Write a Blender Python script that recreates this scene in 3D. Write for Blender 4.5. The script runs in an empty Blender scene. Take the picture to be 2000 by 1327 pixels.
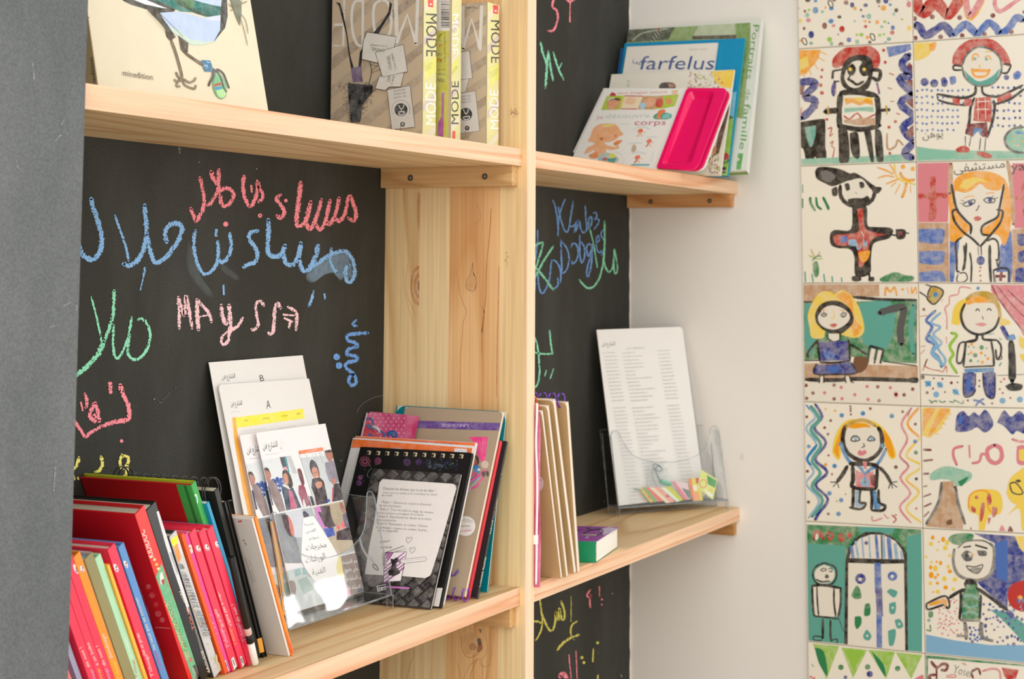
import bpy, bmesh, math, random
from mathutils import Vector, Matrix
from math import sin, cos, radians as rad, pi
random.seed(7)
S = bpy.context.scene
COL = S.collection
# ---------------------------------------------------------------- camera
F_PX, CY = 3440.23, 181.56
CAM = Vector((-2.96158, -1.18017, 0.07773))
FW = Vector((0.897591, 0.429219, 0.100508)); RT = Vector((0.430902, -0.902382, 0.005435)); UP = Vector((-0.09303, -0.038431, 0.994921))
cd = bpy.data.cameras.new('camera'); cam = bpy.data.objects.new('camera', cd); COL.objects.link(cam)
M = Matrix((RT, UP, -FW)).transposed().to_4x4(); M.translation = CAM; cam.matrix_world = M
cd.sensor_fit = 'HORIZONTAL'; cd.sensor_width = 36; cd.lens = F_PX/2000*36; cd.shift_y = (CY-663.5)/2000
cd.clip_start = .05; cd.dof.use_dof = True; cd.dof.focus_distance = 1.95; cd.dof.aperture_fstop = 13
S.camera = cam
S.view_settings.view_transform = 'Standard'; S.view_settings.look = 'None'
S.view_settings.exposure = 0.0; S.view_settings.gamma = 1; S.view_settings.use_curve_mapping = False
# ---------------------------------------------------------------- world, window daylight and added fill
W = bpy.data.worlds.new('world'); S.world = W; W.use_nodes = True
W.node_tree.nodes['Background'].inputs[0].default_value = (1.0, .985, .96, 1)
W.node_tree.nodes['Background'].inputs[1].default_value = 1.17
def area(name, loc, look, sx, sy, power, col=(1, 1, 1)):
    l = bpy.data.lights.new(name, 'AREA'); l.shape = 'RECTANGLE'; l.size = sx; l.size_y = sy; l.energy = power; l.color = col
    o = bpy.data.objects.new(name, l); COL.objects.link(o); o.location = loc
    o.rotation_euler = (Vector(look)-Vector(loc)).to_track_quat('-Z', 'Y').to_euler(); return o
# big window in the tiled wall, then small unseen panes added for the holder reflection
for i in range(2):
    for j in range(3):
        area('window_light', (.02, -1.32-i*.46, -.32+j*.46), (-1, -1.32-i*.46, -.37+j*.46), .42, .42, 1.0, (1.0, .98, .95))
PANES = [(y0, y1, z0, z1) for y0, y1 in ((-.862, -.775), (-.972, -.885)) for z0, z1 in ((-.242, -.186), (-.322, -.260))]
for y0, y1, z0, z1 in PANES: area('added_pane_light', (.02, (y0+y1)/2, (z0+z1)/2), (-1, (y0+y1)/2, (z0+z1)/2), z1-z0, y1-y0, .20, (1.0, .99, .97))  # off-frame panes added and sized for their reflection in the left holder
area('added_fill_light', (-4.6, -1.7, 1.0), (-.6, -.2, -.1), 2.6, 1.8, 60, (1.0, .975, .94))  # added fill for faces turned towards the camera, no known source
# ---------------------------------------------------------------- pixel -> point on a real plane
def ray(x, y): return FW + RT*((x-1000)/F_PX) - UP*((y-CY)/F_PX)
def hit(x, y, P0, N):
    d = ray(x, y); return CAM + d*((P0-CAM).dot(N)/d.dot(N))
def lin(c):
    f = lambda v: ((v/255+.055)/1.055)**2.4 if v > 10.3 else v/255/12.92
    return (f(c[0]), f(c[1]), f(c[2]), 1)
# ---------------------------------------------------------------- materials
MC = {}
def nodes(name):
    m = bpy.data.materials.new(name); m.use_nodes = True; nt = m.node_tree; return m, nt, nt.nodes, nt.links, nt.nodes['Principled BSDF']
def mat(col, rough=.5, noise=.06, scale=30, spec=.35, name='surface', bump=0, bscale=200):
    k = (tuple(col), rough, noise, scale, spec, bump)
    if k in MC: return MC[k]
    m, nt, N, L, B = nodes(name); c = lin(col)
    t = N.new('ShaderNodeTexCoord'); n = N.new('ShaderNodeTexNoise'); n.inputs['Scale'].default_value = scale; n.inputs['Detail'].default_value = 4
    L.new(t.outputs['Object'], n.inputs['Vector'])
    x = N.new('ShaderNodeMixRGB'); x.inputs[1].default_value = [v*(1-noise) for v in c[:3]]+[1]; x.inputs[2].default_value = [min(1, v*(1+noise)) for v in c[:3]]+[1]
    L.new(n.outputs['Fac'], x.inputs[0]); L.new(x.outputs[0], B.inputs['Base Color'])
    B.inputs['Roughness'].default_value = rough; B.inputs['Specular IOR Level'].default_value = spec
    if bump:
        n2 = N.new('ShaderNodeTexNoise'); n2.inputs['Scale'].default_value = bscale; n2.inputs['Detail'].default_value = 3; L.new(t.outputs['Object'], n2.inputs['Vector'])
        b = N.new('ShaderNodeBump'); b.inputs['Strength'].default_value = bump; b.inputs['Distance'].default_value = .002
        L.new(n2.outputs['Fac'], b.inputs['Height']); L.new(b.outputs[0], B.inputs['Normal'])
    MC[k] = m; return m
def math_node(N, L, op, a, b=None):
    n = N.new('ShaderNodeMath'); n.operation = op
    for i, v in enumerate((a, b)):
        if v is None: continue
        if isinstance(v, (int, float)): n.inputs[i].default_value = v
        else: L.new(v, n.inputs[i])
    return n.outputs[0]
def wood(axis, light, dark, seed=0, across=9, along=.7, rings=13, contrast=1.0, fine=260, rough=.55):
    """pine: contour lines of a stretched noise field make the rings, a finer one the pores"""
    m, nt, N, L, B = nodes('pine_wood')
    t = N.new('ShaderNodeTexCoord'); mp = N.new('ShaderNodeMapping'); L.new(t.outputs['Object'], mp.inputs[0])
    sc = [across]*3; sc[axis] = along; mp.inputs['Scale'].default_value = sc; mp.inputs['Location'].default_value = (seed*3.1, seed*1.7, seed*2.3)
    n = N.new('ShaderNodeTexNoise'); n.inputs['Scale'].default_value = 1; n.inputs['Detail'].default_value = 1.2; n.inputs['Roughness'].default_value = .35; L.new(mp.outputs[0], n.inputs['Vector'])
    v = math_node(N, L, 'MULTIPLY', n.outputs['Fac'], rings); v = math_node(N, L, 'FRACT', v)
    r = N.new('ShaderNodeValToRGB'); e = r.color_ramp.elements
    mid = [(a+b)/2 for a, b in zip(lin(light), lin(dark))]
    e[0].position = 0; e[0].color = lin(light); e[1].position = 1; e[1].color = lin(light)
    k = e.new(.62); k.color = [a*(1-.5*contrast)+b*.5*contrast for a, b in zip(lin(light), mid)]
    k = e.new(.86); k.color = [a*(1-contrast)+b*contrast for a, b in zip(lin(light), lin(dark))]
    L.new(v, r.inputs[0])
    mp2 = N.new('ShaderNodeMapping'); L.new(t.outputs['Object'], mp2.inputs[0]); s2 = [fine]*3; s2[axis] = 5; mp2.inputs['Scale'].default_value = s2
    n2 = N.new('ShaderNodeTexNoise'); n2.inputs['Scale'].default_value = 1; n2.inputs['Detail'].default_value = 2; L.new(mp2.outputs[0], n2.inputs['Vector'])
    mr = N.new('ShaderNodeMapRange'); mr.inputs[1].default_value = .3; mr.inputs[2].default_value = .7; mr.inputs[3].default_value = .86; mr.inputs[4].default_value = 1.06; L.new(n2.outputs['Fac'], mr.inputs[0])
    x = N.new('ShaderNodeVectorMath'); x.operation = 'SCALE'; L.new(r.outputs[0], x.inputs[0]); L.new(mr.outputs[0], x.inputs['Scale'])
    L.new(x.outputs[0], B.inputs['Base Color']); B.inputs['Roughness'].default_value = rough; B.inputs['Specular IOR Level'].default_value = .3
    b = N.new('ShaderNodeBump'); b.inputs['Strength'].default_value = .12; b.inputs['Distance'].default_value = .001; L.new(n2.outputs['Fac'], b.inputs['Height']); L.new(b.outputs[0], B.inputs['Normal'])
    return m
def print_mat(name, rough, spec, wash, paper=(1, 1, 1), coat=0):
    """colour attribute = the printed or painted colour; alpha = how thin the wash is"""
    m, nt, N, L, B = nodes(name)
    a = N.new('ShaderNodeVertexColor'); a.layer_name = 'Col'
    t = N.new('ShaderNodeTexCoord'); n = N.new('ShaderNodeTexNoise'); n.inputs['Scale'].default_value = 90; n.inputs['Detail'].default_value = 5; n.inputs['Roughness'].default_value = .65; L.new(t.outputs['Object'], n.inputs['Vector'])
    r = N.new('ShaderNodeMapRange'); r.inputs[1].default_value = .38; r.inputs[2].default_value = .68; r.inputs[3].default_value = 0; r.inputs[4].default_value = wash; L.new(n.outputs['Fac'], r.inputs[0])
    f = math_node(N, L, 'MULTIPLY', r.outputs[0], a.outputs['Alpha'])
    x = N.new('ShaderNodeMixRGB'); L.new(f, x.inputs[0]); L.new(a.outputs['Color'], x.inputs[1]); x.inputs[2].default_value = (*paper, 1)
    L.new(x.outputs[0], B.inputs['Base Color']); B.inputs['Roughness'].default_value = rough; B.inputs['Specular IOR Level'].default_value = spec
    B.inputs['Coat Weight'].default_value = coat; B.inputs['Coat Roughness'].default_value = .1
    return m
def chalk_mat():
    m, nt, N, L, B = nodes('chalk'); out = N['Material Output']
    a = N.new('ShaderNodeVertexColor'); a.layer_name = 'Col'; L.new(a.outputs['Color'], B.inputs['Base Color']); B.inputs['Roughness'].default_value = .95; B.inputs['Specular IOR Level'].default_value = .05
    t = N.new('ShaderNodeTexCoord'); uv = N.new('ShaderNodeUVMap'); uv.uv_map = 'UV'; sp = N.new('ShaderNodeSeparateXYZ'); L.new(uv.outputs[0], sp.inputs[0])
    n = N.new('ShaderNodeTexNoise'); n.inputs['Scale'].default_value = 420; n.inputs['Detail'].default_value = 3; L.new(t.outputs['Object'], n.inputs['Vector'])
    n2 = N.new('ShaderNodeTexNoise'); n2.inputs['Scale'].default_value = 90; n2.inputs['Detail'].default_value = 2; L.new(t.outputs['Object'], n2.inputs['Vector'])
    ed = math_node(N, L, 'ABSOLUTE', sp.outputs['Y']); ed = math_node(N, L, 'POWER', ed, 3.0); ed = math_node(N, L, 'MULTIPLY', ed, .30)
    v = math_node(N, L, 'SUBTRACT', n.outputs['Fac'], ed); v2 = math_node(N, L, 'MULTIPLY', n2.outputs['Fac'], .35); v = math_node(N, L, 'ADD', v, v2)
    th = math_node(N, L, 'MULTIPLY', a.outputs['Alpha'], .30); th = math_node(N, L, 'SUBTRACT', .80, th)
    mr = N.new('ShaderNodeMapRange'); L.new(v, mr.inputs[0]); L.new(th, mr.inputs[1]); th2 = math_node(N, L, 'ADD', th, .09); L.new(th2, mr.inputs[2])
    tr = N.new('ShaderNodeBsdfTransparent'); mx = N.new('ShaderNodeMixShader'); L.new(mr.outputs[0], mx.inputs[0]); L.new(tr.outputs[0], mx.inputs[1]); L.new(B.outputs[0], mx.inputs[2]); L.new(mx.outputs[0], out.inputs[0])
    return m
def smudge_mat():
    m, nt, N, L, B = nodes('chalk_smudge'); out = N['Material Output']; a = N.new('ShaderNodeVertexColor'); a.layer_name = 'Col'; L.new(a.outputs['Color'], B.inputs['Base Color']); B.inputs['Roughness'].default_value = .95
    t = N.new('ShaderNodeTexCoord'); n = N.new('ShaderNodeTexNoise'); n.inputs['Scale'].default_value = 120; n.inputs['Detail'].default_value = 6; L.new(t.outputs['Object'], n.inputs[0])
    v = math_node(N, L, 'MULTIPLY', n.outputs['Fac'], 1.8); f = math_node(N, L, 'MULTIPLY', v, a.outputs['Alpha'])
    tr = N.new('ShaderNodeBsdfTransparent'); mx = N.new('ShaderNodeMixShader'); L.new(f, mx.inputs[0]); L.new(tr.outputs[0], mx.inputs[1]); L.new(B.outputs[0], mx.inputs[2]); L.new(mx.outputs[0], out.inputs[0]); return m
def acrylic(tint=(.988, .992, .992), base=.0):
    m, nt, N, L, B = nodes('clear_acrylic'); out = N['Material Output']; N.remove(B)
    tr = N.new('ShaderNodeBsdfTransparent'); tr.inputs[0].default_value = (*tint, 1)
    gl = N.new('ShaderNodeBsdfGlossy'); gl.inputs['Roughness'].default_value = .03
    tc = N.new('ShaderNodeTexCoord'); no = N.new('ShaderNodeTexNoise'); no.inputs['Scale'].default_value = 14; L.new(tc.outputs['Object'], no.inputs[0])
    bp = N.new('ShaderNodeBump'); bp.inputs['Strength'].default_value = .04; bp.inputs['Distance'].default_value = .01; L.new(no.outputs['Fac'], bp.inputs['Height']); L.new(bp.outputs[0], gl.inputs['Normal'])
    fr = N.new('ShaderNodeLayerWeight'); fr.inputs[0].default_value = .5; f = math_node(N, L, 'POWER', fr.outputs['Facing'], 4.0); f = math_node(N, L, 'MULTIPLY', f, .6); f = math_node(N, L, 'ADD', f, .04+base)
    mx = N.new('ShaderNodeMixShader'); L.new(f, mx.inputs[0]); L.new(tr.outputs[0], mx.inputs[1]); L.new(gl.outputs[0], mx.inputs[2]); L.new(mx.outputs[0], out.inputs[0]); return m
def acrylic_edge(col=(176, 184, 188), a=.42):
    m, nt, N, L, B = nodes('acrylic_edge'); out = N['Material Output']; B.inputs['Base Color'].default_value = lin(col); B.inputs['Roughness'].default_value = .15
    tc = N.new('ShaderNodeTexCoord'); no = N.new('ShaderNodeTexNoise'); no.inputs['Scale'].default_value = 60; L.new(tc.outputs['Object'], no.inputs[0])
    f = math_node(N, L, 'MULTIPLY', no.outputs['Fac'], a*2); tr = N.new('ShaderNodeBsdfTransparent'); mx = N.new('ShaderNodeMixShader')
    L.new(f, mx.inputs[0]); L.new(tr.outputs[0], mx.inputs[1]); L.new(B.outputs[0], mx.inputs[2]); L.new(mx.outputs[0], out.inputs[0]); return m
def board_mat(col=(50, 50, 44), dust=(96, 97, 95), amount=.35, seed=0, rough=.75):
    m, nt, N, L, B = nodes('blackboard_paint'); t = N.new('ShaderNodeTexCoord')
    mp = N.new('ShaderNodeMapping'); mp.inputs['Location'].default_value = (seed, seed*2, 0); mp.inputs['Scale'].default_value = (1, 1, .45); L.new(t.outputs['Object'], mp.inputs[0])
    a = N.new('ShaderNodeTexNoise'); a.inputs['Scale'].default_value = 7; a.inputs['Detail'].default_value = 8; a.inputs['Roughness'].default_value = .62; L.new(mp.outputs[0], a.inputs[0])
    b = N.new('ShaderNodeTexNoise'); b.inputs['Scale'].default_value = 480; b.inputs['Detail'].default_value = 2; L.new(t.outputs['Object'], b.inputs[0])
    r = N.new('ShaderNodeMapRange'); r.inputs[1].default_value = .45; r.inputs[2].default_value = .85; r.inputs[3].default_value = 0; r.inputs[4].default_value = amount; L.new(a.outputs['Fac'], r.inputs[0])
    g = N.new('ShaderNodeMapRange'); g.inputs[1].default_value = .3; g.inputs[2].default_value = .7; g.inputs[3].default_value = .82; g.inputs[4].default_value = 1.22; L.new(b.outputs['Fac'], g.inputs[0])
    x = N.new('ShaderNodeMixRGB'); L.new(r.outputs[0], x.inputs[0]); x.inputs[1].default_value = lin(col); x.inputs[2].default_value = lin(dust)
    s = N.new('ShaderNodeVectorMath'); s.operation = 'SCALE'; L.new(x.outputs[0], s.inputs[0]); L.new(g.outputs[0], s.inputs['Scale']); L.new(s.outputs[0], B.inputs['Base Color'])
    B.inputs['Roughness'].default_value = rough; B.inputs['Specular IOR Level'].default_value = .25
    bp = N.new('ShaderNodeBump'); bp.inputs['Strength'].default_value = .25; bp.inputs['Distance'].default_value = .0012
    c = N.new('ShaderNodeTexNoise'); c.inputs['Scale'].default_value = 60; c.inputs['Detail'].default_value = 4; L.new(t.outputs['Object'], c.inputs[0]); L.new(c.outputs['Fac'], bp.inputs['Height']); L.new(bp.outputs[0], B.inputs['Normal'])
    return m
PRINT = print_mat('printed_ink', .45, .35, .14); GLAZE = print_mat('glaze_paint', .22, .5, .42, (.80, .72, .58)); CHALK = chalk_mat(); SMUDGE = smudge_mat(); ACR = acrylic(); ACE = acrylic_edge()
PAPER = (236, 234, 230)
# ---------------------------------------------------------------- object helpers
def link(name, verts, faces, m, parent=None, smooth=False, base=None):
    me = bpy.data.meshes.new(name); b = Vector(base) if base is not None else (parent_base(parent) if parent else Vector((0, 0, 0)))
    me.from_pydata([tuple(Vector(v)-b) for v in verts], [], faces); me.update()
    o = bpy.data.objects.new(name, me); COL.objects.link(o)
    if m: me.materials.append(m)
    if parent: o.parent = parent
    else: o.location = b
    if smooth:
        for p in me.polygons: p.use_smooth = True
    BASE[o.name] = b
    return o
BASE = {}
def parent_base(p): return BASE[p.name]
def empty(name, loc, label=None, cat=None, group=None, kind=None):
    o = bpy.data.objects.new(name, None); o.empty_display_size = .02; COL.objects.link(o); o.location = loc; BASE[o.name] = Vector(loc); return tag(o, label, cat, group, kind)
def tag(o, label=None, cat=None, group=None, kind=None):
    for k, v in (('label', label), ('category', cat), ('group', group), ('kind', kind)):
        if v: o[k] = v
    return o
def bm_link(name, bm, m, parent=None, smooth=False, base=None):
    bm.normal_update(); v = [x.co.copy() for x in bm.verts]; bm.verts.index_update(); f = [[x.index for x in q.verts] for q in bm.faces]; bm.free()
    return link(name, v, f, m, parent, smooth, base)
def box_bm(O, U, V, Wd, bev=0):
    """box from corner O with edge vectors U,V,Wd"""
    bm = bmesh.new(); add_box(bm, O, U, V, Wd)
    if bev: bmesh.ops.bevel(bm, geom=bm.edges[:], offset=bev, segments=2, affect='EDGES', profile=.6)
    return bm
def add_box(bm, O, U, V, Wd):
    O = Vector(O); U = Vector(U); V = Vector(V); Wd = Vector(Wd)
    vs = [bm.verts.new(O+U*i+V*j+Wd*k) for k in (0, 1) for j in (0, 1) for i in (0, 1)]
    fs = [(0, 1, 3, 2), (4, 6, 7, 5), (0, 4, 5, 1), (2, 3, 7, 6), (0, 2, 6, 4), (1, 5, 7, 3)]
    n = [bm.faces.new([vs[i] for i in f]) for f in fs]
    if U.cross(V).dot(Wd) < 0:
        for f in n: f.normal_flip()
        for f in n: f.normal_update()
    # faces above are wound so normals point out when (U,V,W) is right-handed after this flip
    for f in n: f.normal_flip()
    return n
def axbox(x0, x1, y0, y1, z0, z1, bev=0): return box_bm((x0, y0, z0), (x1-x0, 0, 0), (0, y1-y0, 0), (0, 0, z1-z0), bev)
def prism_bm(pts, N, t):
    """solid from a planar outline (world points), extruded by -N*t"""
    bm = bmesh.new(); a = [bm.verts.new(p) for p in pts]; b = [bm.verts.new(Vector(p)-Vector(N)*t) for p in pts]; n = len(pts)
    bm.faces.new(a); bm.faces.new(b[::-1])
    for i in range(n): bm.faces.new((a[i], b[i], b[(i+1) % n], a[(i+1) % n]))
    bmesh.ops.recalc_face_normals(bm, faces=bm.faces[:]); return bm
def tube_bm(pts, r, n=6, bm=None, taper=None, closed=False):
    bm = bm or bmesh.new(); pts = [Vector(p) for p in pts]; rings = []
    for i, p in enumerate(pts):
        a = pts[max(i-1, 0)]; b = pts[min(i+1, len(pts)-1)]; t = (b-a).normalized()
        s = Vector((0, 0, 1)) if abs(t.z) < .9 else Vector((1, 0, 0)); x = t.cross(s).normalized(); y = t.cross(x)
        rr = r*(taper[i] if taper else 1); rings.append([bm.verts.new(p+x*cos(2*pi*k/n)*rr+y*sin(2*pi*k/n)*rr) for k in range(n)])
    for i in range(len(rings)-1):
        for k in range(n): bm.faces.new((rings[i][k], rings[i][(k+1) % n], rings[i+1][(k+1) % n], rings[i+1][k]))
    bm.faces.new(rings[0][::-1]); bm.faces.new(rings[-1]); bmesh.ops.recalc_face_normals(bm, faces=bm.faces[:]); return bm
class Fr:
    """frame of a leaning sheet: O bottom left of the seen face, U to the right, V up along it, N towards the viewer"""
    def __init__(s, p, z):
        x, y, a, L, ro, w, h = p; U = Vector((cos(a), sin(a), 0)); Nh = Vector((sin(a), -cos(a), 0)); V = Vector((0, 0, cos(L)))-Nh*sin(L)
        s.U = U*cos(ro)+V*sin(ro); s.V = V*cos(ro)-U*sin(ro); s.N = s.U.cross(s.V); s.O = Vector((x, y, z)); s.w = w; s.h = h
    def rest(s, t, z):
        """slide up its own plane until the lowest corner of the t thick body stands on z"""
        lo = min((s.O+s.U*u-s.N*n).z for u in (0, s.w) for n in (0, t)); d = (z+.0003-lo)/s.V.z; s.O += s.V*d; s.h -= d; return s
    def at(s, u, v, n=0): return s.O+s.U*u+s.V*v+s.N*n
def rounded(fr, w, h, r, corners='1111', u0=0, v0=0, n=0, seg=5):
    pts = []
    for i, (cx, cy, a0) in enumerate(((w-r, h-r, 0), (r, h-r, 90), (r, r, 180), (w-r, r, 270))):
        if corners[i] == '1' and r > 0:
            for k in range(seg+1): a = rad(a0+90*k/seg); pts.append(fr.at(u0+cx+r*cos(a), v0+cy+r*sin(a), n))
        else: pts.append(fr.at(u0+(w, 0, 0, w)[i], v0+(h, h, 0, 0)[i], n))
    return pts
def book(name, p, z, t, cover, label, cat='book', group=None, spine='R', hard=True, pages=(226, 218, 200), r=0, corners='1111', spine_col=None, rough=.4, back=None, u_in=.003):
    """closed book: two boards, a spine and a page block set back between them"""
    fr = Fr(p, z).rest(t, z); c = .0022 if hard else .0005; e = empty(name, fr.O, label, cat, group); w, h = fr.w, fr.h
    if r:
        link_prism('front_cover', rounded(fr, w, h, r, corners), fr.N, c, mat(cover, rough), e)
        link_prism('back_cover', rounded(fr, w, h, r, corners, n=-t+c), fr.N, c, mat(back or cover, rough), e)
    else:
        bm_link('front_cover', box_bm(fr.at(0, 0, 0), fr.U*w, fr.V*h, -fr.N*c, .0004), mat(cover, rough), e)
        bm_link('back_cover', box_bm(fr.at(0, 0, -t+c), fr.U*w, fr.V*h, -fr.N*c, .0004), mat(back or cover, rough), e)
    g = u_in if hard else .0003
    if t-2*c > .0004:
        u0 = .0015 if spine == 'L' else g; u1 = w-(.0015 if spine == 'R' else g)
        bm_link('pages', box_bm(fr.at(u0, g, -c-.0001), fr.U*(u1-u0), fr.V*(h-2*g), -fr.N*(t-2*c-.0002)), mat(pages, .8, .12, 300), e)
        if spine in 'LR':
            s0 = w-.0012 if spine == 'R' else -.0004
            bm_link('spine', box_bm(fr.at(s0, 0, 0), fr.U*.0016, fr.V*h, -fr.N*t, .0004), mat(spine_col or cover, rough), e)
    fr.t = t; FRS[e.name] = fr; return e, fr
FRS = {}
def link_prism(name, pts, N, t, m, parent, smooth=False, base=None): return bm_link(name, prism_bm(pts, N, t), m, parent, smooth, base)
def sheet(name, p, z, label, cat, col=PAPER, zr=None, t=.0006, r=0, corners='1111', group=None, rough=.6, curl=0.0):
    fr = Fr(p, z).rest(t, zr or z); bm = prism_bm(rounded(fr, fr.w, fr.h, r, corners) if r else rounded(fr, fr.w, fr.h, 0, '0000'), fr.N, t)
    o = bm_link(name, bm, mat(col, rough, .02), None, base=fr.O); tag(o, label, cat, group); return o, fr
# ---------------------------------------------------------------- flat print, paint and chalk laid on real surfaces
PAL = dict(K=(28, 24, 22), N=(30, 48, 135), B=(72, 108, 180), L=(130, 175, 205), C=(35, 130, 190), R=(190, 45, 35), O=(240, 160, 25), Y=(238, 205, 80),
           G=(45, 130, 80), g=(135, 190, 165), P=(218, 130, 138), M=(120, 32, 42), W=(120, 85, 60), E=(120, 116, 112), H=(190, 148, 112), w=(232, 224, 208), y=(190, 150, 30), T=(95, 165, 150), S=(90, 90, 88), l=(150, 195, 70))
def catmull(p, n=4):
    if len(p) < 3: return list(p)
    q = [p[0]]+list(p)+[p[-1]]; out = []
    for i in range(1, len(q)-2):
        a, b, c, d = q[i-1:i+3]
        for k in range(n):
            t = k/n; out.append(tuple(.5*((2*b[j])+(c[j]-a[j])*t+(2*a[j]-5*b[j]+4*c[j]-d[j])*t*t+(3*b[j]-a[j]-3*c[j]+d[j])*t**3) for j in (0, 1)))
    out.append(tuple(p[-1])); return out
def clip_poly(P, C):
    def area2(q): return sum(q[i][0]*q[(i+1) % len(q)][1]-q[(i+1) % len(q)][0]*q[i][1] for i in range(len(q)))
    if area2(C) < 0: C = C[::-1]
    for i in range(len(C)):
        a, b = C[i], C[(i+1) % len(C)]; f = lambda p: (b[0]-a[0])*(p[1]-a[1])-(b[1]-a[1])*(p[0]-a[0]); out = []
        for j in range(len(P)):
            p, q = P[j], P[(j+1) % len(P)]; fp, fq = f(p), f(q)
            if fp >= 0: out.append(p)
            if fp*fq < 0: t = fp/(fp-fq); out.append((p[0]+(q[0]-p[0])*t, p[1]+(q[1]-p[1])*t))
        P = out
        if len(P) < 3: return []
    return P
GL = {}
def glyphs(s):
    if s not in GL:
        c = bpy.data.curves.new('t', 'FONT'); c.body = s; c.resolution_u = 2; o = bpy.data.objects.new('t', c); COL.objects.link(o)
        me = o.evaluated_get(bpy.context.evaluated_depsgraph_get()).to_mesh(); v = [(a.co.x, a.co.y) for a in me.vertices]; f = [tuple(p.vertices) for p in me.polygons]
        bpy.data.objects.remove(o); bpy.data.curves.remove(c); GL[s] = (v, f)
    return GL[s]
AR = {}
for b, f, n in (('ا', 0xFE8D, 2), ('ب', 0xFE8F, 4), ('ة', 0xFE93, 2), ('ت', 0xFE95, 4), ('ج', 0xFE9D, 4), ('ح', 0xFEA1, 4), ('خ', 0xFEA5, 4), ('د', 0xFEA9, 2), ('ر', 0xFEAD, 2), ('س', 0xFEB1, 4), ('ش', 0xFEB5, 4), ('ص', 0xFEB9, 4), ('ع', 0xFEC9, 4), ('ف', 0xFED1, 4), ('ق', 0xFED5, 4), ('ل', 0xFEDD, 4), ('م', 0xFEE1, 4), ('ن', 0xFEE5, 4), ('ه', 0xFEE9, 4), ('و', 0xFEED, 2), ('ى', 0xFEEF, 2), ('ي', 0xFEF1, 4), ('إ', 0xFE87, 2)): AR[b] = (f, n)
def arabic(s):
    """joined letter forms, laid out left to right for the font engine"""
    out = []
    for i, ch in enumerate(s):
        if ch not in AR: out.append(ch); continue
        f, n = AR[ch]; pv = i > 0 and s[i-1] in AR and AR[s[i-1]][1] == 4; nx = n == 4 and i+1 < len(s) and s[i+1] in AR
        out.append(chr(f+(3 if pv and nx else 2 if nx else 1 if pv else 0)))
    r = out[::-1]; k = 0                                            # digits keep their own order
    while k < len(r):
        j = k
        while j < len(r) and r[j].isdigit(): j += 1
        r[k:j] = r[k:j][::-1]; k = max(j, k+1)
    return ''.join(r)
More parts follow.
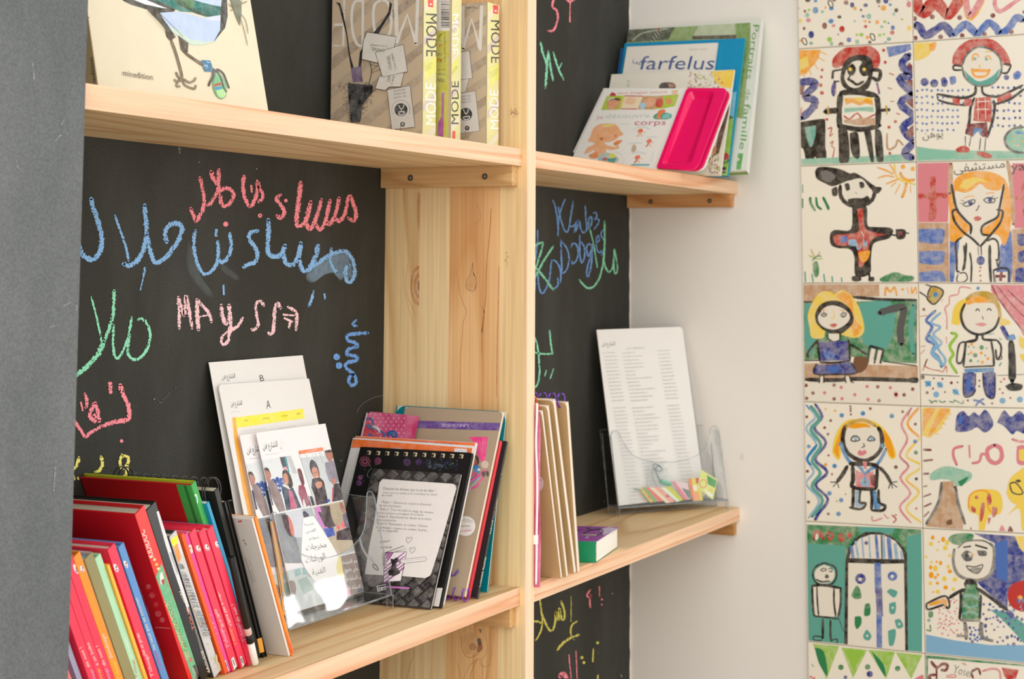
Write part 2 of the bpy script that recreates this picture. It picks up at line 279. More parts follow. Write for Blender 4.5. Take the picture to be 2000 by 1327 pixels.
class Ink:
    def __init__(s, P0, N, T=(0, 0, 1), lift=1.5e-4, eps=6e-6, wob=0):
        s.P0 = Vector(P0); s.N = Vector(N).normalized(); s.T = T; s.v = []; s.f = []; s.c = []; s.uv = []; s.k = 0; s.lift = lift; s.eps = eps; s.clip = None; s.wob = wob
    def add(s, px, col, al, uv=None):
        if s.clip:
            px = clip_poly(px, s.clip); uv = None
            if len(px) < 3: return
        b = len(s.v); n = len(px)
        if n < 3: return
        for i, (x, y) in enumerate(px):
            s.v.append(hit(x, y, s.P0, s.N)+s.N*(s.lift+s.k*s.eps)); s.c.append((*col[:3], al)); s.uv.append(uv[i] if uv else (0, 0))
        s.f.append(tuple(range(b, b+n)))
    def pp(s, x, y): return (s.T[0]+x/s.T[2], s.T[1]+y/s.T[2])
    def poly(s, pts, col, al=1):
        if col == 'K': al = min(al, .4)
        s.add([s.pp(*p) for p in pts], lin(PAL.get(col, col)), al); s.k += 1
    def blob(s, pts, col, al=1): s.poly(catmull(list(pts)+[pts[0]], 4)[:-1], col, al)
    def dot(s, x, y, r, col, al=1, ry=None, n=9, rot=0):
        ry = ry or r; s.add([s.pp(x+r*cos(2*pi*i/n)*cos(rot)-ry*sin(2*pi*i/n)*sin(rot), y+r*cos(2*pi*i/n)*sin(rot)+ry*sin(2*pi*i/n)*cos(rot)) for i in range(n)], lin(PAL.get(col, col)), al)
    def stroke(s, pts, w, col, al=1, smooth=True, ends=.6):
        if col == 'K': al = min(al, .4)
        c = lin(PAL.get(col, col)); p = [s.pp(*q) for q in (catmull(pts) if smooth else pts)]; h = w/2/s.T[2]; n = len(p); L = []; R = []; U = []; acc = 0
        for i in range(n):
            a = p[max(i-1, 0)]; b = p[min(i+1, n-1)]; dx, dy = b[0]-a[0], b[1]-a[1]; l = math.hypot(dx, dy) or 1; k = h*(ends if i in (0, n-1) else 1)*(1+s.wob*(random.random()-.5))
            L.append((p[i][0]+dy/l*k, p[i][1]-dx/l*k)); R.append((p[i][0]-dy/l*k, p[i][1]+dx/l*k))
            if i: acc += math.hypot(p[i][0]-p[i-1][0], p[i][1]-p[i-1][1])
            U.append(acc)
        for i in range(n-1): s.add([L[i], L[i+1], R[i+1], R[i]], c, al, [(U[i], -1), (U[i+1], -1), (U[i+1], 1), (U[i], 1)])
        if n > 2 and h > 1.2:
            for q in (p[0], p[-1]): s.add([(q[0]+h*ends*cos(2*pi*i/7), q[1]+h*ends*sin(2*pi*i/7)) for i in range(7)], c, al)
        s.k += 1
    def text(s, t, ax, ay, bx, by, h, col, up=None, al=1, ar=False):
        t = arabic(t) if ar else t; v, f = glyphs(t)
        if not v: return
        x0 = min(a[0] for a in v); x1 = max(a[0] for a in v); A = s.pp(ax, ay); B = s.pp(bx, by); dx, dy = B[0]-A[0], B[1]-A[1]; l = math.hypot(dx, dy)
        H = h/s.T[2]/.72; ux, uy = (dy/l, -dx/l) if up is None else (up[0]/math.hypot(*up), up[1]/math.hypot(*up)); c = lin(PAL.get(col, col)); b = len(s.v)
        for x, y in v:
            k = (x-x0)/(x1-x0); s.v.append(hit(A[0]+dx*k+ux*y*H, A[1]+dy*k+uy*y*H, s.P0, s.N)+s.N*(s.lift+s.k*s.eps)); s.c.append((*c[:3], al)); s.uv.append((0, 0))
        if s.clip:
            P2 = [(A[0]+dx*(x-x0)/(x1-x0)+ux*y*H, A[1]+dy*(x-x0)/(x1-x0)+uy*y*H) for x, y in v]; del s.v[b:], s.c[b:], s.uv[b:]
            for q in f: s.add([P2[i] for i in q], c, al)
        else: s.f += [tuple(i+b for i in q) for q in f]
        s.k += 1
    def draw(s, txt):
        """s w col x,y..=brush stroke   z=straight stroke   f col=filled   b col=soft blob   d r col=dots"""
        for ln in txt.strip().split('\n'):
            q = ln.split()
            if not q: continue
            op = q[0]; al = 1
            if op[-1] == '!': op = op[:-1]; al = 0
            if op in 'szd': w = float(q[1]); col = q[2]; P = q[3:]
            else: col = q[1]; P = q[2:]
            P = [tuple(float(v) for v in a.split(',')) for a in P]
            if op == 's': s.stroke(P, w, col, al)
            elif op == 'z': s.stroke(P, w, col, al, False, 1)
            elif op == 'f': s.poly(P, col, al)
            elif op == 'b': s.blob(P, col, al)
            elif op == 'd':
                for a in P: s.dot(*a, w, col, al)
                s.k += 1
    def lines(s, x, y, dx, dy, sx, sy, n, w, col, wid=(.7, 1), seg=None):
        """rows of unreadably small print as broken dashes: n rows from x,y running dx,dy, each next one at +sx,+sy"""
        for i in range(n):
            L = random.uniform(*wid); t = 0; X = x+sx*i; Y = y+sy*i
            while t < L:
                e = min(L, t+random.uniform(.06, .16)); s.stroke([(X+dx*t, Y+dy*t), (X+dx*e, Y+dy*e)], w*random.uniform(.7, 1.1), col, 1, False, 1); t = e+.025
    def build(s, name, parent, m=None, kind=None, label=None):
        me = bpy.data.meshes.new(name); b = parent_base(parent); me.from_pydata([tuple(v-b) for v in s.v], [], s.f); me.materials.append(m or PRINT)
        a = me.color_attributes.new('Col', 'FLOAT_COLOR', 'POINT')
        for i, c in enumerate(s.c): a.data[i].color = c
        u = me.uv_layers.new(name='UV')
        for lp in me.loops: u.data[lp.index].uv = s.uv[lp.vertex_index]
        me.update(); o = bpy.data.objects.new(name, me); COL.objects.link(o); o.parent = parent; BASE[o.name] = b
        if kind: o['kind'] = kind
        if label: o['label'] = label
        return o
def topx(v): d = v-CAM; z = d.dot(FW); return (1000+F_PX*d.dot(RT)/z, CY-F_PX*d.dot(UP)/z)
def ink_on(fr, T, n=0):
    k = Ink(fr.at(0, 0, n), fr.N, T); g = .0004; k.clip = [topx(fr.at(a, b, n)) for a, b in ((g, g), (fr.w-g, g), (fr.w-g, fr.h-g), (g, fr.h-g))]; return k
LOGO = 'الشارع فن'
# ================================================================ THE SETTING
XU0, XU1, D = -.8874, -.8624, .203
ZT, ZL, ZR, TH = .2358, -.3231, -.3263, .0222
ZF = -1.25
wb = link('wall_back', [(-2.6, 0, ZF), (0.004, 0, ZF), (.004, 0, 1.5), (-2.6, 0, 1.5), (-2.6, .08, ZF), (.004, .08, ZF), (.004, .08, 1.5), (-2.6, .08, 1.5)],
          [(0, 1, 2, 3), (5, 4, 7, 6), (0, 4, 5, 1), (3, 2, 6, 7), (0, 3, 7, 4), (1, 5, 6, 2)], board_mat(), base=(0, 0, 0)); tag(wb, 'matt black chalkboard wall covered in coloured chalk writing', kind='structure')
wr = bm_link('wall_right', axbox(.0004, .16, -.752, .08, ZF, 1.5), mat((233, 228, 220), .7, .025, 5, .2, bump=.15, bscale=40), base=(0, 0, 0)); tag(wr, 'white plastered side wall with hand painted tiles', kind='structure')
wl = bm_link('wall_left', axbox(-2.6, -1.777, -.214, -.001, ZF, 1.5, .003), board_mat((92, 96, 97), (140, 142, 141), .5, 3, .55), base=(-2, 0, 0)); tag(wl, 'black painted wall end, window light put into its grey colour, with chalky scuffs', kind='structure')  # same blackboard paint, lightened: stronger window light put into the colour
fl = bm_link('floor', axbox(-3.6, .16, -4.0, .08, ZF-.05, ZF), mat((214, 200, 182), .5, .06, 3), base=(0, 0, 0)); tag(fl, kind='structure')
# rough plaster fringe where the black paint meets the white wall
pv = []; z = ZF
rg = random.Random(3); zz = [ZF+i*.012 for i in range(int(2.7/.012))]
for i, z in enumerate(zz): pv.append(Vector((-.0002-.0035*rg.random(), -.0006, z)))
bm = bmesh.new(); prev = None
for p in pv:
    a = bm.verts.new(p); b = bm.verts.new((.0004, -.0006, p.z))
    if prev: bm.faces.new((prev[0], prev[1], b, a))
    prev = (a, b)
bm_link('paint_edge', bm, mat((235, 231, 224), .8, .03), wb)
wn = empty('added_pane_frame', Vector((.01, -.875, -.25)), 'unseen white bars added around the panes that shape the holder reflection', kind='structure')  # unseen frame put in around the added reflection panes
for y0, y1, z0, z1 in ((-1.0, -.752, -.346, -.322), (-1.0, -.752, -.186, -.16), (-1.0, -.752, -.260, -.242), (-.775, -.752, -.322, -.186), (-.885, -.862, -.322, -.186), (-1.0, -.972, -.322, -.186)): bm_link('added_pane_bar', axbox(.0, .05, y0, y1, z0, z1, .002), mat((236, 234, 228), .4, .02), wn)
# ---- chalk writing
ck = Ink((0, 0, 0), (0, -1, 0), lift=4e-4, eps=4e-6, wob=.25)
CP, CPP, CB, CG, CYE, CW = (252, 150, 160), (246, 204, 208), (142, 188, 234), (150, 226, 188), (246, 236, 130), (190, 200, 200)
A5 = (130, 300, 3.1746); A6 = (130, 560, 3.1746)
def ch(T, col, w, data, al=1):
    ck.T = T; f = 1.14 if T in (A5, A6) else 1.05
    for st in data.strip().split('|'):
        P = []; ww = w
        for a in st.split():
            if a[0] == 'w': ww = float(a[1:]); continue
            P.append(tuple(float(v) for v in a.split(',')))
        ww *= f
        if len(P) == 1: ck.dot(*P[0], ww*.55, col, al); ck.k += 1
        else: ck.stroke(P, ww, col, al)
ch(A5, CP, 26, '''825,150 838,200 850,280 845,340 820,390 800,418 785,385 768,340|w30 893,112 912,160 935,190 945,240|943,100 940,180 935,230 915,270 895,305 872,320|940,235 985,215 1025,235 1032,270 1010,310 975,328 955,300 950,260
|1098,140 1092,200 1100,260 1120,310 1135,330 1165,290 1180,230 1183,170 1195,220 1210,240 1212,280 1190,300|1143,195 1148,243|1325,255 1300,280 1320,310 1345,350 1345,380 1325,400 1303,385|w18 1358,292
|w30 1450,178 1442,260 1430,350 1425,430 1440,450 1475,430 1495,370 1512,300|1480,430 1505,468 1530,440 1555,370 1580,285|1545,440 1570,472 1600,430 1620,350 1632,290|1610,425 1630,440 1655,400 1680,320 1688,275|1660,400 1690,420 1725,370 1750,262 1780,320 1793,380 1780,418 1745,400|w22 1198,385|w26 985,438''')
ch(A5, CB, 32, '''150,280 165,340 195,430 215,520 210,590 185,640 150,658 105,635 78,590 68,540 70,495|w18 298,385 320,450 350,530 370,600 382,665|482,320 488,400 495,500 480,580 460,630 420,680 385,695 350,685|495,500 510,580 530,650 555,678 600,655 650,600 700,520 715,460 690,435 645,438 615,470 612,520 618,550
|w26 485,705 475,760|w16 475,760 455,850|w24 798,475 785,540 795,630 820,710 850,748 890,735 930,680 938,600 935,545|w24 935,650 965,675 1000,640 1018,580 1010,495|w30 925,468 926,515|w22 970,812 973,878
|w28 1185,480 1140,490 1130,530 1165,580 1182,630 1165,675 1120,690 1095,705|1248,410 1250,480 1245,560 1250,620 1290,640 1330,625 1352,570|1340,625 1360,680 1400,690 1435,640 1450,555|1440,650 1460,722 1500,718 1540,640 1558,570|w22 1640,590 1632,650 1650,710 1678,742|w26 1500,715 1560,680 1620,635 1690,608 1735,612 1770,660 1786,720 1778,775 1750,798 1728,770 1730,715 1750,695
|w20 1530,855 1520,900 1500,945|w22 1597,868 1600,905''')
sm = Ink((0, 0, 0), (0, -1, 0), A5, lift=2e-4)
def smudge(P, col, al):
    c = (sum(a for a, b in P)/len(P), sum(b for a, b in P)/len(P))
    for q in (1.12, 1.0, .86, .7): sm.blob([(c[0]+(a-c[0])*q, c[1]+(b-c[1])*q) for a, b in P], col, al)
smudge([(1510, 785), (1500, 745), (1560, 675), (1640, 630), (1720, 615), (1745, 660), (1722, 745), (1690, 780), (1660, 740), (1600, 750), (1545, 790)], (150, 176, 196), .30)
smudge([(1640, 700), (1700, 630), (1765, 690), (1770, 770), (1720, 760)], (150, 176, 196), .20)
smudge([(760, 560), (800, 640), (830, 760), (900, 860), (880, 880), (800, 800), (750, 700)], (130, 140, 140), .12); smudge([(960, 680), (1060, 760), (1040, 780), (960, 720)], (130, 140, 140), .10)
sm.build('chalk_smudge', wb, SMUDGE)
ch(A5, CPP, 21, '''690,890 695,980 697,1085|690,890 712,960 727,1010 737,880 755,960 775,1085|w26 815,1095 808,1000 805,905|808,905 840,945 880,990 895,1045|815,1012 880,1002|w26 957,940 965,1010 990,1058 1010,1000 1005,940|w30 1008,1000 1015,1070 1000,1110|965,1130 957,1168 975,1185 1000,1160 1008,1110 1060,1070 1090,1020|965,1130 1000,1100
|1220,945 1200,914 1172,940 1177,1010 1186,1060 1165,1093 1145,1090|w25 1325,960 1305,930 1287,970 1285,1040 1280,1100 1265,1118 1250,1112|1370,952 1410,975 1425,1000 1420,1095|w30 1388,1035 1376,1085|1338,1000 1410,1005|1345,1020 1400,1045''')
ch(A6, CG, 24, '''292,25 290,120 275,220 230,340|w32 230,340 190,420 130,490 80,530 40,562|w15 150,65 180,180 205,290 215,350|w18 290,240 285,340 295,430 320,440 355,380 385,290 400,190|w20 390,300 375,400 400,445 440,450 490,400 515,320 505,250 470,200 440,205''')
ch(A6, CP, 30, '''w44 268,592 271,665|330,610 350,670 380,740 385,800 370,828 300,840 215,865|w22 215,865 140,910 115,932 90,900 60,855 38,825|175,722 148,770 140,800 165,830 200,835|w26 175,722 190,775 200,835|w30 165,790 185,820|w22 110,665 125,720 115,750|w20 85,715 98,772|w18 338,958''')
ch(A6, CYE, 20, '''340,1042 328,1090 345,1130 375,1100 380,1060 345,1050|w24 375,1100 365,1160 345,1208|w22 210,1055 220,1100 200,1140 175,1150|w22 72,1060 60,1110 30,1140|w18 40,1170 48,1200|w18 68,1180 70,1200''')
ch(A6, (120, 168, 232), 24, '''w16 1795,207 1770,235 1798,245|1865,288 1800,292 1742,302 1740,335 1785,348 1800,372 1748,388 1737,420 1790,432 1795,458 1737,472 1728,500 1760,530 1788,560 1790,598 1765,613 1748,590 1755,558 1778,545|w34 1672,436|w34 1686,490''')
ch(A6, (95, 100, 98), 12, '540,690 580,720 600,690|590,720 640,650|650,650 680,620', .55)
Z7 = (1020, 360, 5.527)
ch(Z7, (120, 160, 215), 21, '''325,170 350,240 370,340 382,450 380,560|382,450 400,320 430,230 460,160|385,240 400,330 440,470 470,515 495,490 520,340 545,185|500,455 550,450 600,390 585,480 555,520 568,465 610,400 625,470 650,520 690,495 682,380 675,232|700,490 742,430 742,355 715,372 712,460|w18 760,312 792,308 800,350 775,382 815,375 822,412 768,490
|410,600 415,700 420,850 430,960 480,910 500,800 480,700 415,610|520,680 545,638 582,660 600,740 580,820 542,860 530,830|615,550 615,650 620,780 640,850 668,780 665,680 622,612|745,655 705,650 690,700 712,780 745,700|750,650 748,770 735,900 705,1000 690,970 700,890 738,770|w18 790,640 828,600 820,552 792,600 800,700 830,740 855,715|w18 882,500 852,512 850,560 885,620 880,700 850,768
|160,490 160,600 150,720 130,850 92,960|165,920 170,1080 205,1180 250,1130 290,1020 310,840 345,825 390,880 410,950 410,1060|380,1010 380,1090 340,1130|w14 110,850 130,1000 135,1140''')
ch(Z7, (140, 214, 176), 24, '''85,700 150,655 215,630 205,700 160,850 120,960 85,1030|w28 330,672 250,790 180,910 85,1100|w28 85,830 160,920 240,1020 330,1140|885,400 885,550 880,750 860,900 820,1030 760,1110 700,1120 650,1080 612,1032|w18 725,480 760,620 790,800 805,900|w20 880,830 900,910 935,950 970,900 985,780 990,702|w18 985,780 985,900 997,970 1022,930 1015,830 990,702''')
Z3 = (1020, 0, 3.0167)
ch(Z3, CP, 15, '187,-20 175,40 200,62 205,120 182,178 150,182|250,-12 280,10 310,-12|280,0 278,132'); ch(Z3, CG, 14, '105,250 120,320 140,380 133,520|150,300 142,420 133,520|150,300 165,400 178,475|180,310 205,390 240,470|230,370 212,410'); ch(Z3, (225, 225, 222), 12, '62,795 60,818')
Z4 = (1020, 600, 2.2886)
ch(Z4, CG, 9, '120,105 125,160 133,210|133,210 60,205 36,170 50,136 65,170 72,230 75,300 62,353 34,360|106,282 98,310|138,275 122,322')
Z5 = (1020, 1080, 4.545)
ch(Z5, (222, 214, 110), 17, '''150,400 165,520 175,600 165,680 140,740 115,778|w22 160,520 200,620 240,690 270,680 290,600 290,520 300,560 320,600 325,490 345,590 368,585 370,520 340,430|40,550 62,600 40,690|w22 62,610 130,612 175,630|w14 430,385 428,618|485,608 440,640 425,690 430,742|w24 500,730 430,755 360,800 307,865|w22 665,800|w24 628,848 621,972|w24 525,932|w22 543,976|w26 670,1085 665,1130''')
ch(Z5, CP, 17, '600,330 570,382 600,398 603,370 595,430 600,488|680,300 683,390|w15 703,415|w12 702,462|w20 408,905 430,1130|472,872 482,1130|w50 330,1100 362,1075 395,1130|w26 65,975 95,1130'); ch(Z5, (120, 205, 200), 15, '40,945 60,1030 78,1130'); ch(Z5, (175, 178, 175), 16, '668,880 668,890|870,1080 878,1108', .7)
ck.T = (0, 0, 1)
for x, y in ((388, 317), (352, 291), (500, 330), (640, 310), (665, 900), (300, 780), (560, 700), (1180, 980), (1195, 1160), (1120, 1250)): ck.dot(x, y, 1.2, (170, 175, 172), 1)
ck.stroke([(348, 288), (350, 300)], 2, (215, 215, 210))
ck.build('chalk_writing', wb, CHALK, label='blue, pink, green and yellow Arabic and Latin names written in chalk')
# faint scrawls on the grey wall end
cw = Ink((-1.8, -.214, 0), (0, -1, 0), lift=4e-4, wob=.3)
for P in ('118,245 124,236', '108,275 120,262 135,258', '119,600 140,590', '148,596 149,610', '96,640 112,634', '104,1310 106,1327', '62,120 66,160', '30,300 34,330', '108,900 104,960'): cw.stroke([tuple(float(v) for v in a.split(',')) for a in P.split()], 3.5, (165, 168, 168), .62)
cw.build('chalk_scuffs', wl, CHALK)
# small blemish on the white wall
bl = Ink((0.0004, 0, 0), (-1, 0, 0), lift=1e-4); bl.blob([(1444, 890), (1450, 886), (1454, 893), (1449, 900), (1445, 897)], (222, 215, 204)); bl.build('paint_blemish', wr)
# ================================================================ hand painted tiles on the side wall
XT = -.0055
NT = Vector((-1, 0, 0))
def wallpt(x, y): return hit(x, y, Vector((XT, 0, 0)), NT)
TC = [[(1555.5, -137), (1778, -160)], [(1559, 95.8), (1783, 82)], [(1563, 324.8), (1789, 316.8)], [(1567, 553.7), (1793, 553)], [(1570, 785.3), (1797.5, 794)], [(1573.5, 1018.7), (1802, 1032.5)], [(1577, 1254), (1806, 1277.4)], [(1580, 1492), (1810, 1520)]]
TR = [-187, 67, 311.8, 554.6, 798, 1043, 1297, 1545]
glz = mat((238, 230, 213), .14, .03, 6, .5)
grid = []
for r, row in enumerate(TC):
    a, b = wallpt(*row[0]), wallpt(*row[1]); q = wallpt(2004, TR[r]); d = (q-b); d *= .2/abs(d.y); grid.append([a, b, b+d])
gp = [grid[0][0], grid[0][2], grid[7][2], grid[7][0]]; gc = sum(gp, Vector())/4
bm_link('grout', prism_bm([v+(gc-v).normalized()*.001+Vector((.0022, 0, 0)) for v in (gp[0], grid[3][0], gp[3], gp[2], gp[1])], NT, .0028), mat((112, 98, 78), .9, .15, 200), wr)
def tile(r, c, label, T, data, base=None):
    g = .0005; p = [grid[r+1][c], grid[r+1][c+1], grid[r][c+1], grid[r][c]]; cen = sum(p, Vector())/4
    q = [v+(cen-v).normalized()*g*1.4 for v in p]; bm = prism_bm(q, NT, .0055)
    fe = [e for e in bm.edges if all(abs(v.co.x-XT) < 1e-5 for v in e.verts)]; bmesh.ops.bevel(bm, geom=fe, offset=.0012, segments=2, affect='EDGES')
    o = bm_link('tile', bm, glz, wr); o['label'] = label
    k = Ink((XT, 0, 0), NT, T, lift=1e-4, eps=5e-6, wob=.22)
    C = [topx(v+(cen-v).normalized()*.0022) for v in q]
    k.clip = C
    if callable(data): data(k)
    else: k.draw(data)
    k.build('painting', o, GLAZE)
def spots(k, rng, n, x0, y0, x1, y1, cols, r0, r1, al=1):
    pts = []
    t = 0
    while len(pts) < n and t < 4000:
        t += 1; x, y, r = rng.uniform(x0, x1), rng.uniform(y0, y1), rng.uniform(r0, r1)
        if all(math.hypot(x-a, y-b) > r+c+3 for a, b, c in pts): pts.append((x, y, r)); k.dot(x, y, r, rng.choice(cols), al, ry=r*rng.uniform(.8, 1.35))
    k.k += 1
T1 = (1540, 0, 4.0217); T2 = (1540, 310, 4.348); T3 = (1540, 545, 4.348); T4 = (1540, 780, 4.348); T5 = (1540, 1020, 4.3217)
def t00(k):
    spots(k, random.Random(5), 150, 80, -560, 965, 370, ['K', 'B', 'C', 'l', 'O', 'P', 'R', 'g', 'T', 'Y', 'M', 'N', 'l', 'g', 'O'], 8, 23)
    for x, y in ((330, 30), (660, 290), (125, 325)): k.stroke([(x-18, y-25), (x+8, y-20), (x+20, y+15), (x+5, y+28), (x-15, y+5), (x-18, y-25)], 8, 'K'); 
tile(0, 0, 'tile painted all over with small multicoloured dots', T1, t00)
tile(0, 1, 'tile with a thick red zigzag above a blue wavy band', T1, '''s 95 R 1000,-60 1010,30 1060,100 1130,20 1160,-60
s 90 R 1130,-60 1200,60 1260,110 1330,20 1370,-70
s 50 O 1390,-60 1400,70 1430,140 1500,40 1530,-60
s 46 P 1390,-60 1405,60 1430,120 1500,20 1540,-60
s 34 P 1640,-60 1620,30 1660,90 1760,30 1850,-40
s 62 N 985,200 1030,210 1075,280 1150,240 1220,200 1275,260 1290,275
s 58 B 1290,275 1350,220 1390,190 1450,240 1480,270 1530,220 1580,180 1640,230 1660,275 1740,210 1790,140 1850,160
d 20 M 990,145 1130,132 1345,138 1605,122 1195,290 1365,280 1540,270 1750,250 995,300
d 14 M 1850,95''')
tile(1, 0, 'tile with a black figure in a red beret, a sun and blue zigzags', T1, '''f O 78,395 250,392 240,450 210,500 180,530 140,580 78,600
s 12 O 240,400 300,430
s 12 O 230,450 285,480
s 12 O 200,500 235,545
s 12 O 160,540 180,590
s 12 O 120,570 125,610
f Y 78,470 150,440 160,520 78,560
d 12 R 265,550 258,605 222,845 302,938
d 16 R 252,670 262,730
s 10 R 310,1015 340,1005 325,1070 350,1050
s 9 R 325,1130 350,1110 340,1150 360,1170 345,1250
s 60 N 78,650 190,640 200,680 130,760 210,790 180,860 100,930
f M 85,680 130,670 110,750 82,740
f P 85,860 110,840 100,910 82,920
b K 90,960 180,945 270,935 290,960 290,1150 298,1200 290,1290 230,1295 210,1230 180,1298 145,1295 120,1180 95,1140
f T 128,1000 215,985 215,1060 185,1155 165,1150 140,1080
f g 95,1250 960,1210 985,1225 985,1275 95,1300
b R 345,520 350,460 420,390 500,358 620,355 700,400 722,470 705,530 660,540 560,470 480,480 400,530 365,535
b K 430,500 480,450 560,430 640,450 665,520 655,620 620,700 540,720 450,700 410,640 415,560
b w 450,560 500,490 570,480 590,560 625,600 600,650 540,690 480,680 440,620
b K 460,540 500,500 530,540 510,590 470,585
b K 555,530 590,480 640,510 635,580 590,600 560,570
d 15 Y 485,545
d 14 Y 595,545
s 22 K 465,620 500,640 540,665 590,640
s 20 K 490,585 470,620
s 34 K 350,560 345,620
s 24 K 345,560 420,545
s 22 K 355,640 400,640
s 30 K 650,550 715,555 720,600 700,630 660,610
s 30 N 365,650 350,700 355,750
s 10 R 372,660 370,740
s 28 N 695,650 715,740
s 8 R 705,660 712,730
s 46 K 410,730 540,725 690,750
s 44 K 408,740 400,850 400,960 410,1010
s 44 K 695,755 705,850 705,930 700,1000
s 40 K 390,985 500,1010 600,1015 720,985
f Y 440,770 660,765 665,830 610,800 560,820 500,800 450,810
f O 440,775 500,770 560,800 610,775 660,790 665,830 610,810 560,830 500,805 450,825
f g 440,850 665,840 670,880 560,870 440,885
s 12 R 435,910 480,935 540,890 590,935 680,900
f H 435,940 520,940 560,925 680,930 685,985 540,985 440,965
s 44 K 285,878 330,872 390,868
s 40 K 715,868 800,862
s 22 y 310,835 315,905
s 22 y 768,830 775,900
b K 390,1020 440,1000 470,1060 480,1250 440,1280 400,1270 395,1150
b K 480,1050 520,1035 550,1060 560,1230 520,1240 490,1180
b K 590,1020 640,1010 660,1130 670,1250 650,1280
b K 680,1010 725,1030 740,1120 745,1260 700,1270 680,1150
f B 770,370 960,345 965,390 860,430 790,450
s 60 N 950,430 890,510 960,590 870,620 960,720 985,740 880,810 985,920 900,1000 980,1110
s 60 N 985,1120 910,1210 985,1240
f M 950,490 985,530 975,570 930,510
f M 920,640 985,620 985,700
f M 920,800 985,770 985,860
f M 920,1040 980,980 985,1060 950,1090
d 13 R 748,395 760,490 790,1000 840,955
s 14 R 790,575 830,590
s 12 R 780,690 815,700
s 12 R 800,798 832,796
s 12 R 845,890 878,900
s! 14 H 775,1050 780,1170 840,1150 860,1100 900,1140
d 12 R 797,1205''')
tile(1, 1, 'tile with a smiling red-capped figure with open arms on blue dots', T1, lambda k: (
    k.draw('f g 1005,1160 1280,1180 1850,1190 1850,1270 1005,1280\nf! g 1005,1150 1300,1200 1300,1240 1005,1260\nb Y 990,335 1100,330 1120,400 1080,450 990,470\nb O 1105,345 1160,330 1150,390 1110,400'),
    [k.dot(1010+(i % 11)*40+random.uniform(-6, 6), 710+(i//11)*52+random.uniform(-6, 6), 10, 'B') for i in range(74) if not (i % 11 > 8 and i//11 > 2)],
    [k.dot(1600+(i % 6)*44+random.uniform(-6, 6), 690+(i//6)*60+random.uniform(-5, 5), 11, 'N' if i % 3 else 'B') for i in range(36)], setattr(k, 'k', k.k+2),
    k.draw('''d 33 N 1070,645 1145,655
b N 1198,620 1225,605 1250,640 1240,680 1205,675
b B 1265,605 1310,600 1315,650 1275,665
d 22 N 1712,608
b B 1765,580 1800,555 1830,580 1810,620 1770,620
b R 1285,500 1300,420 1370,340 1470,300 1600,310 1690,380 1740,470 1735,520 1690,500 1650,430 1560,375 1480,370 1400,430 1360,520
b w 1370,500 1400,430 1480,375 1560,380 1640,440 1670,520 1650,600 1580,665 1480,670 1400,610
s 18 S 1365,510 1400,430 1480,372 1570,380 1650,440 1675,530 1650,610 1580,668 1470,670 1390,610 1362,520
s 16 K 1360,520 1300,515 1300,548 1360,550
s 16 K 1690,505 1745,510 1720,570 1680,575
b! T 1380,550 1430,600 1500,640 1600,600 1660,540 1620,640 1540,668 1430,650
s 13 O 1445,480 1450,435 1480,425 1495,450
s 13 O 1545,405 1598,405
s 10 O 1540,450 1575,440 1590,470
d 13 T 1465,462 1555,465
s 14 O 1500,505 1505,535
s 20 O 1440,540 1460,595 1510,605 1560,590 1580,545
f O 1440,540 1580,545 1560,570 1460,565
s 22 K 1470,680 1460,740 1360,770 1170,740
s 18 K 1175,785 1250,810 1360,825 1450,820
s 14 K 1165,740 1175,785
s 20 K 1520,680 1535,740 1640,760 1740,720 1840,670
s 20 K 1850,700 1740,780 1620,820
f R 1470,770 1590,760 1600,850 1590,960 1450,950 1460,850
s 22 K 1460,770 1430,850 1420,960 1395,1050
s 22 K 1610,790 1620,850 1600,960 1560,1080
f R 1290,770 1350,775 1345,830 1290,810
f R 1380,780 1440,775 1440,830 1380,830
f R 1640,770 1740,720 1760,760 1640,810
s! 12 w 1480,800 1580,795
s! 12 w 1475,860 1575,858
s! 8 w 1490,770 1490,940
s! 8 w 1545,770 1550,940
f M 1400,975 1560,960 1570,1080 1520,1075 1490,1020 1450,1075 1400,1055
f C 1460,1010 1520,1010 1510,1070 1490,1030 1450,1070
s 15 S 1390,1070 1390,1150
s 15 S 1435,1070 1420,1150
s 15 S 1510,1085 1500,1180
s 15 S 1550,1085 1540,1190
b R 1315,1170 1370,1145 1420,1165 1410,1195 1330,1195
b R 1480,1190 1540,1195 1600,1225 1570,1245 1490,1220
s 8 O 1335,1205 1338,1220
s 8 O 1380,1205 1382,1220
b g 1710,1060 1780,1010 1850,1030 1850,1180 1780,1190 1720,1140
s 20 S 1850,1000 1770,1010 1705,1070 1710,1140 1770,1190 1850,1200
d 8 O 1770,1070 1765,1110 1805,1145 1840,1110
b C 1770,1040 1810,1030 1850,1050 1800,1055'''), k.text('يوهن', 1055, 1090, 1215, 1075, 60, 'K', ar=True)))
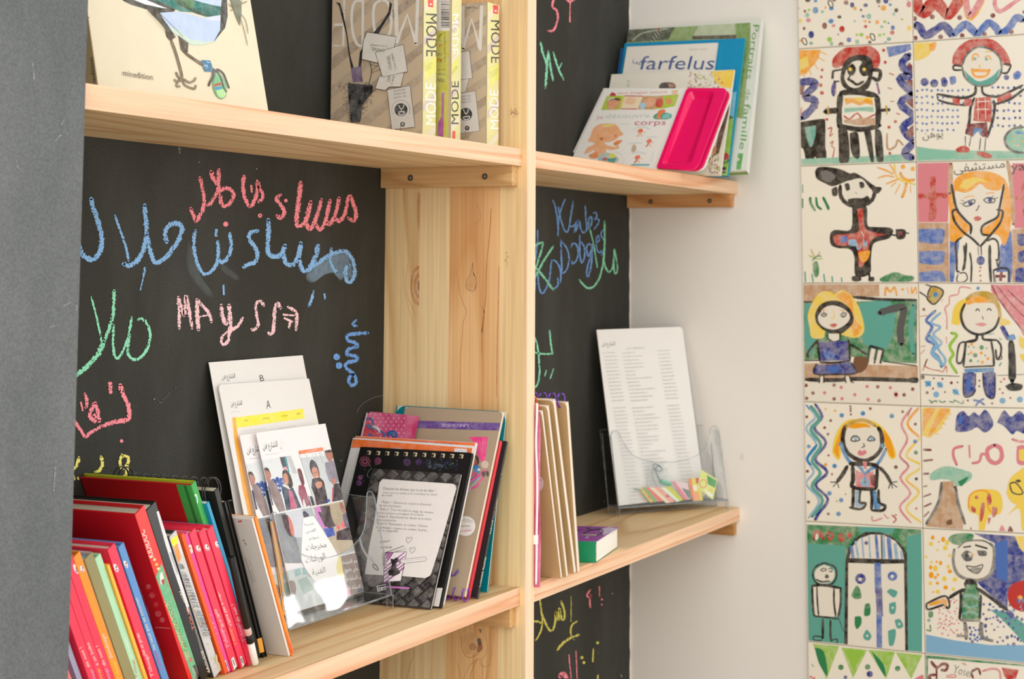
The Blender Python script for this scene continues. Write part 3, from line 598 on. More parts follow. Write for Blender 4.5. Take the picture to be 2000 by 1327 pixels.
tile(2, 0, 'tile with a pointing figure in a black cap and red coat', T2, '''b K 225,110 250,75 330,70 440,90 520,125 560,120 620,150 700,210 740,240 700,260 640,190 570,180 500,190 440,215 370,235 310,210 240,170
b! E 270,110 330,100 400,150 350,200 290,180
s 34 K 440,230 440,300 470,360 540,400 640,395 710,350 730,280 700,230
b w 480,210 540,180 620,170 670,230 670,310 640,350 560,365 500,340 480,290
b K 475,215 510,210 522,260 490,270
b K 600,200 635,200 645,240 610,250
s 8 K 570,285 578,300
b K 505,345 560,335 630,335 670,315 690,350 640,380 560,385 510,370
b K 365,260 410,240 415,310 375,315
b K 715,240 790,245 770,290 720,300
b K 540,410 660,400 670,560 720,580 850,585 890,610 880,640 850,680 740,710 710,760 700,860 690,980 570,1000 560,840 520,770 420,760 360,730 355,640 400,605 530,600
b R 585,430 630,430 640,540 660,600 760,635 830,645 740,665 690,720 670,820 640,900 600,920 590,800 560,740 430,740 385,700 400,650 560,635 600,600 590,500
b B 445,660 490,655 500,700 460,720 440,700
b L 510,690 565,685 570,740 515,735
s 14 L 575,700 590,770 620,740
s 14 L 635,670 650,750 670,700
s! 12 w 620,620 640,660
b O 590,800 690,780 670,860 620,880
b K 910,600 980,600 1000,630 980,680 920,680
f M 930,620 965,618 970,655 935,660
s 20 K 985,630 1025,635
s 26 K 870,645 920,655
b K 540,1000 600,995 620,1030 580,1045 540,1035
b K 680,1010 725,1005 725,1040 680,1040
s 34 K 600,940 590,1010
s 30 K 680,950 690,1010
s! 22 G 120,340 118,420
s 24 G 185,330 190,380 225,440
s! 20 G 235,330 245,400 280,430
s! 24 G 295,330 330,400 340,430
s! 14 T 120,220 122,290
b G 205,890 240,870 260,930 255,990 230,1010 210,960
s 10 l 170,820 230,850 290,850
s 10 y 190,770 230,840 270,790
s 10 G 200,870 240,830 280,830
s! 20 T 140,960 145,1050
s! 20 T 200,980 210,1050
s! 20 T 300,980 310,1050
s! 20 T 370,1000 375,1050
s! 18 T 450,1010 455,1050
b G 775,1020 830,990 910,965 990,990 1060,1000 1050,1040 900,1050 790,1045
d 20 O 973,70 1058,87
s 24 O 950,120 970,160 1020,185 1070,180
s 18 Y 900,45 910,130 950,180 1075,220
s 13 O 855,40 890,95 905,120
s 13 O 755,75 830,100 890,130
s 13 O 760,165 830,145 895,155
s 13 O 830,215 880,195 930,175
s 13 O 870,240 915,200
s 14 O 905,300 950,215
s 24 O 965,330 990,270 1000,210
s 12 O 1040,290 1035,230''')
tile(2, 1, 'tile with a blonde nurse, red crosses and blue panels', T2, lambda k: (k.draw('''f! P 1095,35 1370,30 1355,540 1095,540
f! P 1900,40 2010,40 2010,590 1920,590
f H 1095,545 1360,545 1365,1060 1095,1060
f H 1900,600 2010,590 2010,1060 1900,1060
s 40 H 1380,40 1375,200 1370,300
s 36 H 1860,20 1890,200 1910,560
b R 1200,160 1250,160 1255,285 1345,290 1340,335 1260,345 1255,480 1225,525 1190,510 1195,345 1100,340 1100,295 1195,290
b R 1975,260 2010,200 2010,500 1990,480 1985,360 1930,350 1935,325 1980,315
b B 1100,600 1300,595 1325,640 1310,710 1260,725 1100,700
b B 1100,790 1310,785 1325,830 1290,900 1100,880
b B 1100,970 1250,950 1315,970 1320,1055 1100,1055
b N 1945,640 2010,650 2010,735 1950,730
b N 1950,800 2010,780 2010,880 1950,870
b N 1930,940 2010,930 2010,1055 1930,1055
b B 1370,690 1450,700 1420,900 1400,1055 1370,1055
b B 1800,740 1870,640 1895,640 1890,1055 1760,1055 1780,900
b O 1400,280 1405,190 1480,130 1600,105 1740,120 1840,180 1880,300 1890,450 1880,620 1830,740 1780,650 1650,640 1560,600 1450,690 1370,690 1370,480 1360,330
b w 1420,270 1500,290 1570,260 1630,215 1690,260 1790,270 1830,230 1810,420 1760,520 1640,600 1640,650 1700,690 1640,740 1560,700 1520,650 1550,590 1480,520 1430,430 1410,340
b Y 1450,240 1500,180 1600,160 1700,200 1600,200 1520,260
s 22 K 1385,220 1400,300 1430,430 1500,520 1550,570 1545,640
s 20 K 1830,220 1810,330 1790,430 1770,500 1650,570 1645,640 1700,650
s 20 K 1440,435 1395,445 1410,530 1480,620 1560,680 1620,740
s 20 K 1770,435 1820,450 1800,540 1740,620 1680,690 1630,745
s 9 O 1485,340 1530,320 1580,320
s 9 O 1675,300 1720,290 1750,295
s 9 K 1480,390 1530,360 1580,350 1575,380 1520,405 1480,395
s 9 K 1655,350 1700,330 1750,345 1745,370 1690,375 1655,350
d 20 N 1545,375 1712,352
s 8 K 1490,385 1455,380
s 8 K 1500,370 1465,350
s 10 K 1740,345 1780,330
s 8 K 1720,335 1740,312
s 9 K 1620,395 1605,430 1590,445
b R 1575,500 1610,488 1640,510 1610,530 1580,525
s 18 K 1470,670 1420,720 1430,850 1430,950 1450,960
s 18 K 1490,740 1500,850 1480,950
s 22 K 1510,720 1500,860 1490,940
s 16 K 1540,800 1555,900 1550,1055
s 16 K 1690,700 1740,680 1780,720 1785,850 1760,860
s 26 K 1710,740 1710,880 1720,1050
s 16 E 1610,750 1615,820
s 16 K 1635,745 1640,820
b N 1600,850 1630,825 1665,850 1660,890 1630,905 1600,885
d 9 R 1630,925 1625,955 1630,995 1632,1038
s 10 K 1440,980 1430,1040 1480,1050 1520,1020 1500,970 1450,975
s 12 K 1770,870 1780,920 1800,870
s 18 K 1740,950 1810,930 1870,950 1870,1055
s 18 K 1740,950 1750,1055
f w 1755,965 1860,960 1860,1055 1765,1055
z 24 M 1755,1000 1845,1000
z 24 M 1810,958 1800,1040'''), k.text('مستشفى', 1405, 120, 1840, 75, 75, 'K', ar=True), k.text('ya', 1890, 110, 2010, 100, 80, 'K')))
tile(3, 0, 'tile with a blonde teacher in a blue dress before a green board', T3, '''f H 120,42 770,42 770,150 545,150 545,200 120,190
f G 130,200 1090,180 1090,720 900,710 520,660 130,690
f! T 140,210 300,220 260,400 200,660 140,600
b! T 600,210 860,190 900,400 820,600 650,560 620,400
s! 60 S 770,290 900,250 980,250 950,420 960,560
s! 40 T 1060,220 1040,440 1060,640
f H 125,715 1100,740 1100,850 125,850
b! W 560,660 680,670 660,760 600,800 540,780
s 34 K 130,855 400,860 600,850 1100,865
b K 1010,850 1060,835 1110,850 1090,885 1030,880
s 22 K 125,195 300,200
s 26 K 545,155 800,175 1090,180
s 14 S 1090,180 1085,720
s 20 K 125,695 300,690
s 18 K 800,700 1090,740
b Y 180,420 165,300 220,170 280,110 360,110 390,130 450,95 520,130 590,220 640,380 630,470 540,500 330,440 300,500 200,500
b O 400,150 470,110 540,170 560,330 620,420 560,490 530,380 530,270 470,200
b K 225,300 260,230 330,190 430,190 510,240 550,310 545,380 500,430 440,470 370,465 290,430 235,370
b w 250,320 300,250 370,225 450,245 510,290 520,340 480,390 400,430 310,415 260,370
s 16 K 330,460 330,510
s 20 K 440,460 440,510
f w 340,465 430,465 430,520 385,530 345,510
s 14 K 340,510 390,540 440,515
s 9 O 275,265 325,265
s 9 O 430,265 480,270
s 9 K 275,310 300,290 325,305 300,320 280,312
s 9 K 440,310 465,290 490,300 470,325 445,315
d 7 K 302,305 463,310
s 7 K 280,290 265,275
s 7 K 300,285 298,268
s 7 K 465,288 465,270
s 7 K 485,295 500,280
s 9 Y 380,260 390,330 360,330
b R 350,385 400,378 412,395 390,412 360,405
f N 262,535 500,525 510,690 275,700
f B 300,600 400,640 380,690 300,670
s 22 K 250,530 255,620 270,700
s 22 K 510,520 520,600 520,690
s 18 K 270,710 400,712 525,695
b N 240,730 400,725 520,705 570,800 400,805 220,800
b! B 330,750 420,740 420,790 340,790
s 14 K 240,720 218,805 400,812 575,800 530,710
s 22 K 250,520 190,590 160,640 170,665
s 20 K 525,555 600,600 660,640
z 20 K 690,570 805,600
z 18 K 690,570 670,700
z 18 K 805,600 780,720
z 14 K 750,590 730,720
f w 705,590 740,600 715,705 685,695
f w 765,605 795,610 770,715 742,708
s 14 K 270,820 265,880 235,920
s 12 K 300,820 300,900 290,925 240,925
f w 272,830 295,830 292,915 245,915 270,880
s 14 K 480,820 490,880 500,920
s 12 K 520,820 530,870 580,900 550,920 500,920
f w 485,830 515,830 525,880 570,900 500,912
f w 125,885 1105,885 1105,1070 125,1040
d 16 M 150,905 388,903 758,917 1055,938 208,970 982,985 155,1015 388,1020 770,1035
d! 15 P 448,922 668,915 865,925 307,968 563,985 455,1018 676,1025
d! 18 P 912,975 915,990
f w 775,45 1105,48 1105,145 775,150
s 20 O 820,140 830,70 865,110 900,70 920,140
d 13 O 970,90
s 12 O 1010,70 1020,130
s 14 O 1045,70 1050,125 1080,70 1090,130''')
tile(3, 1, 'tile with a smiling figure in a dotted shirt and blue trousers', T3, '''s 14 K 1110,110 1170,150 1240,210
s 12 K 1160,45 1230,70 1300,85
b y 1180,140 1215,70 1290,80 1310,130 1240,215 1185,180
s 14 K 1180,140 1215,65 1295,85 1312,130 1240,215 1185,180 1175,150
d 22 C 1250,135
d 14 W 1195,152
d 12 l 1225,165
s 13 P 1550,80 1460,70 1440,130 1370,150 1365,210 1330,250 1345,320 1345,430
s 13 P 1340,490 1345,550
s 10 P 1300,200 1310,170
b P 1720,45 2010,50 2010,470 1950,400 1830,240 1730,120
s 12 M 1725,50 1780,160 1900,330 2010,460
s 9 M 1770,60 1900,220 2010,330
s 9 M 1860,90 1930,160 2010,230
d 14 M 1150,260
s 8 R 1115,320 1180,310
s 26 B 1250,270 1170,350 1220,410 1170,510 1240,560 1220,620 1270,660 1300,740
s 22 L 1290,290 1210,370 1290,410 1230,470 1300,540 1270,590 1330,680 1320,740
s! 34 L 1190,480 1260,560 1220,630 1290,700 1300,750
s! 26 l 1380,460 1430,480 1370,570 1400,640 1370,700 1430,800
s 9 R 1120,640 1160,600
s 9 R 1140,780 1180,680 1160,740 1220,770 1280,780 1310,790 1340,740 1345,800
s 9 R 1125,575 1165,570
b y 1480,190 1560,120 1680,105 1760,150 1800,240 1810,330 1760,330 1740,230 1640,200 1520,220
b! Y 1385,380 1400,260 1450,190 1510,180 1480,300 1450,390
b O 1500,200 1600,140 1720,190 1630,205 1520,220
b Y 1800,330 1870,350 1880,385 1790,390
b w 1490,260 1560,210 1640,205 1740,210 1780,290 1760,380 1680,450 1600,460 1520,420 1485,350
s 22 K 1500,210 1465,300 1490,400 1560,460 1650,470 1750,420 1790,330
s 10 K 1590,275 1605,255 1625,275
s 10 K 1685,270 1705,252 1725,272
s 12 K 1645,315 1655,345
b P 1580,385 1630,372 1685,385 1640,405
s 26 K 1600,480 1590,520 1500,540
s 20 K 1650,480 1660,515 1770,520
s 16 K 1500,535 1450,560 1430,700 1470,710 1500,600
s 20 K 1505,540 1495,640 1485,740
s 20 K 1720,520 1740,640 1745,740
s 18 K 1770,520 1805,570 1800,650 1770,680 1760,600
f w 1515,545 1715,535 1735,730 1500,740
s 8 K 1430,700 1440,710 1480,705
s 8 K 1770,690 1810,680 1810,650
d 14 O 1556,555 1552,628 1637,630 1694,678 1646,708
d 20 G 1640,583 1586,648
d 15 G 1548,696
d 9 T 1530,575 1573,580 1530,640 1682,590 1670,650 1610,700
s 22 K 1490,750 1740,740
f C 1490,765 1745,755 1745,790 1500,795
b N 1495,800 1580,800 1590,900 1570,990 1500,990 1490,880
b N 1650,800 1745,790 1755,900 1745,1000 1680,1000 1660,900
b! B 1520,810 1550,850 1540,960 1510,940
s 12 K 1488,800 1490,990 1560,990 1590,940
s 12 K 1590,800 1590,900
s 12 K 1650,800 1660,920 1690,1000 1750,1000 1755,800
s 7 K 1120,810 1250,820 1455,828
s 7 K 1770,822 2000,812
s 60 K 1890,530 1900,700 1900,870
b K 1840,910 1900,885 1985,900 1970,945 1880,950
b N 1795,410 1830,400 1880,500 1850,515
b C 1860,490 1910,470 1930,510 1880,520
b Y 1960,480 2010,520 2010,590 1965,570
b! Y 1960,650 2000,640 2010,720
d 15 C 1610,80
d 13 M 1384,884 1178,967
d 9 M 1235,845 1308,850 1436,880 1228,932 1330,962 1622,865 1620,912 1795,937 1820,970 1885,1012 1524,1033 1730,1058 1805,875
d 12 P 1832,850
d! 26 L 1187,890 1287,900 1420,960 1255,982 1818,1035 1965,1025
s! 14 C 1160,870 1210,910
s! 14 C 1210,870 1165,915
s! 14 C 1265,880 1310,920
s! 14 C 1395,940 1450,985
s 16 B 1570,1030 1620,1040 1665,1070
s 16 B 1660,1020 1620,1040 1590,1080
s 9 G 1190,1030 1215,1040 1210,1055 1250,1035 1262,1050
s 9 G 1280,1030 1300,1050 1330,1040 1330,1050
s 9 G 1365,1040 1400,1050 1410,1030 1440,1045 1480,1060 1485,1030
s! 20 T 1790,740 1810,710
s! 12 T 1790,500 1810,520
s 9 T 1700,475 1750,462
d 20 K 1138,836''')
tile(4, 0, 'tile with a fair-haired doctor with a blue stethoscope between zigzags', T4, '''s 26 N 225,40 285,150 220,250 320,370 225,510 330,620 230,730 335,850 250,980 225,1035
s 20 L 150,50 230,150 150,250 240,390 160,510 215,620 150,720 260,860 170,1010
s! 30 T 190,60 260,170 190,260 275,390 200,520 270,630 200,740 290,860 200,1000
s! 22 C 240,390 160,500 190,560
s! 16 C 150,50 180,90
s 22 O 1110,70 1010,210 1120,330
s 22 Y 1120,330 1000,480 1130,570 1000,680 1110,790 1000,930 1130,1050
s 12 O 1000,690 1110,790
s 20 P 1045,75 960,210 1010,340 945,480 1020,570 950,670 1035,800 945,920 1040,1050
s 12 M 1045,75 1010,150
s 12 M 950,490 1020,570
d 20 C 452,138 632,122 878,143 392,568 348,800 447,858 425,975
d 17 C 172,402 1075,360
d 13 M 156,150 358,182 307,243 335,298 695,80 970,107 1078,213 162,613 338,975
d 10 M 526,62 528,82 528,102 530,130 340,478 370,638
d 10 O 315,84 395,100
d 16 O 317,557
d 17 W 912,578
d 18 G 1082,455
d 14 K 1086,678 170,875
d 12 P 1086,930
d 8 y 484,808 410,867
b! Y 370,450 390,330 440,230 500,180 560,170 700,180 800,240 870,340 915,480 860,500 800,350 740,240 600,200 480,260 440,500 400,500
b! O 380,440 420,330 470,220 560,185 480,280 430,400 430,500
b! O 810,260 870,350 900,480 870,490 820,380
s 36 K 480,230 460,340 490,440 560,500 640,525 730,490 790,410 790,300 760,240
b w 485,330 500,250 570,215 680,220 760,280 770,370 720,470 640,500 560,480 500,410
b! O 510,240 560,205 660,210 700,240 640,240 560,250
s 30 y 490,230 560,190 650,180 740,230
s 12 K 530,350 545,320 580,315 605,345 560,358 530,352
s 11 K 670,350 700,315 735,345 700,355 672,350
d 16 L 570,335 710,338
s 10 K 635,375 645,400 620,412
b! P 585,450 610,430 625,445 645,430 665,455 630,480 595,475
s 28 C 445,380 470,450 520,530 600,570 645,640
s 28 C 830,420 790,500 740,570 690,600 655,640
d 20 C 445,385 800,395
s 36 K 520,550 600,550 700,555 760,570
s 34 K 545,570 550,680 550,750 740,765
s 30 K 755,570 750,680 745,760
f P 570,600 650,640 720,610 735,750 575,745
f M 690,650 735,640 735,750 700,720
f P 630,530 665,530 665,600 640,590
b L 615,690 645,660 685,700 680,740 620,735
s 20 C 650,640 650,690
d 10 W 648,703
s 34 K 500,570 460,640 415,700
s 14 K 415,705 355,705
s 14 K 410,710 378,745
s 14 K 415,710 430,755
s 30 K 775,580 830,640 870,710
s 14 K 870,710 925,700
s 14 K 875,715 925,750
s 14 K 870,715 885,760
s 14 K 865,715 850,760
s 28 K 550,760 550,850 545,920
s 26 K 610,770 600,850 610,890
f L 570,780 600,780 590,880 640,900 640,915 570,915
s 22 K 520,920 600,935 640,920 655,885 610,885
s 28 K 705,770 710,850 705,940
s 26 K 765,770 770,880 820,905 800,945 710,945
f C 715,780 745,780 755,880 790,905 770,935 730,935
s 12 P 710,995 720,1035 800,1010
s 10 P 810,975 840,1010 855,1005
s 12 R 880,985 915,1020 890,1050
d 8 R 912,985''')
tile(4, 1, 'tile with a sun, blue clouds, a brown volcano and a yellow tree', T4, lambda k: (k.draw('''f Y 1135,65 1370,70 1380,110 1320,200 1290,260 1200,330 1135,310
b O 1150,90 1250,70 1180,200 1140,280
b O 1290,80 1370,90 1300,180 1220,300 1190,290
s 9 O 1350,120 1385,130
s 9 O 1330,160 1365,170
s 9 O 1300,200 1340,215
s 9 O 1280,240 1310,250
s 9 O 1240,290 1280,300
b N 1415,260 1430,140 1485,100 1530,145 1575,110 1620,140 1665,90 1710,130 1740,220 1670,285 1600,240 1540,270 1440,280
b N 1770,200 1830,95 1890,150 1960,100 2010,160 2010,290 1940,270 1900,300 1830,230
b! B 1450,140 1480,150 1470,210 1440,200
s 32 M 1145,430 1215,432
s 30 M 1145,525 1225,515
s 28 M 1145,635 1195,632
s 20 M 1145,745 1180,735
s 22 M 1145,830 1210,805
s 26 M 1150,915 1215,885
s 24 M 1150,1000 1195,955
s! 26 P 1480,400 1410,420 1400,480 1430,560
s! 24 P 1535,390 1540,500
s! 24 P 1560,545 1620,530 1640,470 1680,470
s! 36 P 1750,390 1690,430 1700,510 1760,545 1810,500 1800,420 1750,390
s 24 P 1900,340 1960,360 2010,360
b! P 1940,400 2010,400 2010,550 1940,540
b! Y 1960,430 2010,430 2010,520 1960,510
b g 1200,640 1270,590 1360,570 1480,600 1555,630 1540,690 1440,740 1370,690 1290,680 1210,690
b! G 1440,700 1530,660 1470,740
f H 1310,700 1400,700 1420,850 1490,1000 1480,1110 1165,1080 1250,960 1290,840
s 26 S 1300,710 1280,860 1220,980 1170,1060
s 26 S 1420,740 1440,880 1500,1060
s 30 K 1405,740 1430,780
b! W 1340,1040 1380,1020 1390,1060 1350,1070
b! Y 1520,900 1560,790 1680,765 1790,790 1820,900 1790,980 1700,990 1660,1130 1620,1130 1610,990 1540,960
s! 14 O 1530,930 1540,820 1620,775 1700,800 1690,900 1720,960
d 16 R 1598,835
b R 1690,810 1715,805 1725,880 1700,900 1685,860
b R 1550,905 1590,930 1585,965 1550,945
b R 1640,885 1665,880 1665,950 1645,1030 1625,1030 1630,940
b R 1730,910 1775,930 1760,990 1730,1000
b R 1690,1010 1720,1010 1700,1065
b! Y 1850,800 1880,680 1960,610 2010,600 2010,880 1900,880
b! Y 1860,990 1960,930 1980,1100 2010,1100 2010,880 1960,880
s 12 K 1880,720 1930,710 1990,790 1960,810 1900,790 1880,725
b K 1925,690 1960,683 1975,700 1945,708
f M 1535,1130 1550,1080 1565,1130
b P 1785,1130 1810,1070 1840,1110 1840,1140
b M 1855,1135 1880,1078 1905,1110 1905,1145'''),))
tile(5, 0, 'tile with a small figure beside a tall arched door on green', T5, '''f G 150,22 1128,60 1128,1100 1000,1090 480,1030 150,1010
f! T 150,180 480,200 480,1030 150,1010
f! T 1000,120 1128,100 1128,1100 1010,1085
f! T 600,40 900,50 880,100 600,90
b! T 180,300 260,250 420,280 440,500 300,360 200,420
f K 470,1035 480,340 500,240 560,140 650,85 770,85 870,120 950,190 1000,260 1010,1090 985,1090
f w 500,1040 505,345 770,355 975,350 985,1085
f w 515,310 530,220 600,140 700,105 800,110 900,160 960,240 975,315
z 30 K 490,318 990,335
z 26 B 530,200 545,305
z 20 L 565,160 590,305
z 18 L 620,130 635,305
z 14 L 680,120 690,305
z 26 B 738,108 755,310
z 22 L 800,110 810,310
z 34 B 845,130 860,312
z 28 L 900,180 915,315
z 16 L 950,240 960,315
z 12 K 785,110 790,315
d 17 N 657,178
z 52 B 752,345 758,600
z 52 N 762,560 772,800
z 50 B 765,760 768,1070
d 46 N 608,480
d 42 B 878,458
d! 16 w 605,485 875,460
b G 530,620 570,540 600,560 615,640 560,650
b! G 645,700 685,690 690,780 640,790
d 22 G 665,710
b! G 560,800 610,800 615,860 580,905 560,870
b! T 630,960 660,910 700,960 680,1000 640,990
b! T 830,590 860,565 920,590 890,640
b! T 850,690 905,680 900,770 855,770
b! T 895,830 940,820 970,880 920,900
b! T 840,920 905,910 890,1030 850,1040
d! 10 w 880,725 935,862 665,962
s 15 K 300,345 230,380 205,440 230,510 300,535 370,520 405,460 390,380 300,345
b w 300,362 240,395 220,445 245,505 300,520 360,505 390,455 375,395
s 9 K 270,405 300,390 320,405 290,415 270,407
s! 9 S 335,400 365,390 365,420 340,415
d 18 K 325,462
s 10 K 320,440 325,470
s 14 K 235,485 280,505 350,500
f w 210,540 435,555 430,800 240,800 215,760
s 22 K 195,540 300,535 445,560
s 20 K 200,545 205,680 215,790
s 14 K 240,545 245,680 255,790
s 20 K 440,560 440,690 420,800
s 16 K 385,560 385,680 400,800
s 15 K 215,795 320,805 430,820
s 20 K 290,820 290,960 285,985
s 18 K 355,830 355,960 365,1010
s 10 K 280,970 215,965 220,1000 285,1000
s 10 K 365,1000 410,990 410,1030
s 10 K 430,830 465,925
s 22 R 215,150 230,80 265,110 300,150
s 18 R 265,70 300,120
s 18 R 330,110 350,155 375,110 345,90 325,115
s 20 R 430,95 435,150 465,155 460,100
f R 490,90 545,95 515,155
b! w 235,95 255,110 245,150 225,145''')
tile(5, 1, 'tile with a laughing figure holding a yellow object, dots and blue sky', T5, lambda k: (spots(k, random.Random(8), 30, 1160, 130, 1430, 610, ['O', 'Y', 'O'], 8, 22, 0), spots(k, random.Random(9), 60, 1260, 650, 1480, 960, ['P', 'P'], 6, 10, 0), k.draw('''f N 1560,95 1910,120 1990,260 1995,500 1900,520 1850,620 1850,740 1640,560 1580,500 1700,440 1740,300 1740,180
f! B 1740,180 1850,150 1850,500 1760,480
f Y 1910,118 2000,120 2000,270 1950,220
f! L 1160,950 1400,1000 1700,1040 2000,1040 2000,1190 1160,1120
f! T 1700,740 1850,760 1990,860 2000,1040 1930,960 1800,820
b! R 1860,560 1900,520 1960,500 2000,520 2000,740 1930,745 1870,700 1850,630
d 22 O 1955,640
b G 1345,150 1380,110 1480,95 1560,105 1550,150 1480,190 1400,190'''), spots(k, random.Random(10), 55, 1640, 650, 1980, 1040, ['N', 'B', 'N'], 8, 17), spots(k, random.Random(11), 14, 1525, 890, 1620, 1010, ['N', 'B'], 8, 13), k.draw('''b w 1400,330 1420,220 1500,160 1640,155 1725,220 1740,350 1700,450 1600,490 1480,460 1410,400
s 26 E 1400,230 1390,330 1420,430 1500,480 1620,490 1700,440 1730,350 1735,230 1700,180
s 14 S 1430,220 1500,165 1640,158 1720,200
s 22 K 1475,215 1540,205
s 28 K 1575,195 1680,225
b S 1455,280 1500,240 1555,270 1545,325 1490,330
b S 1590,240 1665,245 1670,285 1610,285
d 9 K 1500,285 1640,262
f w 1515,262 1545,260 1535,300
f O 1540,265 1575,275 1550,290
b w 1500,370 1570,375 1640,362 1600,430 1560,430
s 10 K 1500,368 1570,380 1640,362 1610,425 1570,432 1520,400 1500,368
b E 1520,395 1620,385 1600,425 1565,430
b K 1480,520 1510,480 1580,500 1590,560 1500,560
f G 1500,530 1580,530 1620,620 1610,820 1465,820 1465,620
s 24 T 1470,640 1530,620 1610,650
s 20 T 1470,700 1540,720 1610,700
s 20 T 1470,780 1540,760 1610,790
s 30 K 1490,570 1420,600 1360,640
s 30 K 1590,560 1680,620 1760,680 1850,745
s 26 K 1455,600 1455,700 1445,820
s 22 K 1625,620 1620,720 1615,820
s 18 K 1165,690 1320,625 1360,700 1340,730 1310,700 1180,740 1165,690
f O 1180,690 1310,645 1335,660 1345,715 1320,710 1305,685 1190,712
b N 1830,760 1870,745 1905,780 1895,815 1850,790
s 34 E 1450,830 1620,835
s 34 E 1490,850 1500,930 1500,990
s 34 E 1625,850 1630,950 1650,990
s 40 E 1500,965 1420,960
s 40 E 1640,985 1730,1005
b G 1180,760 1215,755 1220,800 1185,805
d 15 T 1185,830
s 12 G 1165,910 1200,920 1195,870''')))
tile(6, 0, 'tile with a row of green triangles and coloured dots', T5, '''f l 205,1030 430,1045 320,1330
b! G 220,1060 300,1100 330,1300 260,1200
f l 445,1060 665,1080 545,1320
f! l 470,1080 640,1090 550,1250
f l 670,1080 900,1095 825,1325
b! G 700,1090 800,1200 820,1310 760,1220
f l 905,1100 1130,1125 1035,1325
d 24 G 443,1228 668,1225 922,1238
d 28 N 686,1285
d 16 N 482,1312
s! 12 T 195,1200 215,1225
b! P 1060,1330 1130,1290 1140,1330
d! 12 P 190,1310 215,1320''')
tile(6, 1, 'tile with red curls and grey lettering under a green edge', T5, lambda k: (k.draw('''f G 1150,1125 2000,1195 2000,1220 1150,1150
f G 1150,1125 1180,1130 1175,1340 1150,1340
s 26 M 1205,1180 1250,1230 1300,1200 1340,1210 1330,1250 1290,1250
s 28 M 1250,1230 1250,1340
s 24 M 1200,1340 1190,1300 1240,1290
s 10 P 1330,1300 1400,1290 1410,1310 1330,1310
s 20 P 1640,1260 1720,1240 1780,1260 1790,1340
s 20 M 1560,1320 1545,1270 1600,1240 1620,1290
f R 1800,1230 1945,1250 1920,1320 1850,1340 1820,1300
f R 1450,1190 1490,1195 1505,1215'''), k.text('Yosef', 1385, 1275, 1545, 1315, 75, 'E')))
def spine(e, T=(0, 0, 1), lift=1.5e-4):
    fr = FRS[e.name]; u = fr.w+.0004; k = Ink(fr.at(u, 0, 0), fr.U, T, lift); g = .0003
    k.clip = [topx(fr.at(u, a, b)) for a, b in ((g, -g), (g, -fr.t+g), (fr.h-g, -fr.t+g), (fr.h-g, -g))]; return k
def P_(t): return [tuple(float(v) for v in a.split(',')) for a in t.split()]
# ================================================================ THE SHELVING UNIT
LT, DK = (246, 214, 176), (222, 170, 118)
unit = empty('shelving_unit', (XU1, -.1, ZF), 'pale pine shelving unit fixed between the grey wall end and the white wall', 'shelves')
div = empty('divider', (XU0, -.1, 0)); div.parent = unit; div.location = Vector((XU0, -.1, 0))-BASE[unit.name]
# staves of the glued upright: boundaries measured across its depth
def ydiv(x): return hit(x, 600, Vector((XU0, 0, 0)), Vector((1, 0, 0))).y
edges = [0]+[ydiv(x) for x in (817, 877, 975)]+[-.209]
tints = [((240, 210, 158), (210, 166, 106), 13, 7, .75), ((242, 214, 164), (218, 178, 122), 4, 30, .5), ((236, 190, 134), (204, 144, 84), 9, 8, .7), ((242, 212, 160), (218, 176, 118), 5, 26, .45)]
for i in range(4):
    l, d, rg_, ac, ct = tints[i]
    bm_link('stave', axbox(XU0, XU1-.0004, edges[i+1]+.0001, edges[i], ZF, .78, .0003), wood(2, l, d, i*2.3+.6, ac, .55, rg_, ct), div)
bm_link('front_edge', axbox(XU0, XU1, -.2115, -.209, ZF, .78, .0004), wood(2, (246, 214, 180), (238, 198, 156), 3, 40, .8, 3, .5), div)
FE = ((244, 206, 170), (226, 158, 112))
def board(x0, x1, y0, z1, seed, lab=None):
    b = empty('shelf_board', ((x0+x1)/2, y0/2, z1)); b.parent = unit; b.location = BASE[b.name]-BASE[unit.name]
    if lab: b['label'] = lab
    bm_link('board', axbox(x0, x1, y0+.0006, -.0006, z1-TH, z1, .0004), wood(0, (234, 204, 156), (208, 162, 106), seed, 7, .55, 9, .85), b)
    bm_link('front_edge', axbox(x0, x1, y0-.0004, y0+.0006, z1-TH, z1, .0003), wood(0, FE[0], FE[1], seed+5, 26, .9, 5, .9), b)
board(-1.7765, XU0, -D, ZT, 1.3); board(XU1, -.0, -D, ZT, 4.4); board(-1.7765, XU0, -D, ZL, 2.2); board(XU1, -.0, -D, ZR, 7.9)
def cleat(x0, x1, y0, z1, h, seed, l, d, side, ac=14):
    c = empty('cleat', ((x0+x1)/2, y0/2, z1-h/2)); c.parent = unit; c.location = BASE[c.name]-BASE[unit.name]
    bm_link('batten', axbox(x0, x1, y0, -.0015, z1-h, z1, .0006), wood(1, l, d, seed, ac, 1.6, 7, .8), c)
    for yy in (y0*.24, y0*.80):
        s = bm_link('screw', screw_bm(Vector((x0-.0001, yy, z1-h*.52)), Vector((-1, 0, 0)), .0042), mat((74, 74, 66), .35, .2, 300, .6), c)
def screw_bm(c, n, r):
    bm = bmesh.new(); u = n.cross(Vector((0, 0, 1))).normalized(); v = n.cross(u); k = 14
    def ringv(rr, d): return [bm.verts.new(c+n*d+u*cos(2*pi*i/k)*rr+v*sin(2*pi*i/k)*rr) for i in range(k)]
    R = [ringv(r, -.001), ringv(r, .0005), ringv(r*.8, .0008), ringv(r*.35, .0006), ringv(r*.3, -.0006)]
    for a, b in zip(R, R[1:]):
        for i in range(k): bm.faces.new((a[i], a[(i+1) % k], b[(i+1) % k], b[i]))
    bm.faces.new(R[-1]); bmesh.ops.recalc_face_normals(bm, faces=bm.faces[:]); return bm
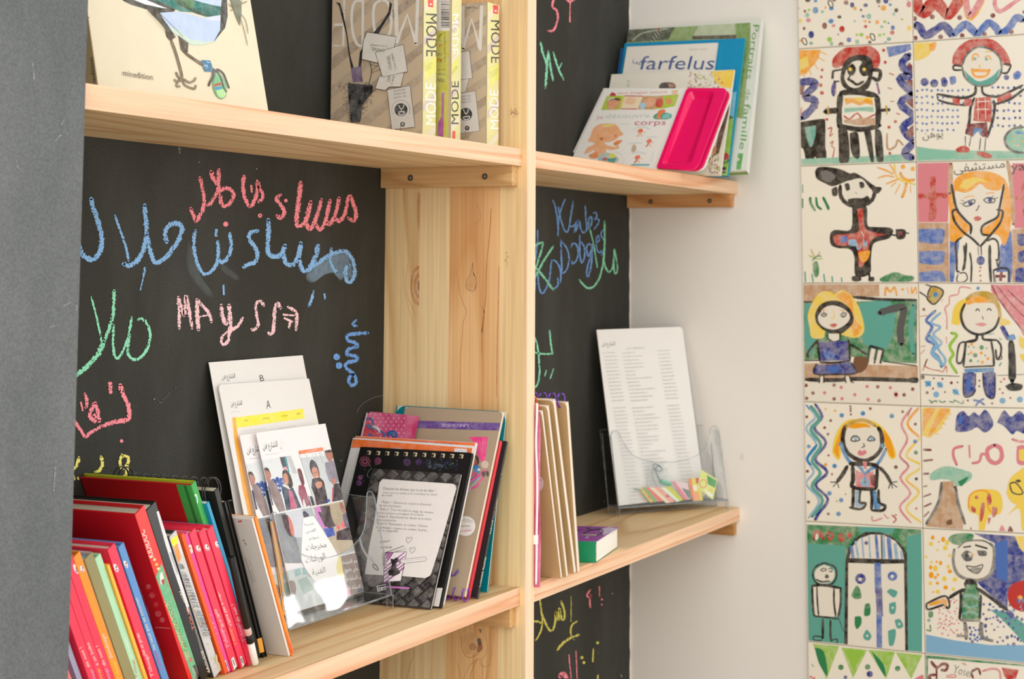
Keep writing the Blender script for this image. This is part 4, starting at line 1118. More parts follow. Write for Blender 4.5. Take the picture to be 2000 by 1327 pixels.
cleat(XU0-.017, XU0, -.1975, ZT-TH, .0262, 2, (222, 182, 128), (196, 148, 94), -1, 22)
cleat(-.0165, -.0003, -.1975, ZT-TH, .0225, 11, (228, 176, 120), (190, 126, 72), -1, 9)
cleat(XU0-.017, XU0, -.1975, ZL-TH, .0262, 5, (220, 174, 118), (190, 140, 84), -1, 16)
cleat(-.0165, -.0003, -.1975, ZR-TH, .024, 17, (206, 158, 100), (176, 120, 66), -1, 16)
# knots, resin streaks and pencil ticks in the timber
def kn2(T=(700, 400, 3.3167)): return Ink((XU0, 0, 0), (-1, 0, 0), T, lift=1.2e-4)
kn = kn2()
for i, (a, b, c) in enumerate((((196, 140, 80), 34, 130), ((214, 168, 110), 27, 108), ((190, 134, 76), 20, 84), ((208, 158, 100), 13, 58), ((170, 112, 62), 6, 34))):
    kn.add([kn.pp(394-b*sin(pi*t/12)*1.7, 525-c*cos(pi*t/12)) for t in range(13)], lin(a), 1); kn.k += 1
kn.poly([(391, 495), (395, 495), (395, 560), (390, 545)], (110, 76, 46))
kn.build('knot', div); kn = kn2()
kn.blob([(385, -80), (400, -60), (398, 60), (392, 170), (384, 110), (380, 0)], (204, 150, 88))
kn.build('resin_streak', div)
for P, w, c in (('740,375 730,440 700,500 700,540 730,560 755,550 765,490 745,440 742,375', 5, (178, 122, 66)), ('650,470 655,560 680,640 700,700 680,760 670,900 660,1000 660,1320', 4, (196, 128, 72)), ('860,20 850,200 830,400 825,600 810,720 800,830', 6, (190, 120, 62)), ('910,400 905,700 900,900 895,1250', 6, (196, 124, 66)), ('770,0 790,60 780,110 750,130', 6, (196, 134, 78)), ('800,660 815,700 808,780 800,835 800,1000', 5, (180, 132, 70)), ('365,700 372,900 370,1100', 3, (212, 164, 106)), ('300,560 330,690 360,800', 3, (206, 160, 104)), ('290,400 300,560', 3, (206, 160, 104)), ('320,380 310,480 312,560 335,640 375,720', 3, (200, 152, 96))):
    kn = kn2(); kn.stroke(P_(P), w, c); kn.build('grain_line', div)
kn = kn2(); kn.blob([(700, 520), (720, 480), (745, 440), (762, 500), (755, 548), (725, 556)], (212, 160, 102))
kn.build('knot', div); kn = kn2()
for i in range(26): kn.dot(960+random.gauss(0, 9), 350+random.gauss(0, 24), 2.2, (140, 100, 56))
kn.build('fleck', div, kind='stuff'); kn = kn2((620, 0, 3.3182))
for i in range(60): kn.dot(1275+random.gauss(0, 18), 730+random.gauss(0, 16), 2.4, (150, 104, 52))
kn.build('fleck', div, kind='stuff')
for P, w, c in (('1060,680 1075,820 1110,900 1170,930 1260,880 1300,800 1290,700', 7, (176, 120, 64)), ('1340,640 1360,820 1330,920 1240,960 1150,1040 1090,1180', 6, (186, 130, 72)), ('1400,640 1400,900 1380,1020 1300,1020 1280,960', 6, (180, 126, 70)), ('1010,960 1050,1100 1060,1180', 5, (190, 136, 80)), ('1300,940 1310,1100 1300,1180', 5, (176, 120, 62)), ('520,830 510,930 470,1030 440,1180', 7, (200, 150, 92)), ('1250,940 1180,1100 1170,1180', 6, (176, 120, 62)), ('970,640 965,900 975,1180', 4, (200, 150, 96)), ('1440,640 1400,1000 1340,1180', 4, (190, 140, 84))): kn = kn2((720, 1127, 5.882)); kn.stroke(P_(P), w, c); kn.build('grain_line', div)
kn = kn2((720, 1127, 5.882)); kn.blob([(1080, 700), (1180, 640), (1270, 700), (1290, 800), (1230, 880), (1130, 890), (1085, 800)], (214, 164, 106)); kn.blob([(1150, 790), (1200, 760), (1240, 800), (1220, 840), (1170, 840)], (184, 128, 74)); kn.blob([(1245, 720), (1280, 710), (1295, 790), (1260, 790)], (88, 60, 36)); kn.blob([(1250, 800), (1300, 780), (1305, 840), (1250, 870)], (160, 104, 56)); kn.build('knot', div); kn = kn2((720, 1127, 5.882)); kn.blob([(1265, 600), (1300, 610), (1285, 650)], (150, 106, 60)); kn.build('knot', div)
pk = Ink((0, 0, ZL), (0, 0, 1), (440, 1180, 6.25), lift=1.5e-4); pk.stroke([(1915, 287), (1950, 296), (1990, 292)], 5, (120, 96, 76)); 
# ================================================================ TOP LEFT SHELF
e, fr = book('picture_book', (-1.655, -.13, 0, .2093, 0, .2864, .32), ZT, .014, (234, 222, 194), 'cream hardback picture book with a magpie on its cover, leaning on the chalkboard', spine='L', spine_col=(178, 160, 122))
k = ink_on(fr, (150, 0, 5.263)); BK = (66, 62, 50)
k.poly(P_('465,-40 470,5 560,50 720,98 850,135 1000,118 1040,60 1040,-40'), BK)
k.poly(P_('620,-40 740,10 860,60 930,88 860,80 700,45 560,-10'), (236, 238, 240))
k.poly(P_('690,-40 860,25 1000,90 1060,118 1200,130 1370,190 1480,150 1490,-40'), (52, 130, 118))
k.poly(P_('1000,-40 1010,30 1100,90 1200,120 1200,-40'), (78, 124, 74))
for i in range(9): k.stroke([(990+i*14, -30+i*6), (1040+i*20, 40+i*11), (1150+i*26, 85+i*10), (1300+i*18, 80+i*12), (1478, 40+i*13)], 5, (38, 66, 56))
for i in range(5): k.stroke([(720+i*55, -30), (800+i*50, 10+i*8), (900+i*40, 50+i*10)], 4, (36, 90, 84))
k.poly(P_('1170,-40 1200,0 1300,30 1420,60 1485,70 1500,-40'), (196, 214, 236))
for i in range(26): k.stroke([(1190+i*11, 8+i*2.2), (1200+i*11, 34+i*2.2)], 4, (52, 130, 118))
k.poly(P_('850,132 1050,120 1180,150 1290,185 1400,182 1475,155 1475,330 1430,420 1380,440 1280,465 1170,462 1130,430 1050,380 990,340 930,270'), (190, 208, 236))
k.poly(P_('930,270 990,340 1130,430 1170,462 1280,465 1380,440 1430,420 1300,430 1150,400 1040,310'), (202, 222, 206)); k.poly(P_('1290,185 1475,155 1475,220 1380,210'), (214, 220, 240))
k.poly(P_('1490,-40 1540,-40 1548,170 1520,290 1400,435 1470,310 1475,150'), (58, 54, 46))
k.poly(P_('720,98 850,132 880,190 940,270 985,340 1010,380 960,410 920,380 905,300 850,230 790,170'), (70, 62, 44))
for i in range(34):
    t = i/33; x = 725+t*210; y = 105+t*230; k.stroke([(x+14, y), (x-14-random.random()*10, y+22)], 5, (70, 66, 48), 1, False, .2); k.stroke([(x+120+t*20, y+30), (x+146+t*16, y+50)], 5, (70, 62, 44), 1, False, .2)
k.poly(P_('905,330 1015,380 960,420 935,400'), (84, 68, 48)); k.poly(P_('1040,370 1080,400 1140,450 1135,540 1105,555 1065,510'), (80, 66, 46))
for i in range(12): k.stroke([(1035+i*9, 372+i*7), (1050+i*9, 362+i*7)], 5, (80, 66, 46), 1, False, .2)
k.stroke(P_('965,420 1010,540 1050,680 1078,790'), 26, (120, 100, 66)); k.stroke(P_('972,415 1020,540 1060,680 1085,790'), 6, (70, 58, 42)); k.stroke(P_('1115,550 1200,610 1290,665'), 28, (112, 94, 62)); k.stroke(P_('1120,560 1200,622 1285,680'), 6, (60, 52, 40))
k.poly(P_('1275,620 1365,625 1400,728 1385,738 1310,738 1290,690'), (58, 120, 158)); k.text('31', 1330, 705, 1365, 645, 42, (170, 205, 225), up=(-1, -.35))
for P in ('1085,800 1040,830 1020,885 1055,890', '1085,830 1110,880 1200,915 1215,880', '1080,790 1050,800 1030,780 1015,745', '1085,820 1030,840 995,820', '1095,815 1150,850 1200,830 1215,800', '1210,880 1225,885'): k.stroke(P_(P), 20, (104, 92, 66)); k.stroke(P_(P), 6, (160, 148, 116))
k.blob(P_('1420,750 1470,760 1530,880 1530,970 1490,1015 1440,1000 1400,930 1390,850'), (126, 190, 140)); k.blob(P_('1425,920 1500,920 1525,970 1490,1010 1440,985'), (176, 226, 150)); k.poly(P_('1400,870 1470,850 1475,875 1405,895'), (184, 88, 66)); k.poly(P_('1405,900 1480,890 1485,920 1420,930'), (60, 150, 190))
for P, w in (('1400,710 1390,790 1360,850 1350,885', 22), ('1420,720 1470,800 1500,900 1530,950', 18), ('1440,710 1500,760 1540,860 1560,910', 16), ('1400,745 1440,720 1480,740', 18)): k.stroke(P_(P), w, (72, 66, 52))
k.stroke(P_('1425,760 1400,830 1395,880 1420,960 1480,1018 1530,980'), 4, (70, 130, 90))
k.poly(P_('1560,-40 1640,-40 1685,20 1685,150 1670,270 1640,200 1600,90'), (116, 122, 96)); k.stroke(P_('1600,-20 1650,100 1668,260'), 4, (70, 76, 58))
for P, w in (('1550,40 1600,70 1640,60', 6), ('1570,115 1650,60 1745,15', 8), ('1560,70 1610,75', 6), ('1685,150 1730,220 1755,350', 6), ('1680,200 1720,340 1748,470', 6), ('1700,-20 1690,40', 5)): k.stroke(P_(P), w, (112, 102, 66))
k.text('minedition', 470, 780, 778, 825, 64, (96, 86, 66), up=(-.18, -1))
k.build('cover_print', e)
fs = FRS[e.name]; k = Ink(fs.at(-.0005, 0, 0), -fs.U, (150, 0, 5.263)); k.text('minedition', 212, 960, 168, 590, 44, (52, 44, 30), up=(-1, .12)); k.text('Springmann', 122, 230, 60, -190, 46, (52, 44, 30), up=(-1, .15)); k.build('spine_print', e)
# three copies of a fashion activity book, spines to the front
def fashion(x, y, h, ww, lab, T, what):
    e, fr = book('activity_book', (x, y, rad(-90), 0, 0, ww, h), ZT, .0335 if what != 'mid' else .026, (192, 172, 146), lab, group=None, spine='R', hard=False, spine_col=(224, 218, 158), pages=(214, 208, 190))
    k = ink_on(fr, T)
    if what == 'mid':
        k.T = (800, 0, 4.575); k.poly(P_('200,-400 356,-400 356,275 200,275'), (226, 220, 212)); k.poly(P_('200,275 352,275 342,1260 200,1240'), (196, 190, 74)); k.poly(P_('285,828 310,828 302,1230 250,1210 255,1100 285,1040'), (176, 92, 152))
        for i in range(26): k.stroke([(282, -120+i*14.6), (356, -119+i*14.6)], random.choice((4, 7, 10)), (48, 46, 46), 1, False, 1)
        k.text('TEN', 316, 700, 250, 700, 34, 'K', up=(0, 1)); k.text('Com', 318, 655, 256, 655, 20, 'K', up=(0, 1)); k.text('so ce', 318, 620, 256, 620, 12, 'K', up=(0, 1)); k.text('RI', 287, 520, 250, 520, 36, 'R', up=(0, 1)); k.text('CO', 289, 475, 250, 475, 26, 'K', up=(0, 1)); k.text('LA', 292, 395, 262, 395, 26, 'R', up=(0, 1)); k.text('978 2745 94895 5', 322, 560, 322, 290, 14, (110, 106, 60), up=(-1, 0)); k.stroke(P_('262,330 290,300 262,350 292,370'), 3, (90, 90, 50))
    else:
        o = 0 if what == 'left' else 1
        if o: k.T = (800, 0, 4.575)
        for i in range(7):                                     # parquet boards
            if o: a = [(440, 200+i*180), (440, 120+i*180), (706, -60+i*180), (706, 20+i*180)]
            else: a = [(20, 420+i*270), (20, 300+i*270), (940, -420+i*270), (940, -330+i*270)]
            k.poly(a, (160, 140, 116) if i % 2 else (172, 152, 126))
        if not o:
            for P, w in (('655,-10 665,410', 36), ('655,430 765,140 850,420', 34), ('865,-20 850,410', 30), ('60,-10 160,-5 150,440 50,440', 22), ('60,240 150,235', 26)): k.stroke(P_(P), w, (214, 208, 198), 1, False, 1)
            k.stroke(P_('345,10 260,20 230,150 245,330 290,430 340,440'), 26, (214, 208, 198)); k.stroke(P_('340,0 335,440'), 24, (214, 208, 198), 1, False, 1)
            k.stroke(P_('520,0 450,50 440,200 470,350 540,390 600,300 610,150 580,30 520,0'), 26, (214, 208, 198))
            k.poly(P_('80,20 120,30 150,130 190,330 215,520 250,650 225,660 195,480 180,340 135,160 110,60'), 'K'); k.poly(P_('595,15 620,40 600,140 530,250 440,420 340,520 320,640 295,640 310,500 420,340 520,220 585,110'), 'K')
            for P in ('150,95 160,60', '150,100 180,95', '140,110 165,140', '600,140 630,90', '600,150 640,160', '580,170 600,210'): k.stroke(P_(P), 4, 'K')
            k.poly(P_('222,655 325,635 328,700 340,785 240,790'), (96, 72, 104))
            for i in range(7): k.stroke([(225+i*17, 655), (240+i*15, 785)], 2, (160, 140, 160), 1, False, 1)
            rgn = random.Random(2)
            for i in range(320):
                t = rgn.random(); cx = 310-50*t; hw = (152*(1-t)**.8+44) if t < .85 else 52; y = 790+t*380; x = cx+rgn.uniform(-1, 1)*hw
                k.stroke([(x, y), (x+rgn.uniform(-26, 26), y+rgn.uniform(-20, 20))], 9, (26, 22, 22), 1, False, .3)
            k.poly(P_('205,800 440,820 440,880 340,1010 320,1170 230,1175 220,1050 205,900'), (28, 24, 24))
            for q, t in (('560,870 465,850 505,735 740,700 710,835 600,835', 0), ('385,310 668,355 645,470 620,560 480,605 335,570 350,400', 1), ('465,505 735,430 775,690 535,742', 2)):
                k.poly(P_(q), (210, 204, 194)); k.stroke(P_(q)+[P_(q)[0]], 5, 'K', 1, False, 1)
            k.text('CHANEL', 628, 665, 600, 530, 34, 'K', up=(-1, .2)); k.text('31 RUE CAMBON', 672, 665, 634, 515, 20, 'K', up=(-1, .2)); k.text('CHANEL', 558, 472, 428, 456, 34, 'K', up=(-.1, 1)); k.text('31 RUE CAMBON', 580, 440, 420, 425, 18, 'K', up=(-.1, 1)); k.text('CHA', 606, 792, 616, 725, 34, 'K', up=(-1, -.2)); k.text('31 RUE', 630, 820, 654, 730, 20, 'K', up=(-1, -.2))
            for P in ('410,590 430,690 400,820', '420,690 500,620', '430,700 520,665', '420,620 480,640'): k.stroke(P_(P), 6, 'K')
            k.poly(P_('580,865 800,825 845,1220 625,1245'), (204, 198, 190)); k.stroke(P_('580,865 800,825 845,1220 625,1245 580,865'), 4, (70, 66, 60), 1, False, 1)
            k.dot(712, 1055, 62, 'K', n=24); k.k += 1; k.dot(728, 1195, 24, 'K', n=14); k.k += 1; k.dot(728, 1193, 9, (200, 190, 170)); k.k += 1
            k.stroke(P_('690,1010 700,1030 715,1050 735,1030 740,1005'), 7, (225, 220, 210)); k.stroke(P_('690,1075 745,1075 735,1100 700,1105 690,1080'), 8, (225, 220, 210)); k.stroke(P_('715,1045 715,1070'), 6, (225, 220, 210)); k.stroke(P_('728,1200 708,1220 712,1280'), 5, (90, 76, 50))
            for i, t in enumerate(('DES CADEAUX', 'DES POURQUOI', 'DES CARTES')): k.text(t, 760-i*4, 915-i*32, 640, 935-i*32, 17, (90, 84, 78), up=(.1, 1))
            k.stroke([(712+88*cos(rad(a)), 1055+92*sin(rad(a))) for a in range(150, 400, 20)], 3, (110, 104, 96)); k.text('MILAN', 800, -25, 720, -15, 20, 'K', up=(0, 1)); k.dot(770, 30, 5, 'K')
        else:
            for P, w in (('475,50 480,440', 30), ('478,440 555,170 630,440', 28), ('645,50 630,440', 28)): k.stroke(P_(P), w, (214, 208, 198), 1, False, 1)
            k.text('MILAN', 605, 60, 508, 60, 20, 'K', up=(0, 1)); k.dot(567, 97, 5, 'K')
            k.poly(P_('440,470 535,455 562,700 440,715'), (212, 206, 196)); k.stroke(P_('440,470 535,455 562,700 440,715'), 4, 'K', 1, False, 1); k.poly(P_('440,718 530,705 500,820 440,830'), (212, 206, 196)); k.stroke(P_('530,705 500,820'), 4, 'K'); k.stroke(P_('445,395 465,395 455,450'), 4, 'K')
            k.poly(P_('440,835 590,815 628,1170 440,1195'), (204, 198, 190)); k.stroke(P_('440,835 590,815 628,1170 440,1195'), 4, (70, 66, 60), 1, False, 1)
            k.dot(502, 1022, 58, 'K', n=24); k.k += 1; k.dot(515, 1145, 20, 'K', n=14); k.k += 1; k.dot(515, 1143, 8, (200, 190, 170)); k.k += 1
            k.stroke(P_('480,975 495,1010 505,1020 520,1000 525,975'), 7, (225, 220, 210)); k.stroke(P_('480,1045 535,1040 525,1065 495,1072 482,1050'), 8, (225, 220, 210)); k.stroke(P_('515,1150 498,1180 520,1245 530,1200 518,1150'), 4, (110, 92, 50))
            for i in range(3): k.text(('DES CADEAUX', 'DES POURQUOI', 'DES CARTES')[i], 545, 900-i*26, 450, 912-i*26, 15, (90, 84, 78), up=(.1, 1))
    k.build('cover_print', e)
    # spine: pale yellow with the title twice
    s = spine(e, (800, 0, 4.575))
    sx, dy, fl = {'left': (118, 0, 1), 'mid': (346, -70, 0), 'right': (698, 60, 1)}[what]; wd = 130 if what == 'left' else 96 if what == 'mid' else 108
    for i in range(5): s.poly([(sx, 60+dy+i*290), (sx+wd, -60+dy+i*290), (sx+wd, 10+dy+i*290), (sx, 130+dy+i*290)], (208, 190, 176) if i % 2 else (226, 216, 190))
    if fl:
        s.poly([(sx+14, 560+dy), (sx+wd-6, 500+dy), (sx+wd-6, 640+dy), (sx+14, 720+dy)], (226, 222, 110)); s.text('MODE', sx+28, 120+dy, sx+30, 502+dy, wd*.80, (44, 42, 38), up=(1, .05))
        s.text('MODE', sx+wd-10, 1120+dy*.6, sx+wd-14, 745+dy, wd*.76, (250, 246, 240), up=(-1, -.05))
        s.poly([(sx+46, -16+dy), (sx+92, -10+dy), (sx+92, 66+dy), (sx+46, 60+dy)], (226, 66, 60)); s.dot(sx+70, 38+dy, 9, (245, 230, 220)); s.k += 1
        for i in range(4): s.lines(sx+24, 640+dy-i*16, 74, -52, 0, 0, 1, 3, (150, 150, 60))
    else:
        s.text('MODE', 436, 1110, 438, 725, 70, (44, 42, 38), up=(-1, 0)); s.text('MODE', 372, 125, 366, 490, 70, (250, 246, 240), up=(1, 0)); s.poly(P_('360,590 436,500 432,620 358,690'), (226, 222, 110)); s.poly(P_('382,1170 408,1172 408,1240 380,1236'), (226, 66, 60)); s.lines(366, 650, 60, -70, 6, 6, 3, 3, (150, 150, 60))
    s.build('spine_print', e)
    return e
fashion(-1.0489, -.0100, .215, .1332, 'fashion activity book nearest the magpie book, whole cover of floorboards and labels showing', (640, 0, 4.9136), 'left')
fashion(-.995, -.0035, .205, .151, 'middle fashion activity book with a barcode and a yellow back cover showing', (640, 0, 4.9136), 'mid')
fashion(-.9433, -.0100, .1875, .1695, 'fashion activity book against the pine divider, half its cover showing', (640, 0, 4.9136), 'right')
# ================================================================ TOP RIGHT SHELF
def pbox(fr, w, h, t, u0=0, v0=0, n=0): return box_bm(fr.at(u0, v0, n), fr.U*w, fr.V*h, -fr.N*t, .0003)
e, fr = book('family_portraits_book', (-.1301, -.0123, -1.5848, .3736, .0225, .2499, .2988), ZT, .016, (214, 216, 204), 'largest pale green hardback against the white wall with upright green spine lettering', spine_col=(226, 228, 220), back=(120, 158, 70))
k = ink_on(fr, Z3)
k.poly(P_('618,176 1345,135 1345,270 1300,700 618,560'), (138, 160, 96)); k.poly(P_('618,176 900,160 860,235 618,250'), (84, 88, 66)); k.poly(P_('1040,150 1250,138 1260,225 1000,225'), (178, 188, 152)); k.poly(P_('1000,212 1262,205 1262,228 1000,232'), (86, 72, 50)); k.poly(P_('1262,138 1345,134 1330,340 1290,520'), (116, 148, 70))
for i in range(14): k.stroke([(760+12*i, 240-10*i+(i-7)**2*.8), (745+12*i, 215-10*i+(i-7)**2*.8)], 5, (206, 210, 196))
k.stroke(P_('650,240 700,200 780,180 860,170'), 8, (170, 178, 150)); k.dot(803, 172, 7, (170, 40, 40))
k.text('Portraits', 1362, 145, 1318, 465, 38, (92, 146, 62), up=(1, .12)); k.text('de', 1322, 525, 1312, 590, 30, (140, 164, 120), up=(1, .12)); k.text('famille', 1312, 610, 1278, 880, 38, (84, 150, 58), up=(1, .12))
k.poly(P_('1272,905 1302,905 1288,1000 1260,1000'), (86, 160, 76)); k.dot(1272, 940, 9, (224, 200, 180)); k.k += 1
k.build('cover_print', e)
e, fr = book('meadow_album', (-.145, -.0109, -1.5732, .3371, -.0124, .2243, .2624), ZT, .006, (20, 140, 184), 'bright blue hardback album with a green meadow strip, behind the floral book', spine_col=(0, 150, 170))
k = ink_on(fr, Z3); k.poly(P_('1150,560 1262,540 1240,760 1205,1045 1130,1045 1150,800'), (120, 186, 212)); k.poly(P_('1190,700 1246,698 1208,1045 1120,1045 1130,900'), (142, 186, 52)); k.blob(P_('1200,650 1225,680 1245,690 1220,705 1195,695'), (50, 96, 52)); k.poly(P_('1130,985 1202,985 1200,1020 1130,1020'), 'K'); k.text('an', 1168, 1013, 1200, 1013, 17, 'w'); k.blob(P_('1185,900 1210,905 1218,930 1190,945'), (180, 50, 60)); k.blob(P_('1160,890 1185,895 1185,925 1165,925'), (50, 60, 80)); k.stroke(P_('1160,950 1200,960 1215,940'), 14, (60, 110, 60)); k.build('cover_print', e)
book('slim_navy_book', (-.1368, -.0030, -1.585, .345, .0018, .06, .2555), ZT, .0025, (42, 92, 150), 'slim dark blue book showing only at the left edge of the album')
e, fr = book('story_booklet', (-.162, -.0206, -1.5729, .370, -.0092, .1696, .2571), ZT, .004, (226, 220, 208), 'cream booklet with blue slanted title lettering, in front of the album', hard=False)
k = ink_on(fr, Z3); k.text('farfelus', 685, 410, 1125, 410, 86, (36, 72, 132), up=(.25, -1)); k.text('Les', 648, 372, 696, 385, 24, (36, 72, 132), up=(.3, -1)); k.text('Didier Lévy', 985, 298, 1090, 294, 13, (176, 166, 150)); k.build('cover_print', e)
e, fr = book('floral_book', (-.175, -.0049, -1.5707, .3714, -.0094, .2271, .2014), ZT, .0045, (228, 222, 206), 'white book with yellow flowered corner, behind the pink-trayed board book')
k = ink_on(fr, (1100, 130, 5.528)); k.poly(P_('1590,55 1850,38 1815,235 1720,225 1640,160 1620,100'), (238, 200, 56)); k.blob(P_('1035,210 1060,180 1120,170 1190,180 1215,215 1190,240 1050,240'), (60, 46, 38)); k.blob(P_('1130,185 1190,190 1205,215 1150,225'), (176, 124, 84))
rgn = random.Random(4)
for i in range(90): k.dot(rgn.uniform(1340, 1720), rgn.uniform(60, 235), rgn.uniform(4, 11), rgn.choice(((206, 60, 110), (150, 176, 60), (196, 120, 140), (168, 168, 150), (190, 200, 120), (120, 130, 60))))
k.poly(P_('1800,330 1700,620 1640,900 1600,980 1680,940 1720,780 1790,480'), (96, 58, 38)); k.blob(P_('1620,860 1655,870 1640,940 1610,950'), (206, 140, 80)); k.poly(P_('1440,1165 1700,1175 1690,1200 1430,1185'), (238, 200, 56))
for i in range(80): k.dot(rgn.uniform(1560, 1700), rgn.uniform(940, 1170), rgn.uniform(4, 10), rgn.choice(((206, 60, 110), (130, 170, 60), (210, 150, 60), (60, 70, 50), (170, 190, 90))))
k.text('01', 718, 222, 722, 155, 36, (150, 176, 160), up=(-1, 0)); k.build('cover_print', e)
# board book with a moulded pink tray along its edge
zc = ZT+.0004; p = (-.2125, -.003, rad(-91.5), .60, -.052, .236, .2)
fr = Fr(p, zc+.011)
fr.O = hit(1121, 305.5, Vector((0, -.0045, 0)), Vector((0, 1, 0)))
U0 = fr.U
def solve(px, P0, N): return hit(px[0], px[1], P0, N)
Nn = fr.N; TLp, TRp, BRp, BLp = [solve(q, fr.O, Nn) for q in ((1182, 172.3), (1424.5, 173.0), (1364, 337), (1119, 306))]
e = empty('anatomy_board_book', BLp, 'front board book with a naked toddler on the cover and an empty bright pink tray', 'book')
def rq(q, r, seg=5):
    out = []
    for i in range(4):
        a, b, c = q[i-1], q[i], q[(i+1) % 4]; d1 = (a-b).normalized(); d2 = (c-b).normalized()
        if i in r:
            rr = r[i]
            for j in range(seg+1): t = j/seg; out.append(b+d1*rr*(1-t)**2+d2*rr*t**2)
        else: out.append(b)
    return out
q = [BLp, BRp, TRp, TLp]
mb, mt = solve((1283.5, 331), fr.O, Nn), solve((1341.5, 172.8), fr.O, Nn)
link_prism('front_board', [BLp, mb, mt, TLp], Nn, .0046, mat((234, 230, 222), .3, .02), e)
off = fr.V*-.0+Vector((.0, -.0, 0)); qb = [v-Nn*.0095+fr.U*.003 for v in q]; qi = [v-Nn*.0048+fr.U*.0016 for v in q]
def lift(Q, t):
    for i in (0, 1):
        lo = (Q[i]-Nn*t).z
        if lo < ZT+.0006: Q[i] = Q[i]+fr.V*((ZT+.0006-lo)/fr.V.z)
    return Q
lift(qb, .003); lift(qi, .0032)
link_prism('inner_board', rq(qi, {1: .018, 2: .014}), Nn, .0032, mat((226, 20, 96), .35, .03), e)
link_prism('back_board', rq(qb, {1: .018, 2: .014}), Nn, .003, mat((234, 230, 222), .4, .02), e)
sb = fr.V*.009
bm_link('spine', prism_bm([BLp-fr.U*.003+sb, BLp-fr.U*.0003+sb, TLp-fr.U*.0003, TLp-fr.U*.003], Nn, .0125), mat((222, 218, 210), .4, .02), e)
tq = [solve(a, fr.O+Nn*.0003, Nn) for a in ((1283, 330), (1361, 335.5), (1423, 174.5), (1342.5, 174.5))]
inn = [solve(a, fr.O+Nn*.0003, Nn) for a in ((1292, 325), (1351, 323.5), (1397.5, 181), (1347, 181))]
bm = bmesh.new(); rr = {0: .004, 1: .016, 2: .012, 3: .006}; A = rq(tq, rr, 4); A2 = [v+Nn*.0035 for v in A]; I1 = [v+Nn*.0038 for v in rq(inn, {i: .009 for i in range(4)}, 4)]
dq = [solve(a, fr.O+Nn*.0003, Nn) for a in ((1300, 315), (1341, 312), (1384, 190), (1352, 190))]; I2 = [v-Nn*.0040 for v in rq(dq, {i: .006 for i in range(4)}, 4)]
def resamp(P, n):
    L = [0]
    for i in range(len(P)): L.append(L[-1]+(P[(i+1) % len(P)]-P[i]).length)
    out = []
    for j in range(n):
        s_ = L[-1]*j/n; i = max(a for a in range(len(P)) if L[a] <= s_); t = (s_-L[i])/max(1e-9, L[i+1]-L[i]); out.append(P[i].lerp(P[(i+1) % len(P)], t))
    return out
R = [[bm.verts.new(v) for v in X] for X in (A, A2, I1, I2)]
for a, b in zip(R, R[1:]):
    n = len(a)
    for i in range(n): bm.faces.new((a[i], a[(i+1) % n], b[(i+1) % n], b[i]))
bm.faces.new(R[-1]); bmesh.ops.recalc_face_normals(bm, faces=bm.faces[:]); o = bm_link('tray', bm, mat((236, 8, 98), .28, .03, 30, .5), e)
k = Ink(fr.O, Nn, (1100, 130, 5.528)); k.clip = [topx(v) for v in (BLp, mb, mt, TLp)]
SK = (232, 168, 116)
k.poly(P_('410,470 470,320 640,315 610,465'), (168, 190, 40)); k.poly(P_('640,315 665,313 640,460 612,465'), (210, 200, 40)); k.poly(P_('665,318 860,322 800,460 625,462'), (236, 214, 180)); k.poly(P_('660,312 862,316 860,328 660,322'), (190, 50, 80)); k.poly(P_('622,452 800,455 798,465 620,462'), (190, 50, 80)); k.poly(P_('862,320 1000,320 1250,300 1210,420 1100,450 960,465 805,462'), (196, 150, 96)); k.poly(P_('1080,320 1250,302 1200,430 980,465 1080,400'), (172, 196, 50))
k.blob(P_('470,400 500,350 600,345 620,380 580,450 510,465 475,440'), (214, 150, 100)); k.blob(P_('480,380 520,345 610,345 615,370 540,360'), (90, 60, 40)); k.stroke(P_('490,370 510,350 560,342'), 10, (226, 226, 226)); k.blob(P_('660,370 700,335 770,340 780,380 740,410 670,400'), (232, 190, 150)); k.blob(P_('880,360 940,335 1000,350 980,420 900,440'), (222, 160, 120)); k.blob(P_('830,400 880,390 890,440 840,460'), (160, 200, 220)); k.blob(P_('1010,350 1060,345 1080,400 1060,440 1000,430'), (200, 70, 50)); k.blob(P_('1100,350 1160,345 1180,390 1120,410'), (214, 150, 90)); k.blob(P_('1170,260 1240,255 1225,300 1180,305'), (226, 190, 160))
k.text('mon imagier sonore', 585, 300, 1120, 285, 26, (226, 120, 96), up=(.2, -1)); k.blob(P_('500,310 530,278 570,300 560,316 505,318'), (190, 36, 50))
k.text('Je', 355, 568, 430, 566, 42, (206, 150, 160), up=(.2, -1)); k.text('découvre', 455, 560, 930, 552, 52, (190, 200, 196), up=(.2, -1)); k.text('mon', 610, 630, 720, 628, 26, (200, 214, 208), up=(.2, -1)); k.text('corps', 765, 634, 1105, 630, 60, (190, 62, 110), up=(.2, -1))
k.blob(P_('970,540 1030,500 1160,510 1150,565 1000,570'), (50, 150, 120)); k.blob(P_('1010,560 1030,480 1090,465 1105,490 1060,520 1050,570'), (226, 120, 70)); k.poly(P_('1080,520 1165,505 1150,560 1070,562'), (120, 190, 180))
k.blob(P_('265,810 280,780 300,740 320,680 380,630 470,615 560,625 600,660 620,700 645,720 640,745 605,755 570,790 500,815 420,820 350,825 300,815'), SK); k.blob(P_('420,650 450,625 520,620 550,640 480,655'), (226, 206, 110)); k.blob(P_('390,780 415,765 435,785 410,800'), (190, 110, 66)); k.blob(P_('550,740 575,735 580,765 555,765'), (226, 130, 90))
k.poly(P_('350,825 440,820 470,850 560,870 600,850 605,885 520,905 470,890 450,950 420,990 330,985 340,900 250,940 220,945 260,880 320,850'), SK); k.blob(P_('540,830 590,800 640,800 600,840 560,855'), (226, 130, 50)); k.blob(P_('275,960 330,930 370,925 370,985 300,990'), (226, 130, 60))
